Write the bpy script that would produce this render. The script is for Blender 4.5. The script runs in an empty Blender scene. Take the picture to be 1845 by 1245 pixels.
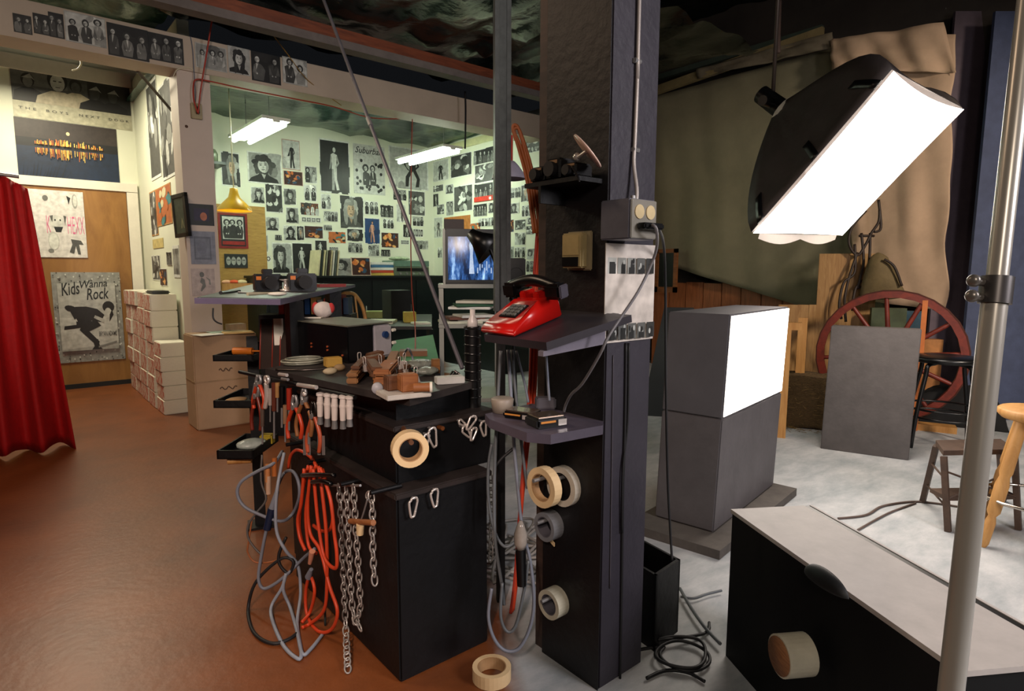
import bpy, bmesh, math, random
from mathutils import Vector as V, Matrix, noise
random.seed(7)
S = bpy.context.scene
COL = S.collection
R = math.radians
# ------------------------------------------------------------------ camera
F, CX, CY = 1100., 922.5, 622.5
T, A, RO, H = R(6.835), R(50.05), R(.164), 1.25
_c, _s, _ca, _sa = math.cos(T), math.sin(T), math.cos(A), math.sin(A)
FW = V((_ca * _c, _sa * _c, -_s)); _U = V((_ca * _s, _sa * _s, _c)); _R = V((_sa, -_ca, 0))
RT = _R * math.cos(RO) + _U * math.sin(RO); UP = -_R * math.sin(RO) + _U * math.cos(RO)
EYE = V((0, 0, H))
cam = bpy.data.cameras.new('camera'); co = bpy.data.objects.new('camera', cam); COL.objects.link(co)
cam.sensor_fit = 'HORIZONTAL'; cam.sensor_width = 36.; cam.lens = 36. * F / 1845.
cam.clip_start = .02; cam.clip_end = 100
m = Matrix.Identity(4)
for i in range(3): m[i][0], m[i][1], m[i][2] = RT[i], UP[i], -FW[i]
m.translation = EYE; co.matrix_world = m
S.camera = co
S.view_settings.view_transform = 'Standard'; S.view_settings.look = 'None'
S.view_settings.gamma = 1; S.view_settings.use_curve_mapping = False

def ray(px, py): return FW + RT * ((px - CX) / F) + UP * ((CY - py) / F)
def at(px, py, z=None, x=None, y=None, d=None, pl=None):
    """photo pixel + one known coordinate -> point in the room"""
    r = ray(px, py)
    if z is not None: t = (z - H) / r.z
    elif x is not None: t = x / r.x
    elif y is not None: t = y / r.y
    elif pl is not None: t = (pl[0] - EYE).dot(pl[1]) / r.dot(pl[1])
    else: t = d
    return EYE + r * t
# ------------------------------------------------------------------ materials
def lin(h):
    if isinstance(h, (tuple, list)): return tuple(h)
    h = h.lstrip('#'); o = []
    for i in (0, 2, 4):
        c = int(h[i:i + 2], 16) / 255; o.append(c / 12.92 if c <= .04045 else ((c + .055) / 1.055) ** 2.4)
    return tuple(o)
MATS = {}
def M(name, hexc='#808080', rough=.6, metal=0, var=.18, scale=9., bump=.0, bscale=None, emit=0, ecol=None, stretch=(1, 1, 1), spec=.5, alpha=1, trans=0):
    if name in MATS: return MATS[name]
    mt = bpy.data.materials.new(name); mt.use_nodes = True; nt = mt.node_tree; n = nt.nodes; L = nt.links
    b = n['Principled BSDF']; c = lin(hexc)
    b.inputs['Roughness'].default_value = rough; b.inputs['Metallic'].default_value = metal
    b.inputs['Specular IOR Level'].default_value = spec
    b.inputs['Transmission Weight'].default_value = trans
    tc = n.new('ShaderNodeTexCoord'); mp = n.new('ShaderNodeMapping'); mp.inputs['Scale'].default_value = stretch
    L.new(tc.outputs['Object'], mp.inputs['Vector'])
    nz = n.new('ShaderNodeTexNoise'); nz.inputs['Scale'].default_value = scale; nz.inputs['Detail'].default_value = 6; nz.inputs['Roughness'].default_value = .65
    L.new(mp.outputs['Vector'], nz.inputs['Vector'])
    rp = n.new('ShaderNodeValToRGB'); rp.color_ramp.elements[0].position = .3; rp.color_ramp.elements[1].position = .72
    rp.color_ramp.elements[0].color = tuple(q * (1 - var) for q in c) + (1,)
    rp.color_ramp.elements[1].color = tuple(min(1, q * (1 + var)) for q in c) + (1,)
    L.new(nz.outputs['Fac'], rp.inputs['Fac']); L.new(rp.outputs['Color'], b.inputs['Base Color'])
    if bump:
        bp = n.new('ShaderNodeBump'); bp.inputs['Strength'].default_value = bump; bp.inputs['Distance'].default_value = .01
        n2 = n.new('ShaderNodeTexNoise'); n2.inputs['Scale'].default_value = bscale or scale * 4; n2.inputs['Detail'].default_value = 4
        L.new(mp.outputs['Vector'], n2.inputs['Vector']); L.new(n2.outputs['Fac'], bp.inputs['Height']); L.new(bp.outputs['Normal'], b.inputs['Normal'])
    if emit:
        b.inputs['Emission Color'].default_value = lin(ecol or hexc) + (1,); b.inputs['Emission Strength'].default_value = emit
    MATS[name] = mt; return mt
def wood(name, a, b_, rough=.55, scale=3., stretch=(1, 1, 9)):
    if name in MATS: return MATS[name]
    mt = M(name, a, rough); nt = mt.node_tree; n = nt.nodes; L = nt.links
    n['Mapping'].inputs['Scale'].default_value = stretch
    rp = n['Color Ramp']; rp.color_ramp.elements[0].color = lin(b_) + (1,); rp.color_ramp.elements[1].color = lin(a) + (1,)
    n['Noise Texture'].inputs['Scale'].default_value = scale; n['Noise Texture'].inputs['Distortion'].default_value = 1.2
    return mt
def print_mat():
    mt = bpy.data.materials.new('printed_paper'); mt.use_nodes = True; nt = mt.node_tree; n = nt.nodes; L = nt.links
    b = n['Principled BSDF']; b.inputs['Roughness'].default_value = .5
    at_ = n.new('ShaderNodeAttribute'); at_.attribute_name = 'Col'
    nz = n.new('ShaderNodeTexNoise'); nz.inputs['Scale'].default_value = 22; nz.inputs['Detail'].default_value = 7
    tc = n.new('ShaderNodeTexCoord'); L.new(tc.outputs['Object'], nz.inputs['Vector'])
    mr = n.new('ShaderNodeMapRange'); mr.inputs['From Min'].default_value = .25; mr.inputs['From Max'].default_value = .75
    mr.inputs['To Min'].default_value = .3; mr.inputs['To Max'].default_value = 1.35
    L.new(nz.outputs['Fac'], mr.inputs['Value'])
    mx = n.new('ShaderNodeMix'); mx.data_type = 'RGBA'; mx.blend_type = 'MULTIPLY'; mx.inputs['Factor'].default_value = .5
    L.new(at_.outputs['Color'], mx.inputs['A']); L.new(mr.outputs['Result'], mx.inputs['B']); L.new(mx.outputs['Result'], b.inputs['Base Color'])
    return mt
PRINT = print_mat()
# ------------------------------------------------------------------ objects
WM = {}
def tag(o, label=None, cat=None, group=None, kind=None):
    if label: o['label'] = label
    if cat: o['category'] = cat
    if group: o['group'] = group
    if kind: o['kind'] = kind
    return o
def thing(name, label, cat, loc=(0, 0, 0), group=None):
    o = bpy.data.objects.new(name, None); o.empty_display_size = .1; COL.objects.link(o); o.location = loc
    WM[o.name] = V(loc); return tag(o, label, cat, group)
class MB:
    def __init__(s): s.v = []; s.f = []; s.mi = []; s.c = []; s.sm = []; s.hascol = False
    def add(s, vs, fs, mi=0, col=None, smooth=False):
        k = len(s.v); s.v += [V(q) for q in vs]
        for f in fs: s.f.append([i + k for i in f]); s.mi.append(mi); s.c.append(col or (1, 1, 1)); s.sm.append(smooth)
        if col: s.hascol = True
        return s
    def box(s, a, b, mi=0, fr=None, col=None, bev=0):
        (x0, y0, z0), (x1, y1, z1) = [min(p, q) for p, q in zip(a, b)], [max(p, q) for p, q in zip(a, b)]
        return s.hexa([(x0, y0, z0), (x1, y0, z0), (x1, y1, z0), (x0, y1, z0), (x0, y0, z1), (x1, y0, z1), (x1, y1, z1), (x0, y1, z1)], mi, fr, col, bev)
    def hexa(s, p, mi=0, fr=None, col=None, bev=0):
        if fr: p = [fr @ V(q) for q in p]
        fs = [(0, 3, 2, 1), (4, 5, 6, 7), (0, 1, 5, 4), (1, 2, 6, 5), (2, 3, 7, 6), (3, 0, 4, 7)]
        if bev:
            bm = bmesh.new(); vs = [bm.verts.new(V(q)) for q in p]
            for f in fs: bm.faces.new([vs[i] for i in f])
            bmesh.ops.bevel(bm, geom=bm.edges[:], offset=bev, segments=2, affect='EDGES')
            bm.verts.index_update(); s.add([v.co.copy() for v in bm.verts], [[v.index for v in f.verts] for f in bm.faces], mi, col); bm.free(); return s
        return s.add(p, fs, mi, col)
    def prism(s, pts, th, mi=0, fr=None, col=None):
        """2-D outline (x,y) extruded 0..th along z, then moved by fr"""
        n = len(pts); vs = [V((x, y, 0)) for x, y in pts] + [V((x, y, th)) for x, y in pts]
        if fr: vs = [fr @ q for q in vs]
        return s.add(vs, [list(range(n))[::-1], list(range(n, 2 * n))] + [(i, (i + 1) % n, n + (i + 1) % n, n + i) for i in range(n)], mi, col)
    def cyl(s, a, b, r, r2=None, n=12, mi=0, col=None, cap=True, smooth=True):
        a, b = V(a), V(b); d = (b - a).normalized(); u = d.orthogonal().normalized(); w = d.cross(u); r2 = r if r2 is None else r2
        vs = [a + (u * math.cos(t) + w * math.sin(t)) * r for t in [i * 2 * math.pi / n for i in range(n)]] + \
             [b + (u * math.cos(t) + w * math.sin(t)) * r2 for t in [i * 2 * math.pi / n for i in range(n)]]
        s.add(vs, [(i, (i + 1) % n, n + (i + 1) % n, n + i) for i in range(n)], mi, col, smooth)
        if cap: s.add(vs, [list(range(n))[::-1], list(range(n, 2 * n))], mi, col)
        return s
    def lathe(s, prof, o=(0, 0, 0), ax=(0, 0, 1), n=20, mi=0, col=None, closed=False, smooth=True):
        o, ax = V(o), V(ax).normalized(); u = ax.orthogonal().normalized(); w = ax.cross(u); vs = []; k = len(prof)
        for i in range(n):
            t = i * 2 * math.pi / n; q = u * math.cos(t) + w * math.sin(t)
            vs += [o + q * r + ax * h for r, h in prof]
        fs = []
        for i in range(n):
            j = (i + 1) % n
            for a in range(k if closed else k - 1):
                b = (a + 1) % k; fs.append((i * k + a, j * k + a, j * k + b, i * k + b))
        return s.add(vs, fs, mi, col, smooth)
    def ball(s, c, r, n=10, mi=0, col=None, sc=(1, 1, 1)):
        bm = bmesh.new(); bmesh.ops.create_uvsphere(bm, u_segments=n + 2, v_segments=n, radius=r); bm.verts.index_update()
        s.add([V((v.co.x * sc[0], v.co.y * sc[1], v.co.z * sc[2])) + V(c) for v in bm.verts], [[v.index for v in f.verts] for f in bm.faces], mi, col, True); bm.free(); return s
    def tube(s, pts, r, n=6, mi=0, col=None, closed=False, sub=6, spline=True):
        P = [V(p) for p in pts]
        if spline and len(P) > 2: P = cr(P, sub, closed)
        k = len(P); vs = []; u = None
        for i in range(k):
            t = (P[(i + 1) % k] - P[i - 1]) if closed else (P[min(i + 1, k - 1)] - P[max(i - 1, 0)])
            if t.length < 1e-9: t = V((0, 0, 1))
            t.normalize()
            u = t.orthogonal().normalized() if u is None else (u - t * u.dot(t))
            if u.length < 1e-6: u = t.orthogonal()
            u.normalize(); w = t.cross(u); rr = r[i * (len(r) - 1) // max(1, k - 1)] if isinstance(r, list) else r
            vs += [P[i] + (u * math.cos(q) + w * math.sin(q)) * rr for q in [j * 2 * math.pi / n for j in range(n)]]
        fs = []
        for i in range(k if closed else k - 1):
            a, b = i * n, ((i + 1) % k) * n
            fs += [(a + j, a + (j + 1) % n, b + (j + 1) % n, b + j) for j in range(n)]
        if not closed: fs += [list(range(n))[::-1], list(range((k - 1) * n, k * n))]
        return s.add(vs, fs, mi, col, True)
    def build(s, name, mats, parent=None, label=None, cat=None, group=None, kind=None, bevel=0):
        me = bpy.data.meshes.new(name); off = V((0, 0, 0))
        if parent is not None: off = WM[parent.name]
        else:
            lo = [min(v[i] for v in s.v) for i in range(3)]; hi = [max(v[i] for v in s.v) for i in range(3)]
            off = V(((lo[0] + hi[0]) / 2, (lo[1] + hi[1]) / 2, lo[2]))
        me.from_pydata([v - off for v in s.v], [], s.f); me.update()
        for q in (mats if isinstance(mats, (list, tuple)) else [mats]): me.materials.append(q)
        for p, i, sm in zip(me.polygons, s.mi, s.sm): p.material_index = i; p.use_smooth = sm
        if s.hascol:
            ca = me.color_attributes.new('Col', 'FLOAT_COLOR', 'CORNER')
            for p, c in zip(me.polygons, s.c):
                for li in p.loop_indices: ca.data[li].color = (c[0], c[1], c[2], 1)
        o = bpy.data.objects.new(name, me); COL.objects.link(o)
        if parent is not None: o.parent = parent; WM[o.name] = off
        else: o.location = off; WM[o.name] = off
        if bevel:
            bv = o.modifiers.new('bevel', 'BEVEL'); bv.width = bevel; bv.segments = 2; bv.limit_method = 'ANGLE'
        return tag(o, label, cat, group, kind)
def cr(P, sub=6, closed=False):
    o = []; k = len(P)
    for i in range(k if closed else k - 1):
        a, b, c, d = (P[(i - 1) % k], P[i], P[(i + 1) % k], P[(i + 2) % k]) if closed else (P[max(i - 1, 0)], P[i], P[i + 1], P[min(i + 2, k - 1)])
        for j in range(sub):
            t = j / sub
            o.append(.5 * (2 * b + (c - a) * t + (2 * a - 5 * b + 4 * c - d) * t * t + (3 * b - 3 * c + d - a) * t ** 3))
    if not closed: o.append(P[-1])
    return o
def frame(o, x, y=None, z=None):
    """matrix with origin o, x axis along x and the z axis near z"""
    x = V(x).normalized(); z = V(z or (0, 0, 1)); y = z.cross(x).normalized(); z = x.cross(y)
    m = Matrix.Identity(4)
    for i in range(3): m[i][0], m[i][1], m[i][2], m[i][3] = x[i], y[i], z[i], o[i]
    return m
def rz(a, o=(0, 0, 0)): return Matrix.Translation(V(o)) @ Matrix.Rotation(a, 4, 'Z')
def dup(root, delta, rot=0, label=None, group=None):
    """a copy of a thing with copies of its parts and sub-parts"""
    def cp(o, par):
        c = o.copy(); COL.objects.link(c)
        if par is not None: c.parent = par
        for ch in [q for q in bpy.data.objects if q.parent == o and q != c]: cp(ch, c)
        return c
    r = cp(root, None); r.location = V(root.location) + V(delta); r.rotation_euler = (0, 0, rot); WM[r.name] = V(r.location)
    if label: r['label'] = label
    if group: r['group'] = group
    return r
_tx = {}
def text_geo(t, shear=0., bold=0., space=1.):
    k = (t, shear, bold, space)
    if k not in _tx:
        cu = bpy.data.curves.new('lettering', 'FONT'); cu.body = t; cu.size = 1; cu.shear = shear; cu.offset = bold; cu.resolution_u = 2; cu.space_character = space
        ob = bpy.data.objects.new('lettering', cu); COL.objects.link(ob)
        dg = bpy.context.evaluated_depsgraph_get(); dg.update(); me = bpy.data.meshes.new_from_object(ob.evaluated_get(dg))
        vs = [(v.co.x, v.co.y) for v in me.vertices]; fs = [list(p.vertices) for p in me.polygons]
        bpy.data.objects.remove(ob); bpy.data.curves.remove(cu); bpy.data.meshes.remove(me)
        _tx[k] = (vs, fs)
    return _tx[k]
def put_text(mb, t, fr, x, y, w, h, zoff, col=None, mi=0, shear=0, bold=0, rot=0, space=1.):
    """lettering fitted into the box x,y,w,h of the plane fr"""
    vs, fs = text_geo(t, shear, bold, space)
    if not vs: return
    x0, x1 = min(q[0] for q in vs), max(q[0] for q in vs); y0, y1 = min(q[1] for q in vs), max(q[1] for q in vs)
    sx, sy = w / max(1e-6, x1 - x0), h / max(1e-6, y1 - y0); c_, s_ = math.cos(rot), math.sin(rot); o = []
    for a, b in vs:
        a, b = (a - x0) * sx, (b - y0) * sy; o.append(fr @ V((x + a * c_ - b * s_, y + a * s_ + b * c_, zoff)))
    mb.add(o, fs, mi, col)
# ---- shared materials
BLACK = M('black_paint', '#07080b', .5, var=.3, bump=.15, spec=.35); BLK2 = M('black_plastic', '#08080a', .33, var=.2)
RUB = M('black_rubber', '#101013', .6); CHROME = M('chrome', '#d8d0ca', .22, .55, var=.08); STEEL = M('steel', '#8d8c8c', .35, .5, var=.15)
WHITE = M('white_paint', '#d9d5c8', .55, var=.06, bump=.05); PAPER = M('paper', '#dcd8cc', .7, var=.05)
ORANGE = M('orange_rubber', '#c8401c', .5, var=.15); GREYC = M('grey_rubber', '#6f7480', .5, var=.12); REDC = M('red_cord', '#a3301e', .55)
PINE = wood('pine', '#b58e58', '#8a6234', stretch=(9, 9, 1)); OAK = wood('light_wood', '#c69658', '#a8743a', stretch=(8, 8, 1))
TAN = M('masking_tape', '#d9bd90', .6, var=.1); CARD = M('tape_core', '#a7845c', .7); RED = M('red_plastic', '#b0120c', .28, var=.08)
GREYP = M('grey_plastic', '#5c5a62', .4)
# ================================================================== SETTING
YB, XR, YC, XP = 7.97, 5.125, 5.5, 1.27          # office back wall, office right wall, beam front, corridor partition
def floor_mat():
    mt = M('floor_paint', '#74401f', .42, var=.3, scale=2.2, bump=.12, bscale=30); nt = mt.node_tree; n = nt.nodes; L = nt.links
    b = n['Principled BSDF']; g = n.new('ShaderNodeNewGeometry'); sp = n.new('ShaderNodeSeparateXYZ'); L.new(g.outputs['Position'], sp.inputs[0])
    L.new(g.outputs['Position'], n['Noise Texture'].inputs['Vector'])
    def math_(op, a, b_):
        k = n.new('ShaderNodeMath'); k.operation = op
        for i, q in enumerate((a, b_)):
            if isinstance(q, (int, float)): k.inputs[i].default_value = q
            else: L.new(q, k.inputs[i])
        return k.outputs[0]
    nz = n.new('ShaderNodeTexNoise'); nz.inputs['Scale'].default_value = 3; nz.inputs['Detail'].default_value = 6; L.new(g.outputs['Position'], nz.inputs['Vector'])
    e = math_('SUBTRACT', sp.outputs['X'], math_('MULTIPLY', sp.outputs['Y'], .62))
    e = math_('ADD', e, math_('MULTIPLY', nz.outputs['Fac'], .35))
    e = math_('MULTIPLY', math_('SUBTRACT', e, .46), 9.); e.node.use_clamp = True
    n3 = n.new('ShaderNodeTexNoise'); n3.inputs['Scale'].default_value = 2.6; n3.inputs['Detail'].default_value = 9; n3.inputs['Roughness'].default_value = .7
    n3.inputs['Distortion'].default_value = .15
    mp = n.new('ShaderNodeMapping'); mp.inputs['Scale'].default_value = (1, 2.2, 1); mp.inputs['Rotation'].default_value = (0, 0, .5)
    L.new(g.outputs['Position'], mp.inputs['Vector']); L.new(mp.outputs['Vector'], n3.inputs['Vector'])
    r3 = n.new('ShaderNodeValToRGB'); r3.color_ramp.elements[0].position = .33; r3.color_ramp.elements[1].position = .66
    r3.color_ramp.elements[0].color = lin('#959b9e') + (1,); r3.color_ramp.elements[1].color = lin('#c4c4c4') + (1,); L.new(n3.outputs['Fac'], r3.inputs['Fac'])
    mx = n.new('ShaderNodeMix'); mx.data_type = 'RGBA'; L.new(e, mx.inputs['Factor'])
    L.new(n['Color Ramp'].outputs['Color'], mx.inputs['A']); L.new(r3.outputs['Color'], mx.inputs['B']); L.new(mx.outputs['Result'], b.inputs['Base Color'])
    mr = n.new('ShaderNodeMix'); mr.data_type = 'FLOAT'; L.new(e, mr.inputs['Factor']); mr.inputs[2].default_value = .4; mr.inputs[3].default_value = .75
    L.new(mr.outputs[0], b.inputs['Roughness'])
    return mt
def struct(name, mb, mt, **k): return mb.build(name, mt, kind='structure', **k)
struct('floor', MB().box((-2.5, -2.5, -.1), (9, 9, 0)), floor_mat())
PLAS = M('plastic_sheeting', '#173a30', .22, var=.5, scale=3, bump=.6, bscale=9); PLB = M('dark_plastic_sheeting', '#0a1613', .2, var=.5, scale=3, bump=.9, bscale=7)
def sheet(x0, x1, y0, y1, z, amp, n, sc):
    mb = MB(); nx = int((x1 - x0) * n); ny = int((y1 - y0) * n); vs = []
    for j in range(ny + 1):
        for i in range(nx + 1):
            x = x0 + (x1 - x0) * i / nx; y = y0 + (y1 - y0) * j / ny
            q = noise.noise(V((x * sc, y * sc * .5, z))) + .5 * noise.noise(V((x * sc * 2.3 + y, y * sc * 1.5, 3)))
            q = 1 - abs(q) * 2.2; vs.append((x, y, z - amp * q))
    return mb.add(vs, [(j * (nx + 1) + i, (j + 1) * (nx + 1) + i, (j + 1) * (nx + 1) + i + 1, j * (nx + 1) + i + 1) for j in range(ny) for i in range(nx)], 0, None, True)
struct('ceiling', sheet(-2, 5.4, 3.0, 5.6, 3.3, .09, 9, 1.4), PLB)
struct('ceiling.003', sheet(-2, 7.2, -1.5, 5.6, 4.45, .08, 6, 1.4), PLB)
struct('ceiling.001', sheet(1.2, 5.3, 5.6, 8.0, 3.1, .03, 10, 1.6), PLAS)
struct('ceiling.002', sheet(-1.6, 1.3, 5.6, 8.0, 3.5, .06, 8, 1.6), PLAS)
WALLP = M('office_wall_paint', '#d5d8c4', .65, var=.05, scale=2); WSTU = M('studio_wall', '#3a332d', .8, var=.3, scale=2)
struct('wall_back', MB().box((-1.6, YB, 0), (5.3, YB + .12, 3.6)), WALLP)
struct('wall_right', MB().box((XR, 5.56, 0), (XR + .12, YB, 3.2)), WALLP)
struct('wall_corridor', MB().box((XP, 5.79, 0), (XP + .09, YB, 3.3)), WALLP)
struct('wall_studio', MB().box((7.1, -1.6, 0), (7.22, 5.6, 4.5)), WSTU)
struct('wall_partition', MB().box((XR + .125, 5.5, 0), (7.1, 5.6, 4.5)), WSTU)
struct('trim_1', MB().box((-1.5, YC, 2.82), (5.2, YC + .28, 3.08)), M('beam_paint', '#b9aa98', .6, var=.08, scale=3, bump=.1))       # the long beam over the office opening
struct('trim_2', MB().box((1.19, YC + .02, 0), (1.43, YC + .28, 2.82)), M('column_paint', '#c4b6aa', .6, var=.06, scale=3, bump=.1))     # its column
struct('trim_3', MB().box((-1.5, YB - .03, 3.22), (1.26, YB, 3.36)), WHITE)
struct('trim_4', MB().box((XR - .035, 5.6, 2.97), (XR, YB, 3.06)), M('rail_paint', '#c9c898', .5))
struct('trim_5', MB().box((.3, 4.8, 3.08), (5.3, 4.86, 3.17)).box((.3, 4.78, 3.02), (5.3, 4.9, 3.08), 1), [wood('red_timber', '#8a4a2c', '#5a2c1c', stretch=(1, 9, 9)), M('grey_timber', '#6a625e', .7)])
PLY = wood('plywood', '#a0743c', '#7d5527', .45, 1.6, (3, 3, .7))
struct('door_1', MB().box((-1.4, YB - .035, .03), (1.14, YB, 2.11)), PLY)
struct('baseboard_back', MB().box((-1.4, YB - .05, 0), (1.14, YB, .05)), M('dark_rubber_base', '#141a1a', .5))
for nm, a, b in (('trim_6', (-1.4, YB - .05, 2.11), (1.25, YB, 2.2)), ('trim_7', (1.145, YB - .05, 0), (1.25, YB, 2.105)), ):
    struct(nm, MB().box(a, b), WHITE)
struct('trim_8', MB().box((1.95, YB - .03, .3), (2.62, YB, 2.05)), wood('cork_board', '#b08a48', '#8c6a34', .7, 6))

# ================================================================== PRINTS ON THE WALLS
def G(v): v = max(.0, min(1, v)); return (v * .97, v, v * .93)
def shade(c, k, o=0.): return tuple(min(1, q * k + o) for q in c)
INK = (.012, .016, .016)
class Print:
    """a sheet with a printed picture: shapes are in 0..1 of the sheet, drawn in layers"""
    def __init__(s, fr, w, h, paper, th=.004):
        s.fr, s.w, s.h, s.mb, s.n, s.th = fr, w, h, MB(), 0, th
        s.mb.box((0, 0, 0), (w, h, th), 0, fr, paper)
    def z(s): s.n += 1; return s.th + .0002 * s.n
    def poly(s, pts, c):
        z = s.z(); s.mb.add([s.fr @ V((min(1, max(0, x)) * s.w, min(1, max(0, y)) * s.h, z)) for x, y in pts], [list(range(len(pts)))], 0, c)
    def rect(s, a, b, c, d, col): s.poly([(a, b), (c, b), (c, d), (a, d)], col)
    def oval(s, x, y, rx, ry, c, n=14, rot=0):
        s.poly([(x + math.cos(t) * rx * math.cos(rot) - math.sin(t) * ry * math.sin(rot), y + math.cos(t) * rx * math.sin(rot) + math.sin(t) * ry * math.cos(rot)) for t in [i * 2 * math.pi / n for i in range(n)]], c)
    def text(s, t, x, y, w, h, c, **k): put_text(s.mb, t, s.fr, x * s.w, y * s.h, w * s.w, h * s.h, s.z(), c, **k)
    def person(s, x, y0, y1, rnd, wide=.1, dark=None, skin=None, asp=None):
        a = asp if asp else s.h / s.w; T_ = y1 - y0; hh = T_ * rnd.uniform(.22, .3); d = dark or G(rnd.choice([.008, .012, .02, .05, .3, .45])); sk = skin or G(rnd.uniform(.3, .65)); j = lambda k: rnd.uniform(-k, k)
        rx = hh * a * .42; sh = y1 - hh * 1.12; t = j(.25) * wide
        s.poly([(x - wide * .9, y0), (x - wide * (1.1 + j(.25)), y0 + T_ * (.35 + j(.1))), (x - wide * (.95 + j(.15)), sh - T_ * .07), (x - wide * .5, sh), (x + t, sh + hh * .1), (x + wide * .5, sh + j(.02)), (x + wide * (.95 + j(.15)), sh - T_ * .08), (x + wide * (1.1 + j(.25)), y0 + T_ * (.35 + j(.1))), (x + wide * .9, y0)], d)
        s.poly([(x - wide * .22 + t, sh + .01), (x + t + wide * .22, sh + .01), (x + t + j(.3) * wide, sh - T_ * rnd.uniform(.15, .4))], G(rnd.choice([.02, .5, .65])))
        for sg in (-1, 1):
            if rnd.random() < .7: s.poly([(x + sg * wide * .8, sh - T_ * .1), (x + sg * wide * (1 + j(.2)), y0 + T_ * .3), (x + sg * wide * .3, y0 + T_ * (.22 + j(.1))), (x + sg * wide * .3, y0 + T_ * .3)], shade(d, rnd.choice([.4, 1.8]), .01)); s.oval(x + sg * wide * .3, y0 + T_ * .26, rx * .3, hh * .14, sk, 7)
        s.oval(x + t, y1 - hh * .45, rx * rnd.uniform(1.1, 1.6), hh * rnd.uniform(.58, .78), G(rnd.uniform(.006, .04)), 11); s.oval(x + t, y1 - hh * .56, rx * .8, hh * .46, sk, 10)
        s.poly([(x + t - rx * .8, y1 - hh * .5), (x + t - rx * .1, y1 - hh * .5), (x + t - rx * .2, y1 - hh), (x + t - rx * .6, y1 - hh * .85)], tuple(q * .45 for q in sk)); s.rect(x + t - rx * .55, y1 - hh * .55, x + t + rx * .55, y1 - hh * .46, tuple(q * .3 for q in sk))
    def draw(s, st, rnd):
        a = s.h / s.w
        if st == 'portrait' or st == 'portraitdark' or st == 'portraitcol':
            bg = {'portrait': G(rnd.uniform(.22, .55)), 'portraitdark': G(.015), 'portraitcol': lin('#6fa3b5')}[st]
            sk = G(rnd.uniform(.4, .7)) if st != 'portraitcol' else lin('#c07a50'); ha = G(rnd.uniform(.012, .05))
            if st == 'portraitdark': ha = G(.2); sk = lin('#b99d80')
            s.rect(.04, .04, .96, .96, bg); x = rnd.uniform(.4, .6); j = lambda k: rnd.uniform(-k, k); tl = j(.22); hl = rnd.uniform(.1, .26)
            for i in range(5): s.oval(rnd.random(), rnd.random(), .25, .2, shade(bg, rnd.uniform(.6, 1.35)), 9, j(2))
            s.poly([(x - .44, .04), (x - .4 + j(.05), .17), (x - .16, .27), (x - .08, .36), (x + .1, .36), (x + .17, .27), (x + .4 + j(.05), .16), (x + .45, .04)], G(rnd.choice([.01, .02, .06, .4])))
            s.poly([(x - .09, .38), (x + .1, .38), (x + .02, .14)], tuple(q * .7 for q in sk))
            for i in range(9): s.oval(x + .2 * math.cos(i * .7) * (1 + j(.2)), .62 + .2 * math.sin(i * .7) * (1 + j(.15)), .13 + j(.03), .13 + j(.04), shade(ha, rnd.uniform(.6, 2.2)), 8)
            for sg in (-1, 1): s.oval(x + sg * (.19 + j(.03)), .55 - hl, .07 + j(.02), hl + .06, shade(ha, rnd.uniform(.6, 2)), 9, j(.15))
            s.oval(x, .56, .155, .215, sk, 16, tl); s.oval(x + .06, .55, .085, .17, tuple(q * .55 for q in sk), 12, tl); s.oval(x - .02, .55, .1, .17, sk, 12, tl)
            s.oval(x, .76, .15, .06, ha, 10, tl)
            for q in (-.065, .065): s.oval(x + q - tl * .06, .595 + q * tl, .034, .018, tuple(k * .12 for k in sk), 8); s.poly([(x + q - .045, .635 + q * tl), (x + q + .04, .64 + q * tl), (x + q + .04, .65 + q * tl), (x + q - .04, .648 + q * tl)], INK)
            s.poly([(x - .005, .59), (x + .03, .5), (x - .02, .505)], tuple(k * .6 for k in sk)); s.oval(x, .445, .055, .02, tuple(k * .3 for k in sk), 8, tl)
        elif st in ('band', 'banddark', 'bandlight', 'bandcol'):
            bg = G({'band': rnd.uniform(.2, .45), 'banddark': .012, 'bandlight': .6, 'bandcol': .05}[st])
            s.rect(.03, .04, .97, .96, bg if st != 'bandcol' else lin('#6a3a22'))
            for i in range(6): s.oval(rnd.random(), rnd.uniform(.2, 1), rnd.uniform(.1, .3), rnd.uniform(.08, .2), shade(bg, rnd.uniform(.4, 1.7), .004), 8, rnd.uniform(0, 3))
            k = max(2, min(5, int(2.8 / a))); 
            for i in range(k):
                x = (i + .5) / k + rnd.uniform(-.03, .03)
                s.person(x, .04, rnd.uniform(.7, .92), rnd, .36 / k, dark=(G(rnd.uniform(.05, .18)) if st == 'banddark' else None), skin=(lin('#a8714a') if st == 'bandcol' else None))
        elif st in ('figure', 'figuredark', 'figureblue'):
            bg = {'figure': G(rnd.uniform(.3, .6)), 'figuredark': G(.012), 'figureblue': lin('#123a6a')}[st]; c = G(.02) if st == 'figure' else (G(.55) if st == 'figuredark' else lin('#c4907a'))
            s.rect(.03, .03, .97, .97, bg); x = rnd.uniform(.4, .6); j = lambda k: rnd.uniform(-k, k); c2 = tuple(q * .55 + .004 for q in c)
            for i in range(9): s.oval(rnd.random(), rnd.random() * .5, .18, .1, shade(bg, rnd.uniform(.5, 1.5)), 8, j(2))
            k = j(.08); w_ = .13
            s.poly([(x - .07, .47), (x + .03, .49), (x - .03 + k, .28), (x - .05 + k, .06), (x - .13 + k, .06), (x - .12 + k, .3)], c2)
            s.poly([(x - .02, .49), (x + .09, .47), (x + .13 - k, .27), (x + .16, .07), (x + .07, .06), (x + .05 - k, .26)], c)
            s.poly([(x - w_ * .8, .72), (x - .02, .755), (x + w_ * .85, .72), (x + w_ * .6, .58), (x + .09, .45), (x - .08, .45), (x - w_ * .6, .6)], c)
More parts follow.
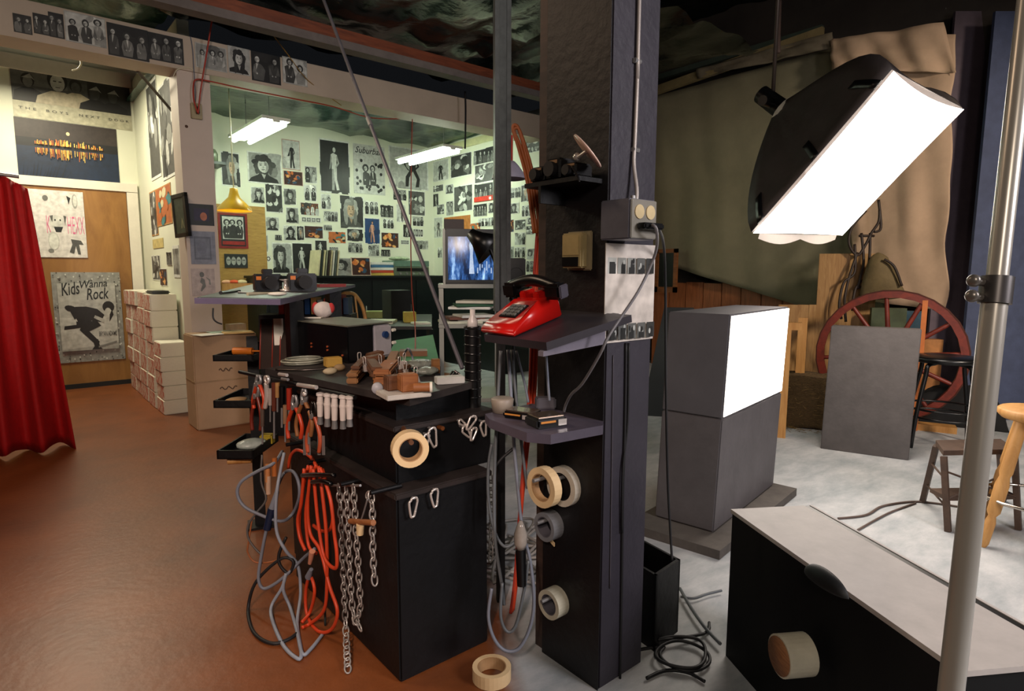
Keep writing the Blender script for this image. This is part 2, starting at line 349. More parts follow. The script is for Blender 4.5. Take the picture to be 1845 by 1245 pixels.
            s.poly([(x + w_ * .8, .72), (x + w_ * 1.35, .57), (x + .06, .47), (x + .05, .5), (x + w_ * .95, .58), (x + w_ * .55, .68)], c2)
            s.poly([(x - w_ * .8, .72), (x - w_ * 1.3 + k, .6), (x - w_ * (1.1 + j(.9)), .44), (x - w_ * .95, .46), (x - w_ * .95 + k, .6), (x - w_ * .5, .66)], c2)
            s.oval(x + .01, .825, .062 * a ** .4, .062, G(.02) if c[0] > .1 else G(.4)); s.oval(x + .012, .81, .04 * a ** .4, .048, c if c[0] > .1 else G(.5), 10)
        elif st in ('abstract', 'collage', 'warm', 'teal'):
            pal = {'abstract': [G(.02), G(.08), G(.25), G(.5), G(.7)], 'collage': [G(.02), G(.04), G(.6), G(.15)], 'warm': [lin('#c06a30'), lin('#3a1c14'), lin('#d9a060'), lin('#274a66')], 'teal': [lin('#2c7a80'), lin('#b0602c'), lin('#142424'), lin('#d0c8a0')]}[st]
            s.rect(.03, .03, .97, .97, pal[1])
            for i in range(16):
                s.oval(rnd.uniform(.1, .9), rnd.uniform(.1, .9), rnd.uniform(.05, .16), rnd.uniform(.05, .18), rnd.choice(pal), 7, rnd.uniform(0, 3))
        elif st == 'strip':
            for i in range(4): s.rect(.03 + i * .24, .1, .23 + i * .24, .9, G(rnd.uniform(.02, .2))); s.oval(.13 + i * .24, .5, .06, .25, G(.45), 8)
        elif st == 'lines':
            for i in range(9): s.rect(.1, .08 + i * .1, rnd.uniform(.5, .92), .115 + i * .1, G(.1))
        elif st == 'plain': pass
def wall_fr(wall):
    """origin-less orientation of a wall: u to the right as seen, v up, n to the viewer"""
    u, n = {'back': ((1, 0, 0), (0, -1, 0)), 'right': ((0, -1, 0), (-1, 0, 0)), 'beam': ((1, 0, 0), (0, -1, 0)), 'part': ((0, -1, 0), (-1, 0, 0)), 'door': ((1, 0, 0), (0, -1, 0)), 'col': ((1, 0, 0), (0, -1, 0)), 'postr': ((1, 0, 0), (0, -1, 0))}[wall]
    return V(u), V(n)
PLANE = {'back': dict(y=YB), 'right': dict(x=XR), 'beam': dict(y=YC), 'part': dict(x=XP), 'door': dict(y=YB - .035), 'col': dict(y=YC + .02)}
_stack = {}
def sheet_on(wall, x0, y0, x1, y1, paper=None, lift=None, tilt=0):
    pl = PLANE[wall]; u, n = wall_fr(wall); xm, ym = (x0 + x1) / 2, (y0 + y1) / 2
    a, b = at(x0, ym, **pl), at(x1, ym, **pl); zt, zb = at(xm, y0, **pl).z, at(xm, y1, **pl).z
    w = (b - a).dot(u); h = zt - zb; _stack[wall] = (_stack.get(wall, 0) + 1) % 3
    o = V((a.x, a.y, zb)) + n * (lift if lift is not None else .0006 + .0003 * _stack[wall])
    fr = frame(o, u, z=n)
    if tilt: fr = fr @ Matrix.Translation((w / 2, h / 2, 0)) @ Matrix.Rotation(tilt, 4, 'Z') @ Matrix.Translation((-w / 2, -h / 2, 0))
    return Print(fr, w, h, paper or G(.72))
GRP = {'back': 'pictures on the office back wall', 'right': 'pictures on the office right wall', 'beam': 'photographs along the beam', 'part': 'pictures on the corridor partition', 'door': 'posters on the plywood panel', 'col': 'pictures on the column'}
def pic(wall, box, style, label, name='photograph', cat='photo', seed=0, paper=None, tilt=0, lift=None):
    p = sheet_on(wall, *box, paper=paper, tilt=tilt, lift=lift); p.draw(style, random.Random(seed + int(box[0]) * 7 + int(box[1])))
    return p.mb.build(name, PRINT, None, label, cat, GRP[wall])
def c4(*b): return tuple((370 if i % 2 == 0 else 220) + q / 3.89 for i, q in enumerate(b))
def c5(*b): return tuple((640 if i % 2 == 0 else 200) + q / 3.89 for i, q in enumerate(b))
BACK = [
 (c4(295,215,535,432), 'portrait', 'big pale grey portrait of a long-haired person under the left ceiling lamp', 'poster'),
 (c4(537,125,662,335), 'figure', 'pinkish poster with a dark drawing, high beside the left ceiling lamp', 'poster'),
 (c4(548,345,682,443), 'warm', 'dark wide picture with an orange figure below the pinkish poster', 0),
 (c4(697,310,780,430), 'band', 'grey photo of a small crowd left of the tall grey poster', 0),
 (c4(690,440,778,555), 'bandlight', 'faded light group photo under the grey crowd photo', 0),
 (c4(800,125,1010,500), 'figuredark', 'tall grey poster of a standing pale figure, top middle of the back wall', 'poster'),
 (c4(320,455,412,568), 'portrait', 'square portrait with dark hair, upper left above the yellow lamp shade', 0),
 (c4(420,435,540,635), 'collage', 'tall black and white collage with rounded shapes right of the yellow lamp', 0),
 (c4(548,465,635,580), 'portrait', 'grey portrait between the collage and the faded group photo', 0),
 (c4(665,565,795,655), 'bandcol', 'dark brown group picture in the middle left of the back wall', 0),
 (c4(810,505,880,612), 'bandlight', 'very pale photo at the left of the large blonde portrait', 0),
 (c4(945,520,1110,745), 'portraitdark', 'large dark colour portrait of a blonde person in the middle of the wall', 'poster'),
 (c4(1115,555,1210,650), 'bandlight', 'light square photo touching the right of the large blonde portrait', 0),
 (c4(345,595,403,640), 'banddark', 'tiny dark photo just right of the yellow lamp shade', 0),
 (c4(565,598,652,708), 'portrait', 'portrait left of the dark brown group picture', 0),
 (c4(828,625,928,697), 'band', 'wide photo of two people left of the large blonde portrait', 0),
 (c4(672,668,810,702), 'strip', 'narrow strip of frames below the dark brown group picture', 0),
 (c4(325,655,415,780), 'portraitcol', 'colour portrait on blue, lower right of the yellow lamp', 0),
 (c4(425,665,515,762), 'portrait', 'black and white portrait right of the colour portrait on blue', 0),
 (c4(1115,672,1222,855), 'figureblue', 'blue poster with one pale figure right of the blonde portrait', 'poster'),
 (c4(548,725,635,830), 'portrait', 'light portrait left of the small brown portrait', 0),
 (c4(640,728,690,828), 'portraitdark', 'small narrow brown portrait beside the orange landscape', 0),
 (c4(692,728,825,815), 'warm', 'wide orange and blue landscape picture low on the wall', 0),
 (c4(828,720,885,760), 'band', 'small photo right of the orange landscape picture', 0),
 (c4(345,790,440,912), 'portrait', 'dark head in profile under the colour portrait on blue', 0),
 (c4(487,790,535,830), 'banddark', 'tiny dark photo above the smiling woman portrait', 0),
 (c4(860,768,985,850), 'teal', 'teal and orange picture below the two-person photo', 0),
 (c4(990,748,1105,835), 'portraitdark', 'dark picture directly under the large blonde portrait', 0),
 (c4(470,845,605,1065), 'portrait', 'large portrait of a smiling dark-haired woman above the counter', 'poster'),
 (c4(608,845,750,1062), 'figuredark', 'nearly black poster right of the smiling woman', 'poster'),
 (c4(768,828,852,932), 'figuredark', 'black picture with a white figure above the records', 0),
 (c4(1000,845,1100,915), 'band', 'wide group photo above the standing magazines', 0),
 (c4(1140,860,1218,940), 'band', 'group photo under the blue poster', 0),
 (c4(868,875,930,905), 'strip', 'small frame strip above the record sleeves', 0),
 (c4(110,210,240,450), 'portraitdark', 'tall dark portrait at the left end of the back wall above the yellow lamp', 'poster'),
 (c5(235,260,510,548), 'figure', 'wide grey poster of standing figures behind the right ceiling lamp', 'poster'),
 (c5(265,548,358,628), 'band', 'group photo under the wide grey poster, on its left', 0),
 (c5(370,560,488,735), 'abstract', 'tall photo collage under the wide grey poster, on its right', 0),
 (c5(175,660,268,748), 'banddark', 'dark photo crossed by the slanting rod', 0),
 (c5(290,655,352,780), 'figure', 'narrow white sheet with a standing figure left of the red cord', 0),
 (c5(400,738,478,808), 'band', 'photo below the tall photo collage', 0),
 (c5(335,795,385,885), 'figuredark', 'narrow dark photo low beside the red cord', 0),
 (c5(405,825,475,885), 'strip', 'strip photo right of the red cord', 0),
 (c5(180,852,305,960), 'warm', 'brown picture of stage lights below the slanting rod', 0),
 (c5(195,755,268,825), 'bandlight', 'light group photo above the brown stage picture', 0),
 (c5(425,908,510,970), 'band', 'lowest photo at the right end of the back wall', 0),
 (c5(320,905,375,935), 'strip', 'small wide photo above the glass cassette rack', 0),
 (c5(180,970,245,1020), 'banddark', 'small dark photo under the brown stage picture', 0),
]
for b, st, lb, kind in BACK:
    pic('back', b, st, lb, 'poster' if kind else 'photograph', 'poster' if kind else 'photo', paper=(lin('#b89a8c') if 'pinkish' in lb else None))
RIGHT = [
 (c5(548,345,655,490), 'figure', 'pale grey poster of two figures nearest the wall corner', 'poster'),
 (c5(670,300,820,460), 'collage', 'dark fan-shaped cluster picture high on the right wall', 'poster'),
 (c5(830,262,985,368), 'banddark', 'dark wide photo at the top of the right wall beside the grey pole', 0),
 (c5(838,370,972,500), 'abstract', 'dark busy picture below the wide dark photo on the right wall', 0),
 (c5(548,520,620,565), 'abstract', 'small tilted grey picture near the corner below the pale poster', 0),
 (c5(548,580,585,670), 'figuredark', 'narrow black picture near the wall corner', 0),
 (c5(575,655,625,725), 'abstract', 'small grey picture under the narrow black one', 0),
 (c5(635,515,690,580), 'portrait', 'small portrait left of the big grey crowd picture', 0),
 (c5(692,520,825,705), 'abstract', 'big grey crowd picture in the middle of the right wall', 'poster'),
 (c5(640,630,690,735), 'band', 'narrow photo under the small portrait on the right wall', 0),
 (c5(830,650,925,740), 'banddark', 'dark group photo under the red bottomed poster', 0),
 (c5(932,640,985,715), 'portrait', 'portrait beside the grey pole, right of the dark group photo', 0),
 (c5(860,748,985,808), 'bandlight', 'wide light row of people above the television', 0),
 (c5(555,745,612,890), 'figure', 'tall faded sheet near the corner left of the television', 0),
 (c5(580,955,612,1030), 'bandlight', 'lowest pale photo near the corner left of the television', 0),
 (c5(808,785,880,855), 'teal', 'aqua picture behind the television, on its right', 0),
 (c5(1085,535,1160,610), 'bandlight', 'photo of a row of people right of the grey pole, uppermost', 0),
 (c5(1165,515,1225,635), 'portraitdark', 'dark portrait behind the orange cords, uppermost', 0),
 (c5(1085,645,1150,720), 'portrait', 'portrait right of the grey pole below the row of people', 0),
 (c5(1170,660,1240,740), 'bandlight', 'pale group photo behind the orange cords', 0),
 (c5(1085,760,1112,850), 'warm', 'narrow coloured photo touching the right of the grey pole', 0),
 (c5(1120,762,1197,832), 'abstract', 'square grey photo right of the narrow coloured one', 0),
 (c5(1205,745,1252,795), 'portrait', 'small portrait left of the orange cords', 0),
 (c5(1120,852,1195,940), 'band', 'group photo above the black speaker on the right wall', 0),
 (c5(1200,805,1255,865), 'abstract', 'small blurred photo left of the hanging orange cords', 0),
 (c5(1120,952,1195,1027), 'bandlight', 'white-bordered band photo just above the black speaker', 0),
 (c5(1085,948,1115,1032), 'figure', 'thin photo half hidden by the grey pole, lowest', 0),
 (c5(1205,965,1262,1040), 'portrait', 'portrait left of the cords at the height of the black speaker', 0),
 (c5(1200,1050,1252,1130), 'band', 'second lowest photo beside the cords on the right wall', 0),
 (c5(1205,1140,1290,1222), 'bandlight', 'lowest photo beside the cords on the right wall', 0),
 (c5(1292,980,1340,1105), 'portrait', 'tall portrait between the orange cords and the black post', 0),
 (c5(1300,870,1345,935), 'plain', 'plain brown card between the cords and the black post', 0),
 (c5(1325,645,1352,730), 'bandlight', 'narrow photo next to the black post', 0),
 (c5(1180,190,1310,290), 'abstract', 'grey sketch high on the right wall behind the cords', 0),
]
for b, st, lb, kind in RIGHT:
    pic('right', b, st, lb, 'poster' if kind else 'photograph', 'poster' if kind else 'photo', paper=lin('#8a4f30') if st == 'plain' else None)
# the script-lettered poster with its border of dots
p = sheet_on('back', 637, 262, 693, 350, G(.55))
p.text('Suburban', .06, .82, .86, .13, INK, shear=.35, bold=.01)
rn = random.Random(4)
for i in range(34):
    x, y = rn.uniform(.05, .95), rn.uniform(.04, .72)
    if .27 < x < .72 and .2 < y < .6: continue
    p.oval(x, y, .045, .035, G(.012), 8)
for x in (.38, .6): p.person(x, .18, .58, rn, .1, G(.02))
p.mb.build('poster', PRINT, None, 'pale poster with black script lettering and scattered dark dots', 'poster', GRP['back'])
p = sheet_on('right', 640 + 838 / 3.89, 200 + 505 / 3.89, 640 + 970 / 3.89, 200 + 632 / 3.89, G(.5)); p.draw('banddark', rn)
p.rect(0, 0, 1, .27, lin('#c2301c')); p.rect(.8, .04, .92, .2, G(.7)); p.mb.build('poster', PRINT, None, 'poster with a band photo and a solid red bottom', 'poster', GRP['right'])
p = sheet_on('right', 640 + 625 / 3.89, 200 + 738 / 3.89, 640 + 808 / 3.89, 200 + 840 / 3.89, lin('#a86a30')); p.mb.build('kraft_paper', PRINT, None, 'brown paper sheet behind the top of the television', 'paper', GRP['right'])
p = sheet_on('back', 370 + 85 / 3.89, 220 + 640 / 3.89, 370 + 290 / 3.89, 220 + 885 / 3.89, lin('#7c1c16'), lift=.035); p.rect(.08, .06, .92, .94, INK); p.rect(.14, .26, .86, .9, G(.55))
for x in (.3, .5, .7): p.person(x, .28, .8, rn, .12, G(.03))
p.rect(.12, .1, .88, .2, lin('#8e2018')); p.mb.build('poster', PRINT, None, 'red and black framed poster of a group under the yellow lamp shade', 'poster', GRP['back'])
p = sheet_on('back', 370 + 128 / 3.89, 220 + 925 / 3.89, 370 + 290 / 3.89, 220 + 1022 / 3.89, INK, lift=.035)
for i in range(4): p.oval(.17 + i * .22, .5, .1, .3, G(.35)); p.oval(.14 + i * .22, .56, .025, .05, INK, 8); p.oval(.2 + i * .22, .56, .025, .05, INK, 8)
p.mb.build('poster', PRINT, None, 'black wide print of pale faces on the cork board', 'poster', GRP['back'])
p = sheet_on('back', 370 + 398 / 3.89, 220 + 935 / 3.89, 370 + 460 / 3.89, 220 + 980 / 3.89, G(.7)); p.text('FIO', .08, .15, .84, .7, INK, bold=.03); p.mb.build('lettered_card', PRINT, None, 'small white card with three bold black letters', 'sign', GRP['back'])
# beam photographs
BEAM = [((24, 27, 57, 60), 'banddark', 'dark band photo at the far left end of the beam'), ((60, 26, 88, 62), 'banddark', 'second dark photo from the left end of the beam'), ((88, 24, 115, 68), 'banddark', 'third dark photo from the left, beside the four men'),
 ((117, 27, 190, 80), 'bandlight', 'light photo of four standing men on the beam'), ((194, 48, 267, 105), 'banddark', 'wide black group photo, fifth along the beam'), ((268, 64, 330, 112), 'banddark', 'dark photo last before the column'),
 ((352, 82, 408, 126), 'band', 'photo of two dark figures, first right of the column'), ((411, 86, 450, 134), 'portrait', 'grey portrait of a long-haired person on the beam'), ((453, 97, 505, 149), 'banddark', 'black group photo right of the long-haired portrait'), ((509, 106, 553, 153), 'bandlight', 'rounded group photo, rightmost on the beam')]
for b, st, lb in BEAM: pic('beam', b, st, lb, paper=G(.45) if st != 'banddark' else INK)
# corridor
p = sheet_on('back', 22, 128, 234, 222, lin('#b5b39a'), lift=.002)
p.rect(0, .3, 1, .97, G(.07)); p.rect(0, .78, 1, .97, G(.05)); p.rect(.62, .3, 1, .97, G(.02)); rn = random.Random(3)
p.rect(0, .6, .45, .97, G(.12))
for x, y, r_, d, sk in ((.13, .68, .13, G(.01), G(.16)), (.52, .7, .13, lin('#b7ae94'), G(.07)), (.37, .74, .2, lin('#b7ae94'), G(.42)), (.68, .64, .15, G(.006), G(.04)), (.84, .62, .14, G(.006), G(.04))):
    w_ = r_ * .95; p.poly([(x - w_, .3), (x - w_ * .9, y - r_ * 1.5), (x - w_ * .3, y - r_ * .9), (x + w_ * .3, y - r_ * .9), (x + w_ * .9, y - r_ * 1.5), (x + w_, .3)], d); p.oval(x, y + r_ * .15, r_ * .42, r_ * 1.0, G(.015)); p.oval(x, y - r_ * .1, r_ * .3, r_ * .8, sk)
    if r_ > .15: p.rect(x - .035, .74, x - .01, .76, G(.03)); p.rect(x + .01, .74, x + .035, .76, G(.03)); p.rect(x - .02, .63, x + .02, .645, G(.08))
    if d[0] < .01: p.poly([(x - .05, y + .05), (x + .02, y + .14), (x + .06, y + .02), (x + .03, y + .06)], G(.3))
for i, (t, x, w) in enumerate((('THE', .04, .14), ('BOYS', .26, .18), ('NEXT', .53, .18), ('DOOR', .79, .18))): p.text(t, x, .15, w, .045, G(.05), space=1.6)
p.mb.build('poster', PRINT, None, 'long poster of five young men with spaced lettering along its base', 'poster', 'posters above the plywood panel')
p = sheet_on('back', 30, 222, 212, 330, INK, lift=.002)
p.rect(.0, .68, 1, 1, lin('#332b28')); p.rect(0, .6, 1, .7, lin('#101418')); p.rect(0, 0, 1, .56, lin('#08203a')); p.rect(0, .56, 1, .62, lin('#0a0c10'))
p.oval(.5, .82, .018, .03, lin('#f0d9a0'))
for i in range(95):
    x = rn.uniform(.16, .84); h = rn.uniform(.015, .085) * (1.4 if .3 < x < .65 else .8); c = rn.choice([lin('#e8a83a'), lin('#f3cf6a'), lin('#c46a22')])
    p.rect(x, .6, x + .007, .6 + h, c); p.rect(x, .53 - h * 1.5, x + .007, .54, tuple(k * .7 for k in c))
for i in range(14): p.poly([(.03 + i * .03, .02), (.04 + i * .03, .02), (.06 + i * .035, rn.uniform(.2, .42))], lin('#061018'))
p.mb.build('poster', PRINT, None, 'colour poster of a lit waterfront at night with gold reflections', 'poster', 'posters above the plywood panel')
def skew_pic(wall, q, paper):  # keep the four photographed corners of a sheet lying in the wall plane
    pl = PLANE[wall]; u, n = wall_fr(wall); P = [at(*k, **pl) for k in q]; o = V(P[3]) + n * .006
    w = ((P[2] - P[3]).dot(u) + (P[1] - P[0]).dot(u)) / 2; h = ((P[0] - P[3]).z + (P[1] - P[2]).z) / 2
    return Print(frame(o, u, z=n), w, h, paper)
p = skew_pic('door', [(40, 340), (146, 344), (157, 463), (55, 463)], lin('#d8d6d2'))
for i in range(7): p.poly([(rn.uniform(.3, .9), rn.uniform(.05, .95)) for _ in range(4)], G(.35)) if False else None
p.oval(.84, .85, .05, .11, G(.35)); p.oval(.845, .86, .035, .085, G(.7)); p.poly([(.7, .93), (.77, .9), (.73, .8)], INK)
p.oval(.5, .53, .13, .1, G(.6)); p.poly([(.38, .62), (.44, .63), (.42, .52)], G(.1)); p.poly([(.62, .63), (.67, .62), (.64, .48)], G(.1)); p.poly([(.44, .46), (.6, .46), (.56, .38), (.47, .38)], INK)
p.oval(.47, .56, .015, .015, INK, 8); p.oval(.56, .56, .015, .015, INK, 8)
p.text('HEXX', .68, .36, .3, .26, lin('#d86a96'), bold=-.01); p.text('K', .32, .36, .07, .26, lin('#d86a96'), bold=-.01)
p.poly([(.72, .28), (.9, .26), (.94, .2), (.86, .2), (.88, .05), (.83, .05), (.8, .18), (.76, .06), (.68, .08), (.74, .2)], G(.08))
p.oval(.42, .25, .1, .14, G(.55)); p.oval(.42, .24, .08, .12, G(.7)); p.oval(.36, .1, .05, .03, G(.2)); p.oval(.33, .88, .05, .04, G(.15))
p.mb.build('poster', PRINT, None, 'white poster with ink drawings and tall pink letters', 'poster', GRP['door'])
p = skew_pic('door', [(88, 490), (212, 488), (226, 643), (105, 655)], G(.3))
for i in range(240):
    x, y = rn.random(), rn.random()
    if .09 < x < .9 and .15 < y < .87: continue
    p.oval(x, y, .012, .01, G(rn.choice([.05, .12, .5, .65])), 5)
p.rect(.07, .13, .91, .88, G(.42)); p.rect(.07, .13, .91, .5, G(.5)); p.poly([(.07, .13), (.91, .13), (.91, .2), (.5, .17), (.07, .145)], G(.35))
p.text('Kids', .13, .74, .27, .14, INK, shear=.3, rot=.12, bold=.012); p.text('Wanna', .4, .82, .4, .085, INK, shear=.3, rot=.08, bold=.012); p.text('Rock', .48, .69, .34, .13, INK, shear=.3, rot=.06, bold=.012)
c = G(.012)
p.poly([(.3, .62), (.46, .62), (.62, .59), (.72, .52), (.66, .44), (.52, .46), (.42, .4), (.33, .44), (.28, .54)], c)      # back
p.oval(.79, .61, .09, .065, c); p.oval(.78, .54, .055, .06, G(.5)); p.poly([(.84, .58), (.86, .52), (.79, .44), (.8, .52)], c)  # bent head
p.oval(.24, .6, .09, .035, c, 12, -.2); p.poly([(.22, .58), (.3, .56), (.33, .5), (.28, .48)], c)
p.poly([(.3, .46), (.42, .43), (.42, .39), (.12, .37), (.13, .41), (.3, .42)], c)                                              # guitar neck and arm
p.poly([(.4, .45), (.6, .46), (.66, .4), (.48, .34), (.62, .22), (.6, .18), (.54, .2), (.34, .36)], c)                         # thighs
p.poly([(.52, .24), (.6, .25), (.62, .16), (.66, .135), (.5, .135), (.54, .17)], c); p.poly([(.6, .15), (.88, .2), (.88, .22), (.6, .17)], G(.2))
p.poly([(.58, .52), (.72, .47), (.7, .43), (.56, .49)], G(.4))
p.text('BRYAN ADAMS', .62, .28, .27, .055, G(.06), bold=.01)
p.mb.build('poster', PRINT, None, 'grey poster of a crouching guitarist with black brush lettering', 'poster', GRP['door'])
PARTP = [((268, 140, 287, 325), 'abstract', 'tall dim picture behind glass, left one of the pair high on the partition', 'framed_picture'), ((289, 138, 318, 322), 'abstract', 'tall dim picture behind glass, right one of the pair high on the partition', 'framed_picture'),
 ((272, 343, 284, 425), 'abstract', 'narrow greenish print beside the tan wooden picture', 'photograph'), ((282, 334, 310, 406), 'teal', 'tan wooden picture with a small green figure', 'framed_picture'),
 ((276, 430, 295, 447), 'plain', 'small yellowish card on the partition', 'card'), ((275, 460, 290, 505), 'abstract', 'grey narrow print above the magazine stacks', 'photograph'), ((289, 484, 302, 515), 'warm', 'small orange print above the magazine stacks', 'photograph'),
 ((301, 454, 310, 478), 'banddark', 'little dark photo in the middle of the partition', 'photograph'), ((313, 442, 324, 500), 'strip', 'tall narrow strip of frames on the partition', 'photograph'), ((327, 430, 340, 477), 'band', 'pale photo beside the column', 'photograph')]
for b, st, lb, nm in PARTP: pic('part', b, st, lb, nm, 'picture', paper=lin('#b8884c') if 'tan' in lb else (lin('#c9b878') if 'yellow' in lb else None))
# a framed picture swung out from the partition, seen from the side
t = thing('framed_picture', 'dark framed green picture hanging at the edge of the column', 'picture', at(325, 428, y=YC), GRP['col'])
q = [at(310, 352, y=5.62), at(333, 345, y=5.40), at(341, 425, y=5.40), at(317, 429, y=5.62)]
fr = frame(q[3], q[2] - q[3], z=(q[2] - q[3]).cross(q[0] - q[3])); w = (q[2] - q[3]).length; h = (q[0] - q[3]).length
b = MB(); b.box((0, 0, -.02), (w, .03, .006), 0, fr).box((0, h - .03, -.02), (w, h, .006), 0, fr).box((0, 0, -.02), (.02, h, .006), 0, fr).box((w - .04, 0, -.02), (w, h, .006), 0, fr); b.build('picture_frame', M('dark_frame', '#1a1815', .4), t)
p = Print(fr, w, h, lin('#4c5848'), .001); p.poly([(.5, .2), (.75, .2), (.62, .45)], lin('#9a9a70')); p.poly([(.57, .2), (.7, .2), (.63, .36)], lin('#4c5848')); p.mb.build('picture', PRINT, t)
p = sheet_on('col', 340, 368, 385, 406, INK); p.rect(.2, .2, .8, .8, lin('#221c3a')); p.oval(.58, .42, .14, .2, lin('#b06a4a')); p.mb.build('framed_picture', PRINT, None, 'small black framed picture with an orange glow on the column', 'picture', GRP['col'])
p = sheet_on('col', 343, 417, 388, 476, lin('#7f8593')); p.rect(.14, .14, .82, .84, lin('#5f6572')); p.rect(.2, .2, .76, .78, lin('#737a88')); p.oval(.45, .5, .2, .2, lin('#6a7080')); p.mb.build('print', PRINT, None, 'blue grey sheet pinned to the column', 'picture', GRP['col'])
p = sheet_on('col', 345, 484, 387, 533, lin('#b3a59f')); p.oval(.45, .78, .1, .1, G(.12)); p.poly([(.42, .68), (.56, .6), (.6, .35), (.4, .15), (.36, .2), (.46, .42), (.36, .5)], G(.15)); p.poly([(.6, .7), (.8, .6), (.82, .4), (.74, .42), (.74, .56)], G(.2)); p.mb.build('drawing', PRINT, None, 'pinkish sheet with an ink figure low on the column', 'picture', GRP['col'])
# ================================================================== LEFT SIDE AND CORRIDOR
def facing(p, turn=0):
    """upright frame at p whose x axis runs to the right as seen from the room's entrance side"""
    d = V((p[0], p[1], 0)).normalized(); a = math.atan2(-d.x, d.y) + turn
    return rz(a, p)
# red curtain
t = thing('red_curtain', 'long red fabric curtain hanging to the floor at the left edge', 'curtain', (-.1, 5.35, 0))
mb = MB(); vs = []; NU, NV = 60, 26
for j in range(NV + 1):
    v = j / NV
    for i in range(NU + 1):
        u = i / NU; top = -.62 + .82 * u ** .95; bot = -.75 + 1.08 * u
        z = (1.93 - .05 * u) * (1 - v) + (.02 + .02 * math.sin(u * 30)) * v - .07 * max(0, u - .8) * 5 * (1 - v)
        x = top + (bot - top) * v
        y = 5.37 + (.03 + .07 * v) * math.sin(u * 34 + 1.2 * math.sin(v * 2)) + .03 * math.sin(u * 71 + v * 3) * (1 - .4 * v) - .1 * v
        vs.append((x, y, z))
mb.add(vs, [(j * (NU + 1) + i, (j + 1) * (NU + 1) + i, (j + 1) * (NU + 1) + i + 1, j * (NU + 1) + i + 1) for j in range(NV) for i in range(NU)], 0, None, True)
o = mb.build('drape', M('red_cloth', '#b5060a', .75, var=.12, scale=30, bump=.1), t); sd = o.modifiers.new('thick', 'SOLIDIFY'); sd.thickness = .006
MB().cyl((-.8, 5.37, 1.94), (.16, 5.37, 1.88), .012).build('rail', STEEL, t)
MB().cyl((-.75, 5.4, 0), (-.75, 5.4, 2.6), .02).build('pole', STEEL, t)
# magazine stacks
MAG = M('magazine_paper', '#d9d7c6', .7, var=.08, scale=40, stretch=(1, 1, 14), bump=.15, bscale=60); MRED = M('red_spine_print', '#b04a34', .6, var=.3, scale=26, stretch=(1, 3.2, .8))
_r = MRED.node_tree.nodes['Color Ramp'].color_ramp; _r.elements[0].position = .47; _r.elements[0].color = lin('#d9cfbc') + (1,); _r.elements[1].position = .53; _r.elements[1].color = lin('#b23a22') + (1,)
z1 = at(310, 618, y=5.93).z; z2 = at(300, 530, y=6.3).z
ORD = ['lowest', 'second', 'third', 'fourth', 'fifth', 'sixth', 'seventh', 'eighth']
rn = random.Random(11)
for si, (y0, y1, top, nm, nb) in enumerate(((5.95, 6.26, z1, 'nearest, lower magazine stack', 5), (6.29, 6.62, z2, 'second magazine stack from the front', 7), (6.65, 6.99, z2 + .01, 'third magazine stack from the front', 7), (7.02, 7.36, z2 + .015, 'fourth magazine stack from the front', 7), (7.39, 7.73, z2 + .01, 'last magazine stack, by the plywood panel', 7))):
    h = top / nb
    for k in range(nb):
        dx, dy = rn.uniform(-.008, .008), rn.uniform(-.006, .006)
        t = thing('magazine_bundle', '%s bundle of white magazines in the %s' % (ORD[k], nm), 'magazines', (1.13, (y0 + y1) / 2, k * h), 'magazine bundles stacked along the corridor')
        MB().box((1.03 + dx, y0 + dy, k * h + .001), (1.245, y1 + dy, (k + 1) * h - .001), bev=.006).build('pages', MAG, t)
        b = MB()
        b.box((1.0275 + dx, y0 + .02, k * h + .006), (1.03 + dx, y1 - .02, (k + 1) * h - .006))
        b.build('spine_print', MRED, t)
p = MB(); p.box((1.05, 6.3, z2 + .002), (1.2, 6.6, z2 + .03), bev=.01); p.build('magazine', M('dark_cover', '#262c26', .4), None, 'dark curled magazine lying on top of the second stack', 'magazine')
# cardboard box cabinet
t = thing('cardboard_box', 'tall tan cardboard carton in front of the white column', 'box', (1.34, 5.5, 0))
zt = at(345, 605, x=1.12).z
CB = M('cardboard', '#a08263', .75, var=.1, scale=5, bump=.08); CB2 = M('cardboard_tape', '#8f7352', .5)
MB().box((1.12, 5.2, 0), (1.60, 5.5, zt), bev=.008).build('carton', CB, t)
MB().box((1.121, 5.198, zt * .5), (1.599, 5.2, zt * .5 + .012)).box((1.118, 5.2, zt * .5), (1.12, 5.49, zt * .5 + .012)).build('flap_seam', CB2, t)
b = MB()
for zz, w in ((.62, .1), (.42, .13), (.3, .08)): b.tube([(1.3 + i * w / 8, 5.197, zz * zt + .012 * math.sin(i * 1.9)) for i in range(9)], .004)
b.build('printed_mark', M('brown_ink', '#4e3a2a', .7), t)
def slab(name, label, cat, px, z, th, mat, group=None, w=.2, dpt=.14, rot=0):
    c = at(*px, z=z); return MB().box((-w / 2, -dpt / 2, 0), (w / 2, dpt / 2, th), fr=rz(rot, (c.x, c.y, z))).build(name, mat, None, label, cat, group)
slab('paper_sheet', 'white sheet at the left front edge of the carton top', 'paper', (375, 603), zt + .001, .004, PAPER, 'papers on the carton', .2, .15, .3)
slab('paper_sheet', 'pale green sheet in the middle of the carton top', 'paper', (400, 598), zt + .006, .004, M('pale_green_paper', '#a9bda9', .7), 'papers on the carton', .2, .14, .1)
slab('folder', 'buff folder at the right of the carton top', 'folder', (428, 600), zt + .001, .012, M('buff_card', '#c9a86a', .7), None, .22, .13, -.1)
slab('paper_bundle', 'small tied bundle on top of the buff folder', 'papers', (425, 594), zt + .015, .05, M('tied_paper', '#9a8468', .7, var=.3), None, .13, .09, .2)
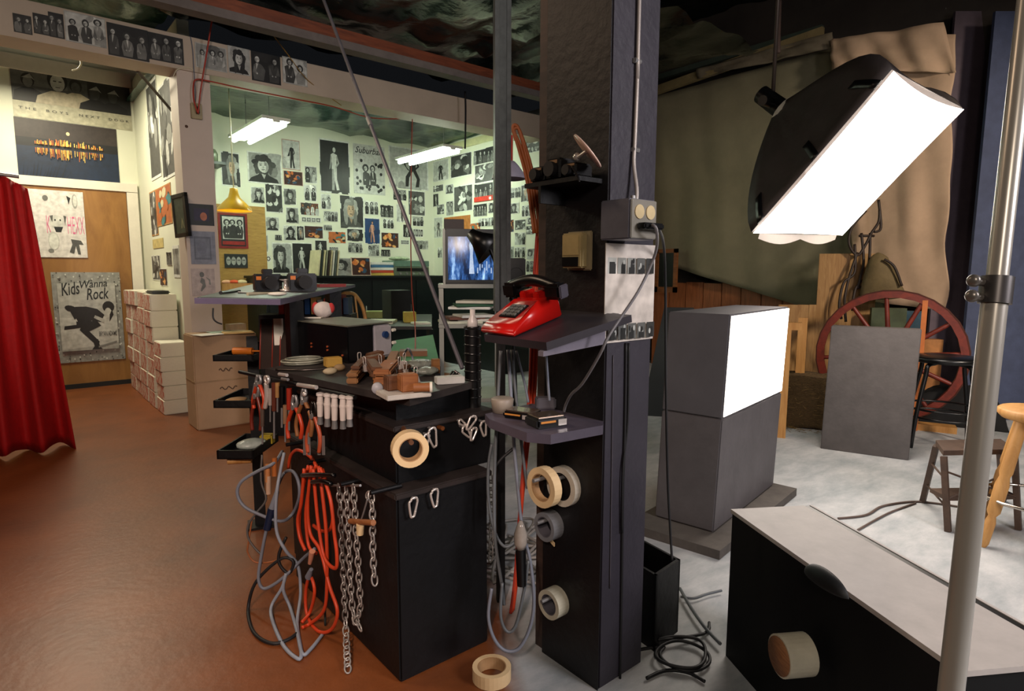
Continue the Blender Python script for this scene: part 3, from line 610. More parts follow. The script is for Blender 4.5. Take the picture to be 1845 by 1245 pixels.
# wall outlet on the column
t = thing('wall_outlet', 'beige outlet plate with a plug on the white column', 'outlet', at(353, 214, y=YC))
a, b_ = at(345, 213, y=YC), at(363, 188, y=YC)
MB().box((a.x, YC - .012, a.z), (b_.x, YC + .02, b_.z), bev=.003).build('cover_plate', M('beige_plate', '#9c8f6e', .5), t)
MB().box((a.x + .03, YC - .045, a.z + .035), (b_.x - .025, YC - .012, b_.z - .03), bev=.004).build('plug', BLK2, t)
MB().ball(at(337, 227, y=YC) + V((0, .02, 0)), .012, 8, sc=(1, .5, 1)).build('screw_head', M('rusty', '#4a3020', .6), None, 'dark knot hole on the column below the outlet', 'screw')
MB().tube([at(385, 15, y=5.3), at(375, 80, y=5.35), at(362, 160, y=5.42), at(357, 205, y=YC - .05)], .006).build('extension_cable', REDC, None, 'straight red cord running down to the column outlet', 'cord', )
MB().tube([at(356, 203, y=YC - .05), at(349, 178, y=YC - .04), at(349, 150, y=YC - .03), at(356, 143, y=YC - .03), at(376, 146, y=YC - .03), at(440, 160, y=YC - .01), at(530, 178, y=YC + .0), at(600, 192, y=YC + .1), at(668, 212, y=YC + .2), at(735, 214, y=YC + .3)], .006).build('extension_cable', REDC, None, 'red cord looped along the lower edge of the beam', 'cord')
MB().tube([at(343, 66, y=YC), at(347, 90, y=YC - .01), at(350, 140, y=YC - .01), at(352, 170, y=YC - .01), at(350, 190, y=YC - .02)], .004).build('power_cable', GREYC, None, 'thin grey cord down the joint above the column', 'cord')
MB().tube([at(312, 138, y=YC + .01), at(320, 125, y=YC), at(340, 122, y=YC - .005), at(350, 128, y=YC - .005)], .004).build('electric_cable', M('white_cord', '#c9c3a8', .5), None, 'short pale cord bridging the beam and column', 'cord')
MB().tube([at(143, 103, y=6.2), at(146, 115, y=6.2), at(140, 124, y=6.2), at(130, 127, y=6.2)], .006).build('electric_cable', M('white_cord', '#c9c3a8', .5), None, 'short pale cord curling under the beam at left', 'cord')
MB().tube([at(486, 55, y=5.1), at(520, 100, y=5.3), at(555, 145, y=YC - .01), at(615, 190, y=YC + .03)], .004, sub=3).build('electric_cable', M('yellow_cord', '#94702c', .5), None, 'thin yellow cord slanting down across the beam', 'cord')
# brace rod pair in the corridor
MB().cyl(at(248, 128, y=5.775), at(310, 200, x=XP + .004), .012).build('brace_rod', M('dark_rod', '#3a2f28', .5), None, 'dark slanting brace rod left of the column', 'rod')
# ================================================================== OFFICE
def fluoro(cx, y0, y1, z, label):
    t = thing('fluorescent_light', label, 'ceiling light', (cx, (y0 + y1) / 2, z), 'fluorescent lights of the office')
    MB().box((cx - .14, y0, z + .06), (cx + .14, y1, z + .09)).box((cx - .035, y0, z + .04), (cx + .035, y1, z + .06)).build('housing', M('white_enamel', '#d6d8ce', .4), t)
    for s in (-.085, .085): MB().cyl((cx + s, y0 + .02, z + .03), (cx + s, y1 - .02, z + .03), .022).build('tube', M('fluorescent_tube', '#ffffff', .3, emit=32, ecol=(.86, 1, .80), var=0), t)
    for yy in (y0 + .2, y1 - .2): MB().tube([(cx, yy, z + .11), (cx, yy, z + .405)], .004, spline=False).build('chain', STEEL, t)
fluoro(2.23, 6.3, 7.45, 2.68, 'left fluorescent light, brightest, above the yellow lamp')
fluoro(4.27, 6.2, 7.35, 2.66, 'right fluorescent light hanging in front of the grey posters')
t = thing('pendant_lamp', 'yellow bell-shaped pendant lamp on a white cord', 'lamp', at(423, 380, y=6.5))
c = at(423, 380, y=6.5); top = at(423, 338, y=6.5).z; hh = top - c.z; rr = (at(453, 380, y=6.5) - c).length
YEL = M('yellow_enamel', '#d9a520', .35, var=.05)
sh = MB().lathe([(rr, 0), (rr * .97, hh * .12), (rr * .62, hh * .38), (rr * .34, hh * .58), (rr * .26, hh * .78), (rr * .22, hh * .95), (0, hh), (0, hh - .004), (rr * .2, hh * .92), (rr * .24, hh * .76), (rr * .32, hh * .55), (rr * .6, hh * .35), (rr * .94, hh * .09), (rr, 0)], c, n=28).build('lamp_shade', YEL, t)
MB().ball(c + V((0, 0, .07)), .035).build('bulb', M('warm_bulb', '#fff0d0', .4, emit=34, ecol=(1, .66, .3), var=0), t)
MB().tube([c + V((0, 0, hh - .01)), c + V((0, 0, 3.05 - c.z))], .006, spline=False).build('cord', M('white_cord', '#c9c3a8', .5), t)
# counter along the back wall
t = thing('counter', 'long black cabinet counter under the pictures of the back wall', 'counter', (3.4, 7.55, 0))
zc = at(600, 497, y=7.15).z
GB = M('green_black_laminate', '#0d1716', .45, var=.3)
MB().box((2.34, 7.18, 0), (4.95, 7.9, zc - .03), bev=.006).build('body', GB, t)
MB().box((2.32, 7.14, zc - .03), (5.0, 7.92, zc), bev=.006).build('worktop', GB, t)
for i in range(4): 
    d = MB().box((2.37 + i * .65, 7.165, .12), (2.98 + i * .65, 7.18, zc - .06), bev=.004).build('door', GB, t)
    MB().cyl((2.92 + i * .65, 7.15, .7), (2.92 + i * .65, 7.15, .82), .008).build('handle', STEEL, d)
def on_counter(px, w, h, y=7.3): c = at(px, 497, y=y); return V((c.x, y, zc))
rn = random.Random(5)
cols = ['#c9c2a0', '#2a3330', '#d8d0a0', '#8d8f7a', '#3a2f28', '#b9b08a', '#d8d8cc', '#56605a']
for i in range(9):
    x = on_counter(567 + i * 4.2, 0, 0).x; lean = .12
    fr = Matrix.Translation((x, 7.35, zc + .003)) @ Matrix.Rotation(lean, 4, 'Y')
    MB().box((0, -.15, 0), (.016, .15, .31), fr=fr).build('record_sleeve', M('sleeve_' + cols[i % 8][1:], cols[i % 8], .6), None, '%s record from the left in the leaning row on the counter' % ['first', 'second', 'third', 'fourth', 'fifth', 'sixth', 'seventh', 'eighth', 'ninth'][i], 'record', 'records leaning on the counter')
def board_item(name, label, cat, x0, y0, x1, y1, yd, style, seed, paper=None, group=None, th=.01, lean=.1):
    a, b_ = at(x0, y1, y=yd), at(x1, y1, y=yd); zt_ = at((x0 + x1) / 2, y0, y=yd).z; zb = max(zc + .002, a.z) if yd > 7.1 else a.z
    fr = frame((a.x, yd, zb), (1, 0, 0), z=(0, -1, lean)); p = Print(fr, b_.x - a.x, zt_ - zb, paper or G(.6), th); p.draw(style, random.Random(seed)); return p.mb.build(name, PRINT, None, label, cat, group)
board_item('record_sleeve', 'grey record sleeve with a dark figure facing out at the end of the row', 'record', 592, 465, 634, 499, 7.25, 'portrait', 3, G(.5))
board_item('magazine', 'colourful red and white magazine standing on the counter', 'magazine', 634, 464, 668, 499, 7.22, 'warm', 5, lin('#d8c0b0'))
for i, (c, lb) in enumerate((('#d8d8d0', 'white'), ('#3f6f94', 'blue'), ('#d8d8d0', 'upper white'), ('#b8442c', 'red'), ('#c9b050', 'yellow'))):
    a = at(680, 497, y=7.35); k = 4 - i
    MB().box((-.17, -.12, 0), (.17, .12, .034), fr=rz(.06 * math.sin(i * 3), (a.x + .05, 7.4, zc + .002 + k * .035)), bev=.003).build('book', M('book_' + lb.replace(' ', '_'), c, .55), None, '%s book in the flat pile on the counter beside the magazine' % lb, 'book', 'flat pile of books on the counter')
t = thing('cassette_rack', 'green tinted cassette deck with a clear lid on the counter', 'stereo', V((on_counter(735, 0, 0).x, 7.4, zc)))
x0 = on_counter(708, 0, 0).x; x1 = on_counter(770, 0, 0).x
MB().box((x0, 7.25, zc), (x1, 7.6, zc + .12), bev=.006).build('case', M('green_grey_metal', '#63705c', .4), t)
MB().box((x0 + .03, 7.24, zc + .06), (x1 - .03, 7.25, zc + .105)).build('display', BLK2, t)
MB().box((x0, 7.25, zc + .122), (x1, 7.6, zc + .2), bev=.004).build('lid', M('smoked_lid', '#5f7a6c', .15), t)
for i in range(4): MB().cyl((x0 + .08 + i * .1, 7.235, zc + .03), (x0 + .08 + i * .1, 7.25, zc + .03), .015).build('knob', STEEL, t)
a = on_counter(730, 0, 0); MB().ball(V((a.x, 7.45, zc + .23)), .1, 8, sc=(1.6, .8, .3)).build('crumpled_paper', M('greenish_paper', '#8f9a80', .8, var=.5, scale=20), None, 'crumpled greenish paper on top of the cassette deck', 'paper')
# things at the counter's left end
t = thing('wooden_crate', 'pale wooden crate of odds and ends under the cork board', 'crate', at(422, 525, d=7.2))
c = at(400, 535, d=7.2); fr = facing(c)
for s in ((0, 0, 0, .34, .012, .16), (0, .3, 0, .34, .312, .16), (0, 0, 0, .012, .31, .16), (.328, 0, 0, .34, .31, .16), (0, 0, 0, .34, .31, .01)): MB().box(s[:3], s[3:], fr=fr).build('side', OAK, t)
for i, (x, c1, lb) in enumerate(((.06, '#d8a080', 'pink'), (.14, '#c8502c', 'orange'), (.23, '#d9c9a0', 'cream'))): MB().ball(fr @ V((x, .15, .17)), .05, 7, sc=(1.2, 1, .6)).build('rag', M('rag_' + lb, c1, .8, bump=.4), None, '%s crumpled rag in the wooden crate' % lb, 'rag', 'rags in the crate')
# shelf at upper left of the office
MB().box((1.42, 7.6, 2.46), (2.1, YB, 2.49)).build('wall_shelf', GB, None, 'dark wall shelf left of the bright ceiling lamp', 'shelf')
for i, (x, c1, lb) in enumerate(((1.74, '#7a3a24', 'brown'), (1.85, '#1c2a22', 'black'), (1.95, '#56604a', 'olive'))): MB().lathe([(0, 0), (.05, 0), (.055, .1), (.03, .15), (0, .16)], (x + .05, 7.75, 2.49), n=12).build('jar', M('jar_' + lb, c1, .3), None, '%s jar on the dark wall shelf' % lb, 'jar', 'jars on the wall shelf')
MB().box((1.44, 5.74, 1.0), (1.475, 5.79, 2.75)).build('upright_board', M('maroon_board', '#5e3a30', .6), None, 'narrow maroon board beside the right edge of the column', 'board')
# office table with a green top
t = thing('work_table', 'table with a bright green top behind the workbench', 'table', at(740, 640, z=0.68))
P = [at(712, 613, z=.7), at(780, 603, z=.7), at(792, 655, z=.7), at(690, 662, z=.7)]
MB().hexa([q - V((0, 0, .03)) for q in P[::-1]] + P[::-1]).build('tabletop', M('green_baize', '#3d8a52', .7, var=.08), t)
for q in P: 
    cc = (P[0] + P[1] + P[2] + P[3]) / 4; e = q + (cc - q) * .12
    MB().box((e.x - .02, e.y - .02, 0), (e.x + .02, e.y + .02, .67)).build('leg', BLACK, t)
a = at(745, 640, z=.7); MB().box((-.09, -.06, 0), (.09, .06, .035), fr=facing(a)).build('wooden_tray', wood('brown_tray', '#7a4a22', '#5a3418'), None, 'small brown tray on the green table', 'tray')
# low bookcase with books, seen under the long shelf
fb = facing(at(570, 600, d=4.6), -.25); zb = at(570, 567, d=4.6).z
MB().box((-.42, 0, -fb.translation.z), (.26, .24, zb - fb.translation.z), fr=fb).build('low_cabinet', BLACK, None, 'low black cabinet behind the power pack', 'cabinet')
bcol = [('#a02c20', 'red'), ('#c9c2b0', 'cream'), ('#1d4470', 'blue'), ('#101418', 'black'), ('#18406a', 'dark blue'), ('#b88a4a', 'tan'), ('#8a8f88', 'grey'), ('#c23a2c', 'bright red'), ('#2c6aa0', 'light blue'), ('#7a1c1c', 'maroon'), ('#243a52', 'navy')]
for i, (c1, lb) in enumerate(bcol):
    x = -.28 + i * .048
    MB().box((x, .03, zb - fb.translation.z + .002), (x + .036, .2, zb - fb.translation.z + .13 + .02 * math.sin(i * 5)), fr=fb).build('book', M('spine_' + lb.replace(' ', '_'), c1, .55), None, '%s book standing on the low black cabinet' % lb, 'book', 'books on the low cabinet')
# bentwood chair
c = at(642, 600, d=4.95); t = thing('bentwood_chair', 'bentwood hoop back chair in light wood behind the power pack', 'chair', (c.x, c.y, 0)); fr = facing((c.x, c.y, 0), 1.05)
zt_ = at(642, 528, d=4.95).z
MB().tube([fr @ V(q) for q in ((-.19, 0, .45), (-.2, .03, zt_ - .2), (-.12, .06, zt_ - .03), (0, .07, zt_), (.12, .06, zt_ - .03), (.2, .03, zt_ - .2), (.19, 0, .45))], .016, 8).build('back_hoop', OAK, t)
for x in (-.1, -.035, .035, .1): MB().cyl(fr @ V((x, 0, .45)), fr @ V((x, .06, zt_ - .03)), .008).build('spindle', OAK, t)
MB().lathe([(0, 0), (.21, 0), (.22, .02), (.2, .04), (0, .035)], fr @ V((0, -.18, .42)), n=20).build('seat', OAK, t)
for x, y in ((-.14, -.05), (.14, -.05), (-.15, -.33), (.15, -.33)): MB().cyl(fr @ V((x, y, .42)), fr @ V((x * 1.3, y * 1.15, 0)), .016, .012).build('leg', OAK, t)
# office desk with papers
t = thing('desk', 'black office desk with papers beyond the green table', 'desk', at(720, 590, z=0.74)); DZ = .76
P = [at(668, 588, z=DZ), at(778, 588, z=DZ), at(778, 566, z=DZ), at(668, 566, z=DZ)]
MB().hexa([q - V((0, 0, .03)) for q in P] + P).build('desktop', GB, t)
for q in P: e = q + ((P[0] + P[2]) / 2 - q) * .06; MB().box((e.x - .025, e.y - .025, 0), (e.x + .025, e.y + .025, DZ - .03)).build('leg', GB, t)
DG_ = 'papers and things on the office desk'
for i, (x, y, w, dp, h, c1, nm, lb) in enumerate(((680, 582, .34, .25, .03, '#d2d6c0', 'paper_stack', 'pale loose paper stack at the left of the office desk'), (685, 572, .3, .2, .07, '#8f9a58', 'folder_stack', 'green folder stack behind the pale papers on the office desk'), (738, 580, .12, .12, .1, '#b8a63c', 'note_pad', 'yellow pad standing on the office desk'), (758, 584, .16, .14, .02, '#d8dcc8', 'paper_stack', 'small white paper stack at the right of the office desk'), (715, 574, .22, .25, .3, '#0c1211', 'monitor', 'black boxy monitor in the middle of the office desk'))):
    c = at(x, y, z=DZ + .001); MB().box((-w / 2, -dp / 2, 0), (w / 2, dp / 2, h), fr=facing(c, .15 * i - .2), bev=.003).build(nm, M('desk_item_' + lb.split()[0], c1, .6), None, lb, nm.replace('_', ' '), DG_)
MB().box((4.72, 5.75, 0), (5.1, 7.1, 1.12), bev=.006).box((4.7, 5.72, 1.12), (5.11, 7.12, 1.15), bev=.004).build('side_cabinet', GB, None, 'black cabinet along the right wall behind the television cart', 'cabinet')
# television on its cart
d0 = 4.3; c = at(850, 512, d=d0); ft = facing((c.x, c.y, 0), .05); zs = c.z; pxm = d0 / F
t = thing('media_cart', 'tall grey metal cart under the television', 'cart', (c.x, c.y, 0))
GM = M('grey_metal', '#8b8c84', .4, .3, var=.1)
hw = 55 * pxm
for x in (-hw, hw):
    for y in (0, .42): MB().box((x - .016, y - .016, 0), (x + .016, y + .016, zs - .03), fr=ft).build('leg', GM, t)
for zz in (zs, zs - 72 * pxm, .35): MB().box((-hw - .02, -.02, zz - .028), (hw + .02, .44, zz), fr=ft, bev=.004).build('shelf', GM, t)
t = thing('television', 'television showing a blue performance picture on the grey cart', 'television', (c.x, c.y, zs))
tw, th_ = 48 * pxm, 98 * pxm
MB().box((-tw, .0, zs), (tw, .4, zs + th_), fr=ft, bev=.01).box((-tw * .7, .4, zs + .03), (tw * .7, .5, zs + th_ * .8), fr=ft, bev=.02).build('case', M('tv_case', '#101312', .4), t)
MB().box((-tw - .012, -.006, zs), (-tw + .004, .38, zs + th_), fr=ft).build('side_panel', GM, t)
def tv_mat():
    mt = M('tv_picture', '#0a1420', .2, var=0); nt = mt.node_tree; n = nt.nodes; L = nt.links; b = n['Principled BSDF']
    n['Mapping'].inputs['Scale'].default_value = (14, 1, 3); n['Noise Texture'].inputs['Scale'].default_value = 1.7; n['Noise Texture'].inputs['Detail'].default_value = 8
    r = n.new('ShaderNodeValToRGB'); e = r.color_ramp.elements; e[0].position = .42; e[0].color = (.004, .012, .04, 1); e[1].position = .72; e[1].color = (.45, .7, 1, 1); q = e.new(.56); q.color = (.03, .1, .3, 1)
    L.new(n['Noise Texture'].outputs['Fac'], r.inputs['Fac']); L.new(r.outputs['Color'], b.inputs['Emission Color']); b.inputs['Emission Strength'].default_value = .9
    return mt
b = MB(); NN = 8; vs = []
for j in range(NN + 1):
    for i in range(NN + 1):
        u, v = i / NN * 2 - 1, j / NN * 2 - 1; vs.append(ft @ V((u * tw * .88, -.012 + .012 * (u * u + v * v) / 2, zs + th_ * (.5 + v * .39 - .03))))
b.add(vs, [(j * (NN + 1) + i, j * (NN + 1) + i + 1, (j + 1) * (NN + 1) + i + 1, (j + 1) * (NN + 1) + i) for j in range(NN) for i in range(NN)], 0, None, True).build('screen', tv_mat(), t)
TVB = M('tv_bright_figure', '#c8d8f0', .4, emit=.35, ecol=(.45, .65, 1), var=.5, scale=30)
b = MB()
for pts in ([(-.1, -.35), (-.06, .1), (-.1, .3), (-.02, .45), (.06, .3), (.04, .05), (.1, -.35)], ): b.prism([(x * tw, zs + th_ * (.47 + y * .8)) for x, y in pts], .002, 0, ft @ Matrix(((1, 0, 0, 0), (0, 0, -1, -.014), (0, 1, 0, 0), (0, 0, 0, 1))))
for i in range(7): b.box((tw * (.2 + i * .085), -.016, zs + th_ * (.2 + .05 * (i % 3))), (tw * (.24 + i * .085), -.014, zs + th_ * (.3 + .06 * ((i * 2) % 3))), fr=ft)
b.build('screen_figure', TVB, t)
# things on the cart's lower shelf and on top of the television
rn = random.Random(8); zz = zs - 72 * pxm
for i, (x, yy, h0, rt, w, c1, lb) in enumerate(((-.08, .1, .0, .1, .3, '#c9cdb8', 'pale green lowest'), (.05, .12, .02, -.1, .28, '#e0e0d6', 'white second'), (-.05, .1, .04, .2, .26, '#6a4030', 'brown third'), (.02, .1, .06, .3, .25, '#d8d8d0', 'cream fourth'), (.0, .12, .14, -.2, .3, '#f0efe6', 'white fifth'), (.02, .1, .17, .1, .28, '#2a5a3c', 'dark green sixth'), (.06, .1, .2, -.3, .3, '#d9d6c4', 'topmost ivory'))):
    MB().box((-w / 2, -.1, 0), (w / 2, .12, .018), fr=ft @ rz(rt, (x, yy, zz + .001 + h0 * .72)) , bev=.002).build('paper_pile', M('pile_' + lb.split()[0] + str(i), c1, .7), None, '%s layer of papers on the cart shelf' % lb, 'papers', 'papers piled on the cart shelf')
MB().box((-.19, .05, zs + th_ + .001), (-.05, .15, zs + th_ + .07), fr=ft).build('picture_frame', M('dark_brown_box', '#2c1a14', .5), None, 'small dark framed picture standing on the television', 'picture')
# black lamp head in front of the television
c = at(884, 450, d=3.6); t = thing('studio_lamp', 'black cone-shaped lamp head in front of the television corner', 'lamp', (c.x, c.y, c.z - .13))
MB().lathe([(.0, .16), (.03, .16), (.05, .1), (.11, 0), (.105, 0), (.04, .1), (0, .14)], c, (-.45, .5, .55), 20).build('reflector', BLK2, t)
MB().cyl(c + V((.0, .0, .0)), at(905, 505, d=3.6), .012).build('arm', BLK2, t)
MB().tube([at(838, 165, y=5.3), at(839, 200, y=5.3), at(838, 268, y=5.3)], .010, 5, sub=8).build('hanging_chain', BLACK, None, 'thin dark chain hanging from the ceiling in front of the beam', 'chain')
# speaker right of the pole
c = at(930, 512, d=5.2); f2 = facing(c)
t = thing('speaker', 'black speaker on a stand behind the grey pole', 'speaker', (c.x, c.y, 0))
MB().box((-.08, 0, -.02), (.08, .18, .22), fr=f2, bev=.008).build('cabinet', BLK2, t); MB().lathe([(0, 0), (.05, -.01), (.06, .004)], f2 @ V((0, 0, .08)), f2.to_3x3() @ V((0, -1, 0)), 16).build('cone', RUB, t)
MB().cyl((c.x, c.y, 0), c + V((0, .05, -.02)), .02).build('stand', BLACK, t)
# long purple-grey counter
t = thing('long_shelf', 'long purple grey counter shelf reaching from the front left into the office', 'shelf', at(505, 550, z=1.12))
P = [at(350, 536, z=1.15), at(505, 538, z=1.15), at(640, 512, z=1.15), at(470, 508, z=1.15)]
PUR = M('purple_grey_paint', '#5f566e', .5, var=.1, bump=.05); TOPG = M('dark_grey_top', '#23262b', .4)
MB().hexa([q - V((0, 0, .024)) for q in P[::-1]] + [q - V((0, 0, .002)) for q in P[::-1]]).build('board', PUR, t)
cc = (P[0] + P[1] + P[2] + P[3]) / 4; Q = [q + (cc - q) * .02 for q in P]
MB().hexa([q - V((0, 0, .002)) for q in Q[::-1]] + [q for q in Q[::-1]]).build('top', TOPG, t)
c = at(530, 560, d=2.6); MB().box((c.x - .03, c.y - .03, 0), (c.x + .03, c.y + .03, 1.126)).build('leg', BLACK, t)
c = at(600, 530, d=4.0); MB().box((c.x - .04, c.y - .04, 0), (c.x + .04, c.y + .04, 1.126)).build('leg', BLACK, t)
MB().tube([at(384, 555, d=2.25), at(384, 572, d=2.25), at(390, 580, d=2.25), at(400, 584, d=2.25)], .003).build('hook', BLACK, t)
def on_shelf(px, py): return at(px, py, z=1.151)
SG = 'small gear on the long shelf'
def camera_body(px, py, sc, label, acc):
    c = on_shelf(px, py); t = thing('camera', label, 'camera', c, SG); f = facing(c, .3)
    MB().box((-.055 * sc, -.02, 0), (.055 * sc, .025, .07 * sc), fr=f, bev=.006).box((-.02 * sc, -.015, .07 * sc), (.02 * sc, .02, .09 * sc), fr=f, bev=.004).build('body', BLK2, t)
    MB().cyl(f @ V((0, -.02, .035 * sc)), f @ V((0, -.06, .035 * sc)), .027 * sc, n=16).build('lens', RUB, t)
    MB().box((-.05 * sc, -.0215, .045 * sc), (-.03 * sc, -.02, .06 * sc), fr=f).build('badge', M('orange_badge', acc, .4), t)
camera_body(483, 524, 1.25, 'black camera with an orange mark on the long shelf', '#c8702a')
camera_body(545, 524, 1.3, 'black camera on the long shelf beside the wire stand', '#6a3a2a')
c = on_shelf(515, 524); t = thing('wire_stand', 'small silver stand between the two cameras', 'stand', c, SG)
MB().lathe([(.03, 0), (.032, .008), (.012, .012), (.01, .05), (.03, .055), (.03, .06)], c, n=14).build('base', CHROME, t)
for i, (a, b_, r, m_, lb, nm) in enumerate((((398, 531), (432, 527), .008, BLK2, 'black handled brush lying at the left of the long shelf', 'brush'), ((430, 529), (452, 530), .005, STEEL, 'silver pen lying beside the brush on the long shelf', 'pen'), ((446, 533), (492, 531), .007, M('pale_tube', '#b0a890', .5), 'pale tube lying in front of the orange-marked camera', 'tube'))):
    MB().cyl(on_shelf(*a) + V((0, 0, r)), on_shelf(*b_) + V((0, 0, r)), r, r * .7).build(nm, m_, None, lb, nm, SG)
c = on_shelf(597, 517); MB().box((-.09, -.03, 0), (.09, .03, .02), fr=facing(c, .4)).build('book', M('dark_red_cover', '#7c2420', .5), None, 'dark red booklet lying near the far end of the long shelf', 'book', SG)
c = on_shelf(500, 533); MB().ball(c + V((0, 0, .008)), .025, 8, sc=(1.6, 1, .33)).build('paper_scrap', PAPER, None, 'white paper scrap at the corner of the long shelf', 'paper', SG)
# tray stand
t = thing('tray_stand', 'black stand with three tool trays left of the workbench', 'stand', at(456, 860, d=2.95))
pc = at(458, 700, d=2.95); pc = V((pc.x, pc.y, 0)); t.location = pc; WM[t.name] = pc
MB().box((-.025, -.025, 0), (.025, .025, at(458, 605, d=2.95).z), fr=facing(pc)).box((-.06, -.06, 0), (.06, .06, .012), fr=facing(pc)).build('post', BLACK, t)
for i, (px0, py0, pyb) in enumerate(((383, 640, 628), (384, 722, 705), (390, 812, 780))):
    a = at(px0, py0, d=2.75); b_ = at(456, py0 - 2, d=2.75); f = frame(a, (b_ - a) - V((0, 0, (b_ - a).z))); L_ = V(((b_ - a).x, (b_ - a).y)).length; W_ = .3; q = MB(); h = .028 + .006 * i
    q.box((0, 0, -h), (L_, W_, -h + .006), fr=f).box((0, 0, -h), (L_, .008, 0), fr=f).box((0, W_ - .008, -h), (L_, W_, 0), fr=f).box((0, 0, -h), (.008, W_, 0), fr=f).box((L_ - .008, 0, -h), (L_, W_, 0), fr=f).build('tray', BLACK, t)
    z0 = -h + .007
    TG = 'items in the tool trays'
    if i == 0:
        MB().cyl(f @ V((.04, .12, z0 + .025)), f @ V((.13, .12, z0 + .025)), .017).cyl(f @ V((.13, .12, z0 + .025)), f @ V((.19, .12, z0 + .025)), .004).build('screwdriver', M('amber_handle', '#b8651c', .35), None, 'amber handled screwdriver in the top tray', 'screwdriver', TG)
        MB().box((.08, .18, z0), (.18, .26, z0 + .06), fr=f, bev=.01).build('black_case', BLK2, None, 'small black case at the back of the top tray', 'case', TG)
    if i == 1:
        MB().ball(f @ V((.06, .1, z0 + .012)), .035, 8, sc=(1.4, 1, .3)).build('rag', M('tan_rag', '#a08058', .8), None, 'tan rag in the middle tray', 'rag', TG)
        MB().lathe([(0, 0), (.03, 0), (.035, .03), (.03, .035), (0, .03)], f @ V((.13, .2, z0)), n=14).build('lid', M('white_green_lid', '#a9b8a8', .4), None, 'pale round lid in the middle tray', 'lid', TG)
    if i == 2:
        MB().ball(f @ V((.1, .14, z0 + .025)), .055, 9, sc=(1.3, 1, .45)).build('plastic_bag', M('white_plastic', '#b9c4bc', .3, bump=.8, bscale=30), None, 'crumpled white plastic bag in the lowest tray', 'bag', TG)
        MB().box((.11, .2, z0), (.17, .25, z0 + .05), fr=f, bev=.006).build('yellow_box', M('yellow_label', '#b09a2a', .5), None, 'yellow object behind the plastic bag in the lowest tray', 'box', TG)
        MB().cyl(f @ V((.03, .04, -h - .02)), f @ V((.13, .06, -h - .02)), .016).build('roller', OAK, t)
# ================================================================== WORKBENCH WITH TOOLS
XC, YW = .852, 1.543
LEDG = M('worn_ledge', '#251d1b', .6, var=.4)
t = thing('workbench', 'black stacked workbench cabinet carrying tools, chains and cords', 'workbench', (1.02, 1.98, 0))
WB = t
MB().box((XC, YW, 0), (1.19, 2.40, .6), bev=.006).build('trunk', BLACK, t)
MB().box((XC - .012, YW - .012, .585), (1.2, 2.41, .605), bev=.004).build('trunk_lid', LEDG, t)
MB().box((.885, 1.60, .605), (1.25, 2.36, .78), bev=.006).build('middle_cabinet', BLACK, t)
MB().box((.872, 1.588, .772), (1.262, 2.37, .79), bev=.004).build('middle_lid', LEDG, t)
MB().box((.92, 1.66, .79), (1.2, 2.28, .875)).build('upper_cabinet', BLACK, t)
BP = [at(478, 664, z=.9), at(738, 718, z=.9), at(850, 688, z=.9), at(600, 640, z=.9)]
TOPM = M('bench_top', '#2c2726', .5, var=.35, scale=14)
MB().hexa([q - V((0, 0, .022)) for q in BP] + BP).build('worktop', TOPM, t)
e = (BP[1] - BP[0]).normalized(); TN = V((e.y, -e.x, 0)).normalized()
if TN.x > 0: TN = -TN
def tp(px, py, o=.02): return at(px, py, pl=(BP[0] + TN * o, TN))
MB().cyl(tp(432, 670, .02), tp(640, 716, .02), .007).cyl(tp(560, 697, .02), tp(560, 697, -.03), .006).cyl(tp(480, 681, .02), tp(480, 681, -.03), .006).build('tool_rail', BLACK, t)
TG = 'hand tools hanging on the bench rail'
HNDL = M('orange_handle', '#b83a1c', .4); DARKM = M('dark_tool_steel', '#4a4542', .3, .9)
def pliers(px0, py0, py1, spread, label, hand=HNDL, jaw=STEEL):
    """handles up over the rail, or legs down: a pair of bowed levers round a pivot"""
    pt = tp(px0, py0, .03); t = thing('pliers', label, 'pliers', tp(px0, (py0 + py1) / 2, .03), TG); ym = py0 + (py1 - py0) * .32
    for s in (-1, 1):
        MB().tube([tp(px0 + s * 1.5, ym - 4, .03), tp(px0 + s * spread * .8, ym + (py1 - ym) * .3, .03), tp(px0 + s * spread * 1.1, ym + (py1 - ym) * .65, .03), tp(px0 + s * spread * .9, py1, .03)], .007, 8).build('handle', hand, t)
        MB().tube([tp(px0 + s * 2, ym - 3, .03), tp(px0 + s * 4, ym - (ym - py0) * .5, .03), tp(px0 + s * 1.5, py0, .03)], [.007, .006, .004], 8).build('jaw', jaw, t)
    q = tp(px0, ym - 3, .03); MB().cyl(q - TN * .01, q + TN * .01, .009).build('pivot', STEEL, t)
pliers(466, 676, 736, 9, 'red handled pliers furthest left on the bench rail')
pliers(462, 690, 775, 8, 'dark pliers hanging low at the far left of the bench rail', M('dark_red_handle', '#6a2418', .4))
pliers(531, 712, 790, 12, 'large red handled cutters in the middle of the bench rail')
pliers(548, 700, 786, 13, 'cutters with tan and red handles right of the large red cutters', M('tan_handle', '#8a5a34', .45))
pliers(565, 724, 815, 11, 'dark steel cutters with red grips, nearest the silver nut drivers', M('brick_handle', '#a84a2c', .4), DARKM)
def driver(px0, py0, py1, r, label, hmat, name='screwdriver', tilt=0):
    t = thing(name, label, name.replace('_', ' '), tp(px0, py1, .03), TG); ym = py0 + (py1 - py0) * .5
    MB().cyl(tp(px0, py0, .03), tp(px0 + tilt * .5, ym, .03), r, r * .9).build('handle', hmat, t); MB().cyl(tp(px0 + tilt * .5, ym, .03), tp(px0 + tilt, py1, .03), r * .4).build('shaft', STEEL, t)
driver(494, 690, 790, .009, 'screwdriver with a brown handle left of the large cutters', M('brown_handle', '#5a2a1c', .4))
driver(508, 696, 770, .01, 'screwdriver with a black handle beside the brown one', BLK2)
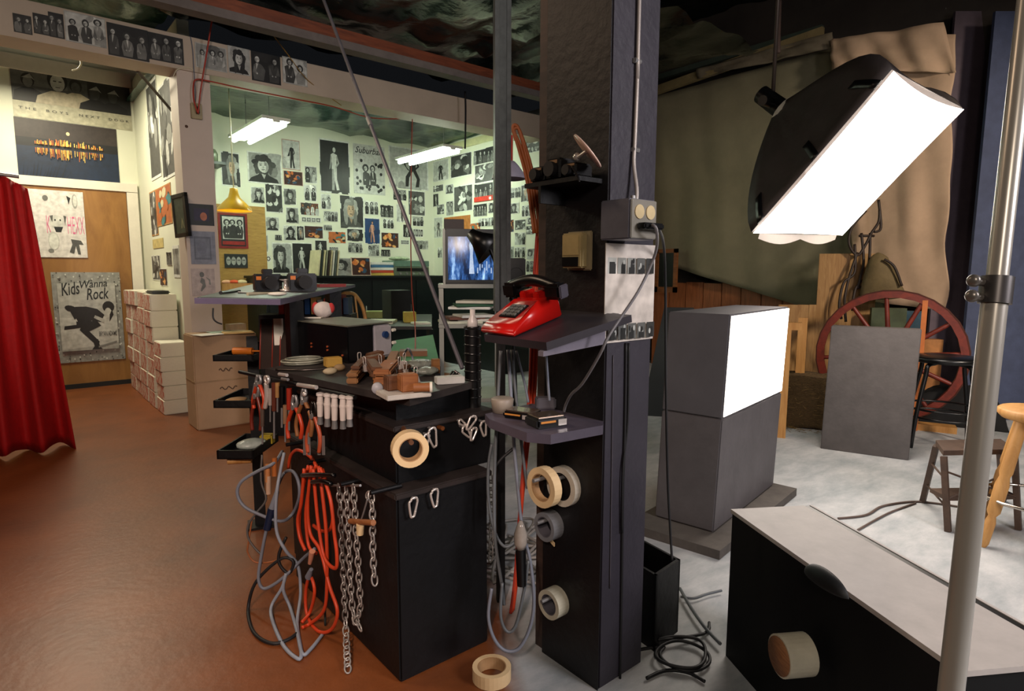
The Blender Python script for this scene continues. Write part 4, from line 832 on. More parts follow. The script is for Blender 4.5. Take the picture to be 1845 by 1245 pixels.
driver(514, 730, 796, .008, 'thin screwdriver hanging below the black handled one', M('clear_handle', '#8a6a50', .2))
driver(521, 700, 775, .009, 'screwdriver with a red handle left of the large red cutters', M('red_handle', '#9a2a1a', .4))
driver(487, 700, 760, .007, 'slim chrome screwdriver right of the shiny wrench', CHROME)
driver(500, 690, 742, .008, 'short tan handled screwdriver near the left end of the rail', M('tan_driver', '#a0784a', .4))
driver(556, 735, 800, .008, 'small dark driver hanging between the cutters', BLK2)
driver(473, 735, 800, .008, 'small steel screwdriver below the red pliers', M('steel_handle', '#7a6a60', .3, .6))
t = thing('wrench', 'shiny silver wrench near the left end of the bench rail', 'wrench', tp(480, 740, .035), TG)
MB().tube([tp(480, 690, .035), tp(481, 715, .035), tp(478, 735, .035)], .009, 8).build('handle', CHROME, t); a = tp(481, 684, .035); MB().lathe([(.008, -.005), (.016, -.005), (.016, .005), (.008, .005)], a, TN, 14, closed=True).build('ring_head', CHROME, t)
for i, (x, yb) in enumerate(((577, 764), (590, 768), (603, 772), (618, 772), (630, 768))):
    t = thing('nut_driver', 'silver nut driver, %s of the five at the right of the bench rail' % ['first', 'second', 'third', 'fourth', 'last'][i], 'nut driver', tp(x, yb, .03), TG)
    y0 = 708 + i * 1.5; q = [tp(x, y0 + (yb - y0) * k, .03) for k in (0, .08, .3, .36, .75, 1)]
    MB().cyl(q[0], q[1], .0125).cyl(q[1], q[2], .009, .0105).cyl(q[2], q[3], .0115).cyl(q[3], q[4], .0105, .009).build('handle', M('polished_aluminium', '#e2d8d2', .25, .15, var=.05), t)
    MB().cyl(q[4], q[5], .008, .010).build('socket', STEEL, t)
t = thing('spring_clamp', 'silver bar clamp lying across the bench rail', 'clamp', tp(553, 695, .04), TG); MB().cyl(tp(537, 693, .04), tp(570, 698, .04), .007).build('bar', CHROME, t); MB().ball(tp(549, 710, .04), .008).build('screw', CHROME, t)
t = thing('spring_clamp', 'short silver clamp at the left of the bench rail', 'clamp', tp(510, 674, .04), TG); MB().cyl(tp(503, 674, .04), tp(517, 676, .04), .006).build('bar', CHROME, t); MB().cyl(tp(508, 682, .04), tp(519, 684, .04), .005).build('jaw', STEEL, t)
for i, (x0, lb) in enumerate(((546, 'left'), (572, 'right'))):
    t = thing('steel_shears', 'steel blades hanging below the cutters, %s pair' % lb, 'shears', tp(x0, 820, .03), TG)
    for s in (0, 8): MB().hexa([tp(x0 + s, 820, .028), tp(x0 + s + 6, 820, .028), tp(x0 + s + 6, 820, .024), tp(x0 + s, 820, .024), tp(x0 + s, 785, .028), tp(x0 + s + 5, 785, .028), tp(x0 + s + 5, 785, .024), tp(x0 + s, 785, .024)]).build('blade', STEEL, t)
# ---- clear bags / hanging strip left of the bench
t = thing('clear_pouch', 'clear plastic hanging pouch with red edges at the left end of the bench', 'pouch', at(475, 665, d=2.75)); d = 2.75
for px in (470, 492, 506, 524): MB().tube([at(px, 575, d=d), at(px - 2, 665, d=d)], .003).build('red_edge', M('dull_red', '#8a3426', .5), t)
MB().box((-.02, 0, 0), (.02, .004, .12), fr=facing(at(503, 622, d=d))).build('white_tag', PAPER, t)
MB().hexa([at(470, 665, d=d), at(524, 665, d=d), at(524, 665, d=d + .01), at(470, 665, d=d + .01), at(470, 575, d=d), at(524, 575, d=d), at(524, 575, d=d + .01), at(470, 575, d=d + .01)]).build('pouch', M('clear_vinyl', '#3a302c', .15, spec=.6), t)
# ---- things on the worktop
def tt(px, py, z=.901): return at(px, py, z=z)
BT = 'things lying on the workbench top'
P0, P1, P2 = tt(628, 655), tt(537, 638), tt(708, 641); Zb = at(628, 590, pl=(P0, V((FW.x, FW.y, 0)))).z
t = thing('power_pack', 'black power pack with a white end panel and blue knob on the workbench', 'power pack', P0, None)
P3 = P1 + P2 - P0; up = V((0, 0, Zb - .901)); PW = P0 + (P2 - P0) * .55; P3m = P1 + (PW - P0)
MB().hexa([P1, P0, PW, P3m] + [q + up for q in (P1, P0, PW, P3m)], bev=.004).build('case', M('black_case', '#0b0b0d', .25), t)
PA = PW + (P2 - PW) * .02; P3n = P1 + (P2 - P0)
MB().hexa([P3m, PA, P2, P3n] + [q + up * .98 for q in (P3m, PA, P2, P3n)], bev=.01).build('end_panel', M('white_panel', '#b9b6bd', .5), t)
pm = PA + (P2 - PA) * .55; nn = V(((P2 - PA).y, -(P2 - PA).x, 0)).normalized()
MB().cyl(pm + up * .68, pm + up * .68 + nn * .012, .014, n=16).build('blue_knob', M('blue_plastic', '#1c3a6a', .3), t)
for k in (.78, .4): MB().cyl(P2 + up * k, P2 + up * k + (P2 - PA).normalized() * .015, .007).build('white_knob', WHITE, t)
MB().hexa([q + up + V((0, 0, .001)) for q in (P1, P0, P2, P3n)] + [q + up + V((0, 0, .006)) for q in (P1, P0, P2, P3n)]).build('lid', M('lid_grey_green', '#66665a', .4, var=.25, scale=10), t)
for k, zz in ((.3, .4), (.3, .3), (.62, .38), (.62, .28), (.9, .2)):
    q = P1 + (P0 - P1) * k + up * zz; n2 = V((-(P1 - P0).y, (P1 - P0).x, 0)).normalized(); n2 = n2 if n2.dot(V((FW.x, FW.y, 0))) < 0 else -n2
    MB().cyl(q, q + n2 * .004, .004, n=8).build('indicator', M('orange_indicator', '#a8502c', .3), t)
zt_ = P0.z + up.z + .008
c = at(583, 570, z=zt_); t = thing('cap', 'crumpled white and red cap on top of the power pack', 'cap', c)
MB().ball(c + V((0, 0, .03)), .05, 12, sc=(.9, .7, .75)).build('crown', M('white_cloth', '#d0c8c6', .8, bump=.5), t); MB().ball(c + RT * -.035 + V((0, 0, .036)), .03, 9, sc=(.6, .7, 1.0)).build('red_side', M('cap_red', '#b03030', .8), t); MB().ball(c + RT * .04 + V((0, .01, .038)), .026, 9, sc=(.6, .7, .9)).build('red_side', M('cap_red', '#b03030', .8), t)
c = at(560, 573, z=zt_); MB().box((-.05, -.02, 0), (.05, .02, .004), fr=facing(c, -.3)).build('paper_strip', PAPER, None, 'white paper strip lying on the left of the power pack lid', 'paper')
c = tt(667, 640); MB().box((-.012, -.012, 0), (.012, .012, .05), fr=facing(c)).build('red_lighter', M('red_label', '#a83a3a', .4), None, 'small red lighter standing against the power pack', 'lighter', BT)
t = thing('cable_coil', 'flat coil of clear cable at the left of the worktop', 'cable', tt(547, 657), BT)
b = MB(); f = Matrix.Translation(tt(547, 655))
for k in range(5): b.tube([f @ V(((.05 + .008 * k) * math.cos(a), (.04 + .006 * k) * math.sin(a), .006 + .007 * (k % 3))) for a in [i * math.pi / 6 for i in range(12)]], .004, closed=True, sub=2)
b.build('coil', M('clear_cable', '#8f9080', .2, var=.4), t)
c = tt(600, 660); MB().box((-.03, -.02, 0), (.03, .02, .035), fr=facing(c, .3), bev=.003).build('small_carton', M('yellow_card', '#b08a3a', .6), None, 'small yellow carton beside the cable coil', 'box', BT)
t = thing('hacksaw_blade', 'long thin steel strip along the left edge of the worktop', 'strip', tt(560, 670), BT); MB().tube([tt(497, 668) + V((0, 0, .004)), tt(540, 670) + V((0, 0, .006)), tt(590, 668) + V((0, 0, .008))], .004).build('strip', DARKM, t)
PEG = [wood('peg_wood', '#96683a', '#6a4420', .6, 6), wood('peg_wood_dark', '#6e4426', '#472812', .6, 6), wood('peg_wood_orange', '#a2683a', '#7a4620', .6, 6)]
def block(px, py, w, dp, h, rot, mi, label, z=.901, name='wood_block', lean=0):
    c = tt(px, py, z); f = facing(c, rot) @ Matrix.Rotation(lean, 4, 'X'); MB().box((-w / 2, -dp / 2, 0), (w / 2, dp / 2, h), fr=f, bev=.003).build(name, PEG[mi], None, label, 'wood block' if name == 'wood_block' else name.replace('_', ' '), BT)
c = tt(727, 713); MB().box((-.065, -.05, 0), (.065, .05, .014), fr=facing(c, .35), bev=.002).build('white_tile', M('white_tile', '#b5afa6', .5), None, 'white slab under the orange wood blocks at the corner of the worktop', 'slab', BT)
block(735, 704, .05, .04, .05, .35, 2, 'bright wood block standing on the white slab', .916)
block(708, 702, .045, .035, .042, .4, 1, 'reddish wood block left of the bright one on the slab', .916)
c = tt(758, 698, .93); t = thing('wood_dowel', 'short dowel with a pale end right of the bright wood block', 'dowel', tt(758, 700, .916), BT); f = facing(c)
MB().cyl(f @ V((-.02, 0, 0)), f @ V((.025, 0, 0)), .013).build('dowel', PEG[2], t); MB().cyl(f @ V((.025, 0, 0)), f @ V((.032, 0, 0)), .015).build('end_cap', PAPER, t)
# wooden pegs / clamps in the heap
HP = [(680, 672, 664, 650, .016, 1, 'peg tilted backwards behind the long light one'), (700, 668, 712, 640, .015, 0, 'upright leaning peg in front of the white end panel'), (648, 662, 664, 664, .012, 2, 'short orange peg left of the heap'), (716, 676, 734, 664, .014, 1, 'brown peg behind the bright wood block'), (640, 668, 658, 650, .013, 1, 'second dark peg beside the long light one'), (676, 688, 694, 680, .011, 0, 'small light peg at the front of the heap'), (634, 683, 660, 655, .016, 0, 'long light peg sticking out at the front left of the heap'), (660, 655, 690, 648, .02, 1, 'thick brown peg at the back left of the heap'), (688, 682, 706, 662, .024, 2, 'fat round peg in the middle of the heap'), (656, 667, 682, 662, .014, 0, 'light peg lying across behind the long one'),
      (698, 655, 722, 652, .013, 1, 'dark flat peg at the back of the heap'), (672, 672, 690, 676, .012, 2, 'orange peg low in the heap'), (664, 647, 688, 640, .017, 1, 'highest brown peg of the heap'), (640, 672, 652, 660, .006, 0, 'thin splinter-like peg at the left of the heap')]
for i, (x0, y0, x1, y1, r, mi, lb) in enumerate(HP):
    z = .901 + r + (.022 if i in (0, 1, 4, 7, 12) else 0); a, b_ = tt(x0, y0, z), tt(x1, y1, z + .008)
    r *= 1.12; t = thing('clamp_peg', lb, 'peg', (a + b_) / 2 - V((0, 0, r)), 'wooden pegs heaped on the worktop'); f = frame(a, b_ - a); L_ = (b_ - a).length
    MB().box((0, -r, -r * .9), (L_, r, r * .1), fr=f, bev=r * .2).box((0, -r, r * .25), (L_, r, r), fr=f, bev=r * .2).build('jaws', PEG[mi], t)
    MB().tube([f @ V((L_ * .6, math.cos(q) * r * 1.05, math.sin(q) * r * .9)) for q in [k * math.pi / 4 for k in range(8)]], .0022, closed=True, sub=2).build('spring', STEEL, t)
for i, (x, y, w, h, mt, nm, lb) in enumerate(((754, 665, .13, .03, M('clear_bag', '#7a8078', .15, var=.4, bump=.9, bscale=40), 'plastic_bag', 'clear plastic bag of parts at the back right of the heap'), (770, 676, .09, .025, M('clear_bag', '#7a8078', .15, var=.4, bump=.9, bscale=40), 'plastic_bag', 'smaller clear bag right of the heap, near the wood strip'), (735, 668, .05, .02, M('blue_plastic_bits', '#33425e', .3), 'blue_clip', 'blue plastic clip in the middle of the heap'), (718, 686, .04, .02, M('teal_plastic', '#5f776a', .35), 'tape_tab', 'grey green tape dispenser tab behind the wood blocks'), (698, 690, .03, .01, BLK2, 'rubber_cap', 'black rubber cap left of the reddish wood block'))):
    c = tt(x, y); MB().ball(c + V((0, 0, h * .6)), w / 2, 9, sc=(1, .6, h / w * 1.2)).build(nm, mt, None, lb, nm.replace('_', ' '), BT)
rn = random.Random(2)
for i, (x, y, lb) in enumerate(((715, 668, 'silver bulldog clip standing in the heap'), (724, 660, 'silver bulldog clip at the back of the heap'), (662, 668, 'small silver clip on the light pegs'), (690, 664, 'silver clip against the fat peg'), (745, 688, 'silver clip behind the bright wood block'), (704, 680, 'silver clip between the fat peg and the wood blocks'), (646, 658, 'silver clip at the far left of the heap'), (732, 676, 'silver clip above the bright wood block'))):
    c = tt(x, y, .925 if i < 4 else .91); t = thing('metal_clip', lb, 'clip', c, 'metal clips in the heap'); f = facing(c, rn.uniform(-1, 1))
    MB().prism([(-.012, 0), (.012, 0), (.004, .02), (-.004, .02)], .02, 0, f @ Matrix.Rotation(R(90), 4, 'X')).build('spring_body', CHROME, t); MB().tube([f @ V(q) for q in ((-.004, -.01, .018), (-.006, -.012, .045), (.006, -.012, .045), (.004, -.01, .018))], .0018).build('lever', CHROME, t)
c = tt(680, 698, .915); MB().lathe([(0, 0), (.016, 0), (.016, .02), (0, .02)], c, -V((FW.x, FW.y, 0)) + RT * .2, 18).build('white_disc', M('white_disc', '#a9a9b0', .5), None, 'white round cap of a black tube at the front of the heap', 'cap', BT)
c = tt(785, 672); MB().box((-.012, -.012, 0), (.012, .012, .05), fr=facing(c, .3)).build('wood_strip', PEG[0], None, 'upright wood strip at the right of the heap', 'strip', BT)
c = tt(810, 690); MB().box((-.045, -.02, 0), (.045, .02, .022), fr=facing(c, .25), bev=.002).build('white_box', M('white_box', '#b8b8b4', .5), None, 'small white box at the right corner of the worktop', 'box', BT)
c = tt(818, 680); t = thing('metal_bits', 'small pile of dark metal bits behind the white box', 'bits', c, BT); b = MB()
for i in range(7): q = c + V((rn.uniform(-.03, .03), rn.uniform(-.015, .02), .006)); b.cyl(q, q + V((rn.uniform(-.02, .02), rn.uniform(-.02, .02), rn.uniform(0, .015))), .004)
b.build('bits', DARKM, t, kind='stuff')
c = tt(595, 675); MB().ball(c + V((0, 0, .012)), .02, 8, sc=(1.3, .8, .6)).build('pale_stone', M('pale_wood_bit', '#a89a7c', .7), None, 'pale lump near the left edge of the worktop', 'lump', BT)
c = tt(612, 668); MB().ball(c + V((0, 0, .012)), .018, 8, sc=(1.2, .9, .7)).build('cork', M('tan_cork', '#8a7250', .7), None, 'tan cork behind the pale lump', 'cork', BT)
MB().tube([tt(727, 640, .93), at(735, 628, z=.98), at(742, 640, z=.95), tt(745, 655, .92)], .004).build('grey_lead', GREYC, None, 'short grey lead curving up behind the heap', 'cord')
# dark tube with a white bottle, behind the worktop
c = at(852, 690, d=2.1); q = at(852, 592, d=2.1); t = thing('squeeze_bottle', 'white squeeze bottle standing in a black ribbed tube', 'bottle', (c.x, c.y, 0.79))
b = MB(); b.cyl((c.x, c.y, .79), (c.x, c.y, q.z), .028)
for k in range(9): b.lathe([(.028, 0), (.031, .004), (.028, .008)], (c.x, c.y, .82 + k * .03), n=14)
b.build('black_tube', BLK2, t); h = at(852, 556, d=2.1).z - q.z
MB().lathe([(0, 0), (.018, 0), (.018, h * .4), (.009, h * .65), (.009, h), (0, h)], (c.x, c.y, q.z), n=16).build('bottle', M('white_bottle', '#c9c4c2', .35), t)
# ---- right face: tape, carabiners
def ring(mb, c, ax, ro, ri, w, mi=0): return mb.lathe([(ri, 0), (ro, 0), (ro, w), (ri, w)], c, ax, 28, mi, closed=True, smooth=False)
def tape(c, ax, ro, ri, w, label, mt, core, group='tape rolls hanging on pegs', name='tape_roll'):
    c, ax = V(c), V(ax).normalized(); t = thing(name, label, 'tape', c, group)
    ring(MB(), c, ax, ro, ri + .003, w).build('tape', mt, t); ring(MB(), c + ax * .001, ax, ri + .003, ri, w - .002).build('core', core, t); return t
ax = V((-.35, -1, 0)).normalized(); c = at(736, 805, y=1.50)
tape(c, ax, .052, .032, .035, 'large tan masking tape roll on the front corner of the workbench', TAN, CARD)
MB().cyl(c + V((0, 0, .026)) - ax * .03, V((c.x + .04, 1.6, c.z + .03)), .008).cyl(c + V((0, 0, .024)) - ax * .05, c + V((0, 0, .024)) + ax * .045, .007).build('peg', PEG[1], WB)
def carabiner(px, py, h, yy, label, rot=0, mt=CHROME):
    c = at(px, py, y=yy); t = thing('carabiner', label, 'carabiner', c - V((0, 0, h / 2)), 'carabiners hanging on the workbench front'); f = Matrix.Translation(c) @ Matrix.Rotation(rot, 4, 'Y')
    P = [(-.2, .35), (-.28, .2), (-.1, -.45), (0, -.5), (.1, -.45), (.14, -.2)]; MB().tube([f @ V((x * h, 0, z * h)) for x, z in [(.2, .3), (.14, .46), (0, .5), (-.16, .44)] + P], .0038, 8).build('hook', mt, t)
    MB().cyl(f @ V((.14 * h, 0, -.2 * h)), f @ V((.2 * h, 0, .3 * h)), .0034).build('gate', mt, t)
    MB().cyl(f @ V((0, .0, .46 * h)), f @ V((0, .035, .46 * h)), .004).build('nail', STEEL, WB)
carabiner(745, 914, .058, YW - .02, 'carabiner with an open gate, left of the two on the lower cabinet front', .15)
carabiner(784, 897, .055, YW - .02, 'rounded carabiner, right of the two on the lower cabinet front')
carabiner(781, 788, .062, 1.575, 'large carabiner right of the tan tape roll', -.15)
carabiner(768, 795, .045, 1.58, 'small carabiner half hidden behind the tan tape roll', .2)
carabiner(849, 762, .05, 1.575, 'tilted carabiner in the cluster at the right of the middle cabinet', .7)
carabiner(841, 778, .045, 1.578, 'lowest left carabiner of the right cluster', -.6)
carabiner(853, 782, .042, 1.57, 'lowest middle carabiner of the right cluster', .4)
carabiner(872, 772, .05, 1.575, 'rightmost carabiner of the right cluster', -.1)
carabiner(833, 762, .03, 1.578, 'small carabiner at the left of the right cluster', -.9)
c = at(798, 772, y=1.575); MB().cyl(c, c + V((0, .03, 0)), .007).build('peg', M('copper', '#b06a3c', .35, .8), WB)
# ---- cords on the left face
def k3(x, y): return 400 + x / 2.767, 780 + y / 2.767
def cp(x, y, o=.05):
    px, py = k3(x, y); p = at(px, py, x=XC - o); dd = (p - EYE).dot(FW)
    if dd > 2.3 + o or dd < 0: p = at(px, py, d=2.3 - o * .6)
    if p.z < .008: p = at(px, py, z=.008)
    return p
for (a, b_) in (((320, 60), (320, 60)), ((430, 150), (430, 150)), ((590, 258), (590, 258)), ((740, 300), (740, 300))):
    q = cp(*a, o=.07); r_ = V((XC + .03, q.y, q.z)); MB().cyl(q, r_, .007).build('peg', BLACK, WB)
MB().cyl(cp(545, 262, .03), cp(690, 262, .03), .004).build('hook_rail', STEEL, WB)
CG = 'cords hanging on the workbench end'
t = thing('extension_cord', 'orange extension cord looped in a hank on the workbench', 'cord', cp(500, 700), CG)
b = MB()
for i, pts in enumerate(([(330, 175), (345, 110), (380, 85), (440, 118), (470, 165)], [(430, 165), (400, 300), (385, 470), (410, 570)], [(445, 165), (428, 350), (440, 500), (492, 590), (535, 760), (576, 890), (545, 980), (480, 988), (425, 910), (418, 790), (440, 715), (462, 790), (440, 890), (398, 945)],
      [(490, 175), (540, 330), (560, 500), (572, 600), (566, 675), (510, 620), (480, 450), (465, 300), (455, 180)], [(500, 180), (548, 360), (545, 470), (500, 490), (455, 460)], [(470, 160), (440, 250), (418, 400), (432, 560), (470, 600)], [(480, 165), (500, 300), (520, 500), (524, 720), (510, 880), (440, 950), (400, 970)], [(410, 180), (395, 350), (378, 430), (388, 520), (415, 585)])):
    b.tube([cp(x, y, .05 + .012 * (i % 4)) for x, y in pts], .0062, 7, sub=5)
b.build('cord', ORANGE, t); MB().tube([cp(400, 212, .09), cp(470, 208, .1), cp(560, 212, .09)], .008).tube([cp(450, 245, .1), cp(500, 240, .1), cp(545, 255, .09)], .008).build('strap', BLK2, t)
MB().cyl(cp(450, 590, .08), cp(438, 650, .08), .011, .007).build('plug', M('white_orange_plug', '#c98a70', .4), t); MB().cyl(cp(445, 680, .08), cp(432, 718, .08), .007, .013).build('socket', GREYC, t)
t = thing('extension_cord', 'grey extension cord with a dark blue connector, left of the orange hank', 'cord', cp(230, 600), CG)
MB().tube([cp(x, y, .06) for x, y in [(300, 92), (260, 150), (180, 190), (100, 240), (76, 295), (100, 355), (160, 395), (290, 440), (350, 405), (385, 320), (380, 240), (350, 190), (310, 200), (280, 260), (262, 330), (240, 400), (222, 480), (200, 590), (182, 720), (205, 775), (260, 755), (330, 700), (400, 630), (462, 578)]], .0062, 7, sub=5).build('cord', GREYC, t)
MB().cyl(cp(248, 378, .065), cp(224, 482, .065), .014).build('connector', M('navy_connector', '#101d38', .4), t); MB().cyl(cp(275, 290, .065), cp(250, 378, .065), .008, .013).build('cord_boot', GREYC, t)
t = thing('extension_cord', 'second grey cord hanging down to a point near the floor', 'cord', cp(370, 900), CG)
MB().tube([cp(x, y, .07) for x, y in [(310, 100), (280, 250), (268, 380), (275, 500), (320, 590), (378, 660), (392, 800), (375, 950), (395, 1110), (360, 1115), (300, 1050), (250, 930), (248, 860), (300, 770), (320, 700), (305, 780), (340, 870), (372, 980), (400, 1100), (440, 1080), (505, 1000)]], .0062, 7, sub=5).build('cord', M('pale_grey_rubber', '#8b93a0', .5), t)
t = thing('extension_cord', 'black cord in a wide loop below the grey cords', 'cord', cp(200, 900), CG)
MB().tube([cp(x, y, .055) for x, y in [(320, 520), (285, 600), (290, 660), (335, 700), (355, 640), (300, 625), (210, 695), (155, 770), (130, 880), (145, 970), (190, 1025), (260, 1050), (330, 1030), (372, 1000)]], .006, 7, sub=5).build('cord', RUB, t)
t = thing('extension_cord', 'thin dark cord trailing behind the grey connector', 'cord', cp(140, 500), CG)
MB().tube([cp(x, y, .04) for x, y in [(200, 110), (195, 240), (220, 330), (170, 400), (130, 460), (130, 520), (160, 570), (200, 610)]], .004, 6, sub=4).build('cord', M('brown_grey_rubber', '#54504e', .5), t)
MB().tube([cp(x, y, .03) for x, y in [(150, 430), (130, 560), (130, 600), (170, 645), (270, 635), (285, 580)]], .003, 6).build('clear_tube', M('amber_tube', '#9a5a34', .3), None, 'thin amber tube loop at the far left of the cords', 'tube', CG)
MB().tube([cp(515, 420, .05), cp(540, 600, .05), cp(515, 800, .05), cp(515, 960, .05)], .004).build('dark_lead', M('dark_teal_lead', '#26302f', .5), None, 'thin dark lead hanging behind the orange hank', 'cord', CG)
for i, (x, y, c1, lb) in enumerate(((228, 200, '#b87a4a', 'orange brown'), (232, 260, '#b89880', 'pale'), (262, 170, '#a8602c', 'amber'))):
    MB().cyl(cp(x, y - 45, .05), cp(x, y + 45, .05), .009).build('handle_grip', M('grip_%d' % i, c1, .35), None, '%s grip hanging among the cord ends at the left' % lb, 'tool handle', 'grips among the cords')
def chain(pts, label, o=.03, r=.0035, n=5):
    P = cr([V(cp(x, y, o)) for x, y in pts], 12) if len(pts) > 2 else [V(cp(*pts[0], o=o)).lerp(V(cp(*pts[1], o=o)), i / 20) for i in range(21)]
    step = .0262; acc = 0; b = MB(); k = 0; last = P[0]; i = 1; pos = []
    d = 0; cum = [0]
    for q in range(1, len(P)): cum.append(cum[-1] + (P[q] - P[q - 1]).length)
    s = step / 2
    while s < cum[-1]:
        q = max(j for j in range(len(cum)) if cum[j] <= s); q = min(q, len(P) - 2); f_ = (s - cum[q]) / max(1e-9, cum[q + 1] - cum[q]); p = P[q].lerp(P[q + 1], f_); tg = (P[q + 1] - P[q]).normalized()
        side = V((0, 1, 0)) if k % 2 == 0 else V((1, 0, 0)); side = (side - tg * side.dot(tg)).normalized(); a, w = .019, .0098
        b.tube([p + tg * (a * math.sin(u)) + side * (w * math.cos(u)) for u in [j * math.pi / 4 for j in range(8)]], r * .86, n, closed=True, sub=2); k += 1; s += step
    return b.build('chain', CHROME2, None, label, 'chain', 'chains hanging on the workbench')
CHROME2 = M('chain_steel', '#b4b0ac', .3, .45, var=.2)
chain([(580, 262), (592, 400), (606, 720), (616, 950), (627, 1180)], 'longest steel chain, leftmost of the hanging chains')
chain([(618, 262), (630, 480), (642, 760), (655, 900), (685, 965)], 'second steel chain, ending in a bent link')
chain([(655, 264), (668, 480), (684, 740), (688, 880), (660, 940)], 'third steel chain, close behind the wooden handle')
chain([(722, 318), (742, 310), (750, 400), (752, 560), (758, 700), (766, 768)], 'shortest steel chain, nearest the cabinet corner')
t = thing('wooden_handle', 'small wooden T handle hanging on a wire beside the chains', 'handle', cp(690, 500, .05))
MB().tube([cp(725, 330, .05), cp(705, 400, .05), cp(695, 430, .05)], .003).build('wire', STEEL, t); MB().cyl(cp(640, 440, .05), cp(755, 448, .05), .009).build('crossbar', PEG[2], t); MB().cyl(cp(690, 455, .05), cp(688, 505, .05), .013, .011).build('knob', TAN, t)
# chain at the right edge of the trunk
def chain_y(pts, yy, label):
    global cp; keep = cp; cp = lambda x, y, o=.03: at(x, y, y=yy); o = chain(pts, label); cp = keep; return o
chain_y([(884, 855), (886, 930), (884, 1010)], YW + .08, 'thin chain hanging at the right edge of the workbench')
# ================================================================== POST AND WHAT HANGS ON IT
PX, PY = 1.293, 1.135
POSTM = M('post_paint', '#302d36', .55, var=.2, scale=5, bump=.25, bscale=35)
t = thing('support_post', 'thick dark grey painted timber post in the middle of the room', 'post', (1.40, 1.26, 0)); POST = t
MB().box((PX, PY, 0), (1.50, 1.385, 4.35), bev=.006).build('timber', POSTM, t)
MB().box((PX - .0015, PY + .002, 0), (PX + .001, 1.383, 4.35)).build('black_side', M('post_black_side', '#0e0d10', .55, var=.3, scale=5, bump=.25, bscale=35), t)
MB().box((PX + .012, 1.386, 0), (1.47, 1.43, 4.35)).build('side_board', wood('side_board', '#4a3a32', '#2c2320', .6, 2), t)
MB().tube([at(1128, 618, y=PY - .004), at(1126, 760, y=PY - .004), at(1122, 900, y=PY - .004), at(1120, 1060, y=PY - .004), at(1117, 1225, y=PY - .004)], .0045).build('black_cable', RUB, None, 'black cable running down the lit face of the post', 'cable', 'cables on the post')
MB().tube([at(1133, 618, y=PY - .004), at(1131, 760, y=PY - .004), at(1122, 850, y=PY - .008), at(1121, 960, y=PY - .008)], .0035).build('black_cable', RUB, None, 'thinner black cable joining the first on the lit face of the post', 'cable', 'cables on the post')
MB().tube([at(1105, 640, y=PY - .003), at(1103, 800, y=PY - .003), at(1099, 1060, y=PY - .003)], .002).build('wire', M('grey_wire', '#4a464e', .5), None, 'thin grey wire left of the black cables on the post', 'wire', 'cables on the post')
# poster strip on the post
def post_print():
    u, n = V((1, 0, 0)), V((0, -1, 0)); a, b_ = at(1089, 438, y=PY), at(1181, 440, y=PY); z0 = at(1130, 614, y=PY).z; b_.x = min(b_.x, 1.498); o = V((a.x, PY - .004, z0))
    p = Print(frame(o, u, z=n), b_.x - a.x, a.z - z0, lin('#d9d0c6'), .002); rn = random.Random(6)
    for y0, y1 in ((.7, .86), (.03, .19)):
        for i in range(5):
            x0 = .04 + i * .185; p.rect(x0, y0, x0 + .165, y1, G(rn.choice([.5, .12, .3, .04])))
            for j in range(3): p.oval(x0 + rn.uniform(.03, .14), rn.uniform(y0 + .03, y1 - .03), .022, .03, G(rn.choice([.015, .5])), 8); p.rect(x0 + rn.uniform(.02, .1), y0, x0 + rn.uniform(.1, .16), y0 + rn.uniform(.04, .12), G(.02))
    return p.mb.build('photo_sheet', PRINT, None, 'white sheet with two rows of small photos on the lit face of the post', 'poster')
post_print()
# outlet box and conduit
a, b_, ctr = at(1133, 430, y=PY - .10), at(1182, 362, y=PY - .10), None
t = thing('outlet_box', 'grey metal outlet box with two sockets high on the post', 'outlet', at(1150, 432, y=PY)); z0, z1 = a.z, b_.z
MB().box((a.x, PY - .10, z0), (b_.x, PY, z1), bev=.003).build('box', M('painted_box', '#6a6a74', .45, .2), t)
MB().box((a.x + .002, PY - .105, z0 + .002), (b_.x - .002, PY - .10, z1 - .002), bev=.002).build('cover', M('cover_plate_metal', '#8c887e', .4, .3), t)
w = b_.x - a.x; hh = z1 - z0
for x in (.3, .72):
    MB().cyl((a.x + w * x, PY - .108, z0 + hh * .68), (a.x + w * x, PY - .104, z0 + hh * .68), w * .17, n=18).build('socket', M('socket_cream', '#c9b68c', .4), t)
MB().box((a.x + w * .2, PY - .135, z0 + hh * .24), (a.x + w * .95, PY - .105, z0 + hh * .4), bev=.004).build('plug', BLK2, t)
MB().cyl((a.x + w * .45, PY - .07, z1), (a.x + w * .45, PY - .07, z1 + .012), .007).build('knockout_plug', STEEL, t)
t = thing('conduit', 'pale metal conduit running up the post from the outlet box', 'conduit', at(1146, 362, y=PY))
xx = at(1146, 362, y=PY - .03).x; cpp = [at(1146, 362, y=PY - .03), at(1147, 340, y=PY - .025), at(1142, 295, y=PY - .01), at(1144, 250, y=PY - .008), at(1150, 100, y=PY - .008), at(1152, 0, y=PY - .008), V((at(1153, 0, y=PY - .008).x, PY - .008, 4.3))]
cpp[0].z = z1; MB().tube(cpp, .0055, 8).build('pipe', M('conduit_paint', '#a29a94', .4, .3), t)
for py in (270, 110): q = at(1145 + (270 - py) * .02, py, y=PY - .006); MB().cyl(q - V((.012, 0, 0)), q + V((.012, 0, 0)), .007).build('clip', STEEL, t)
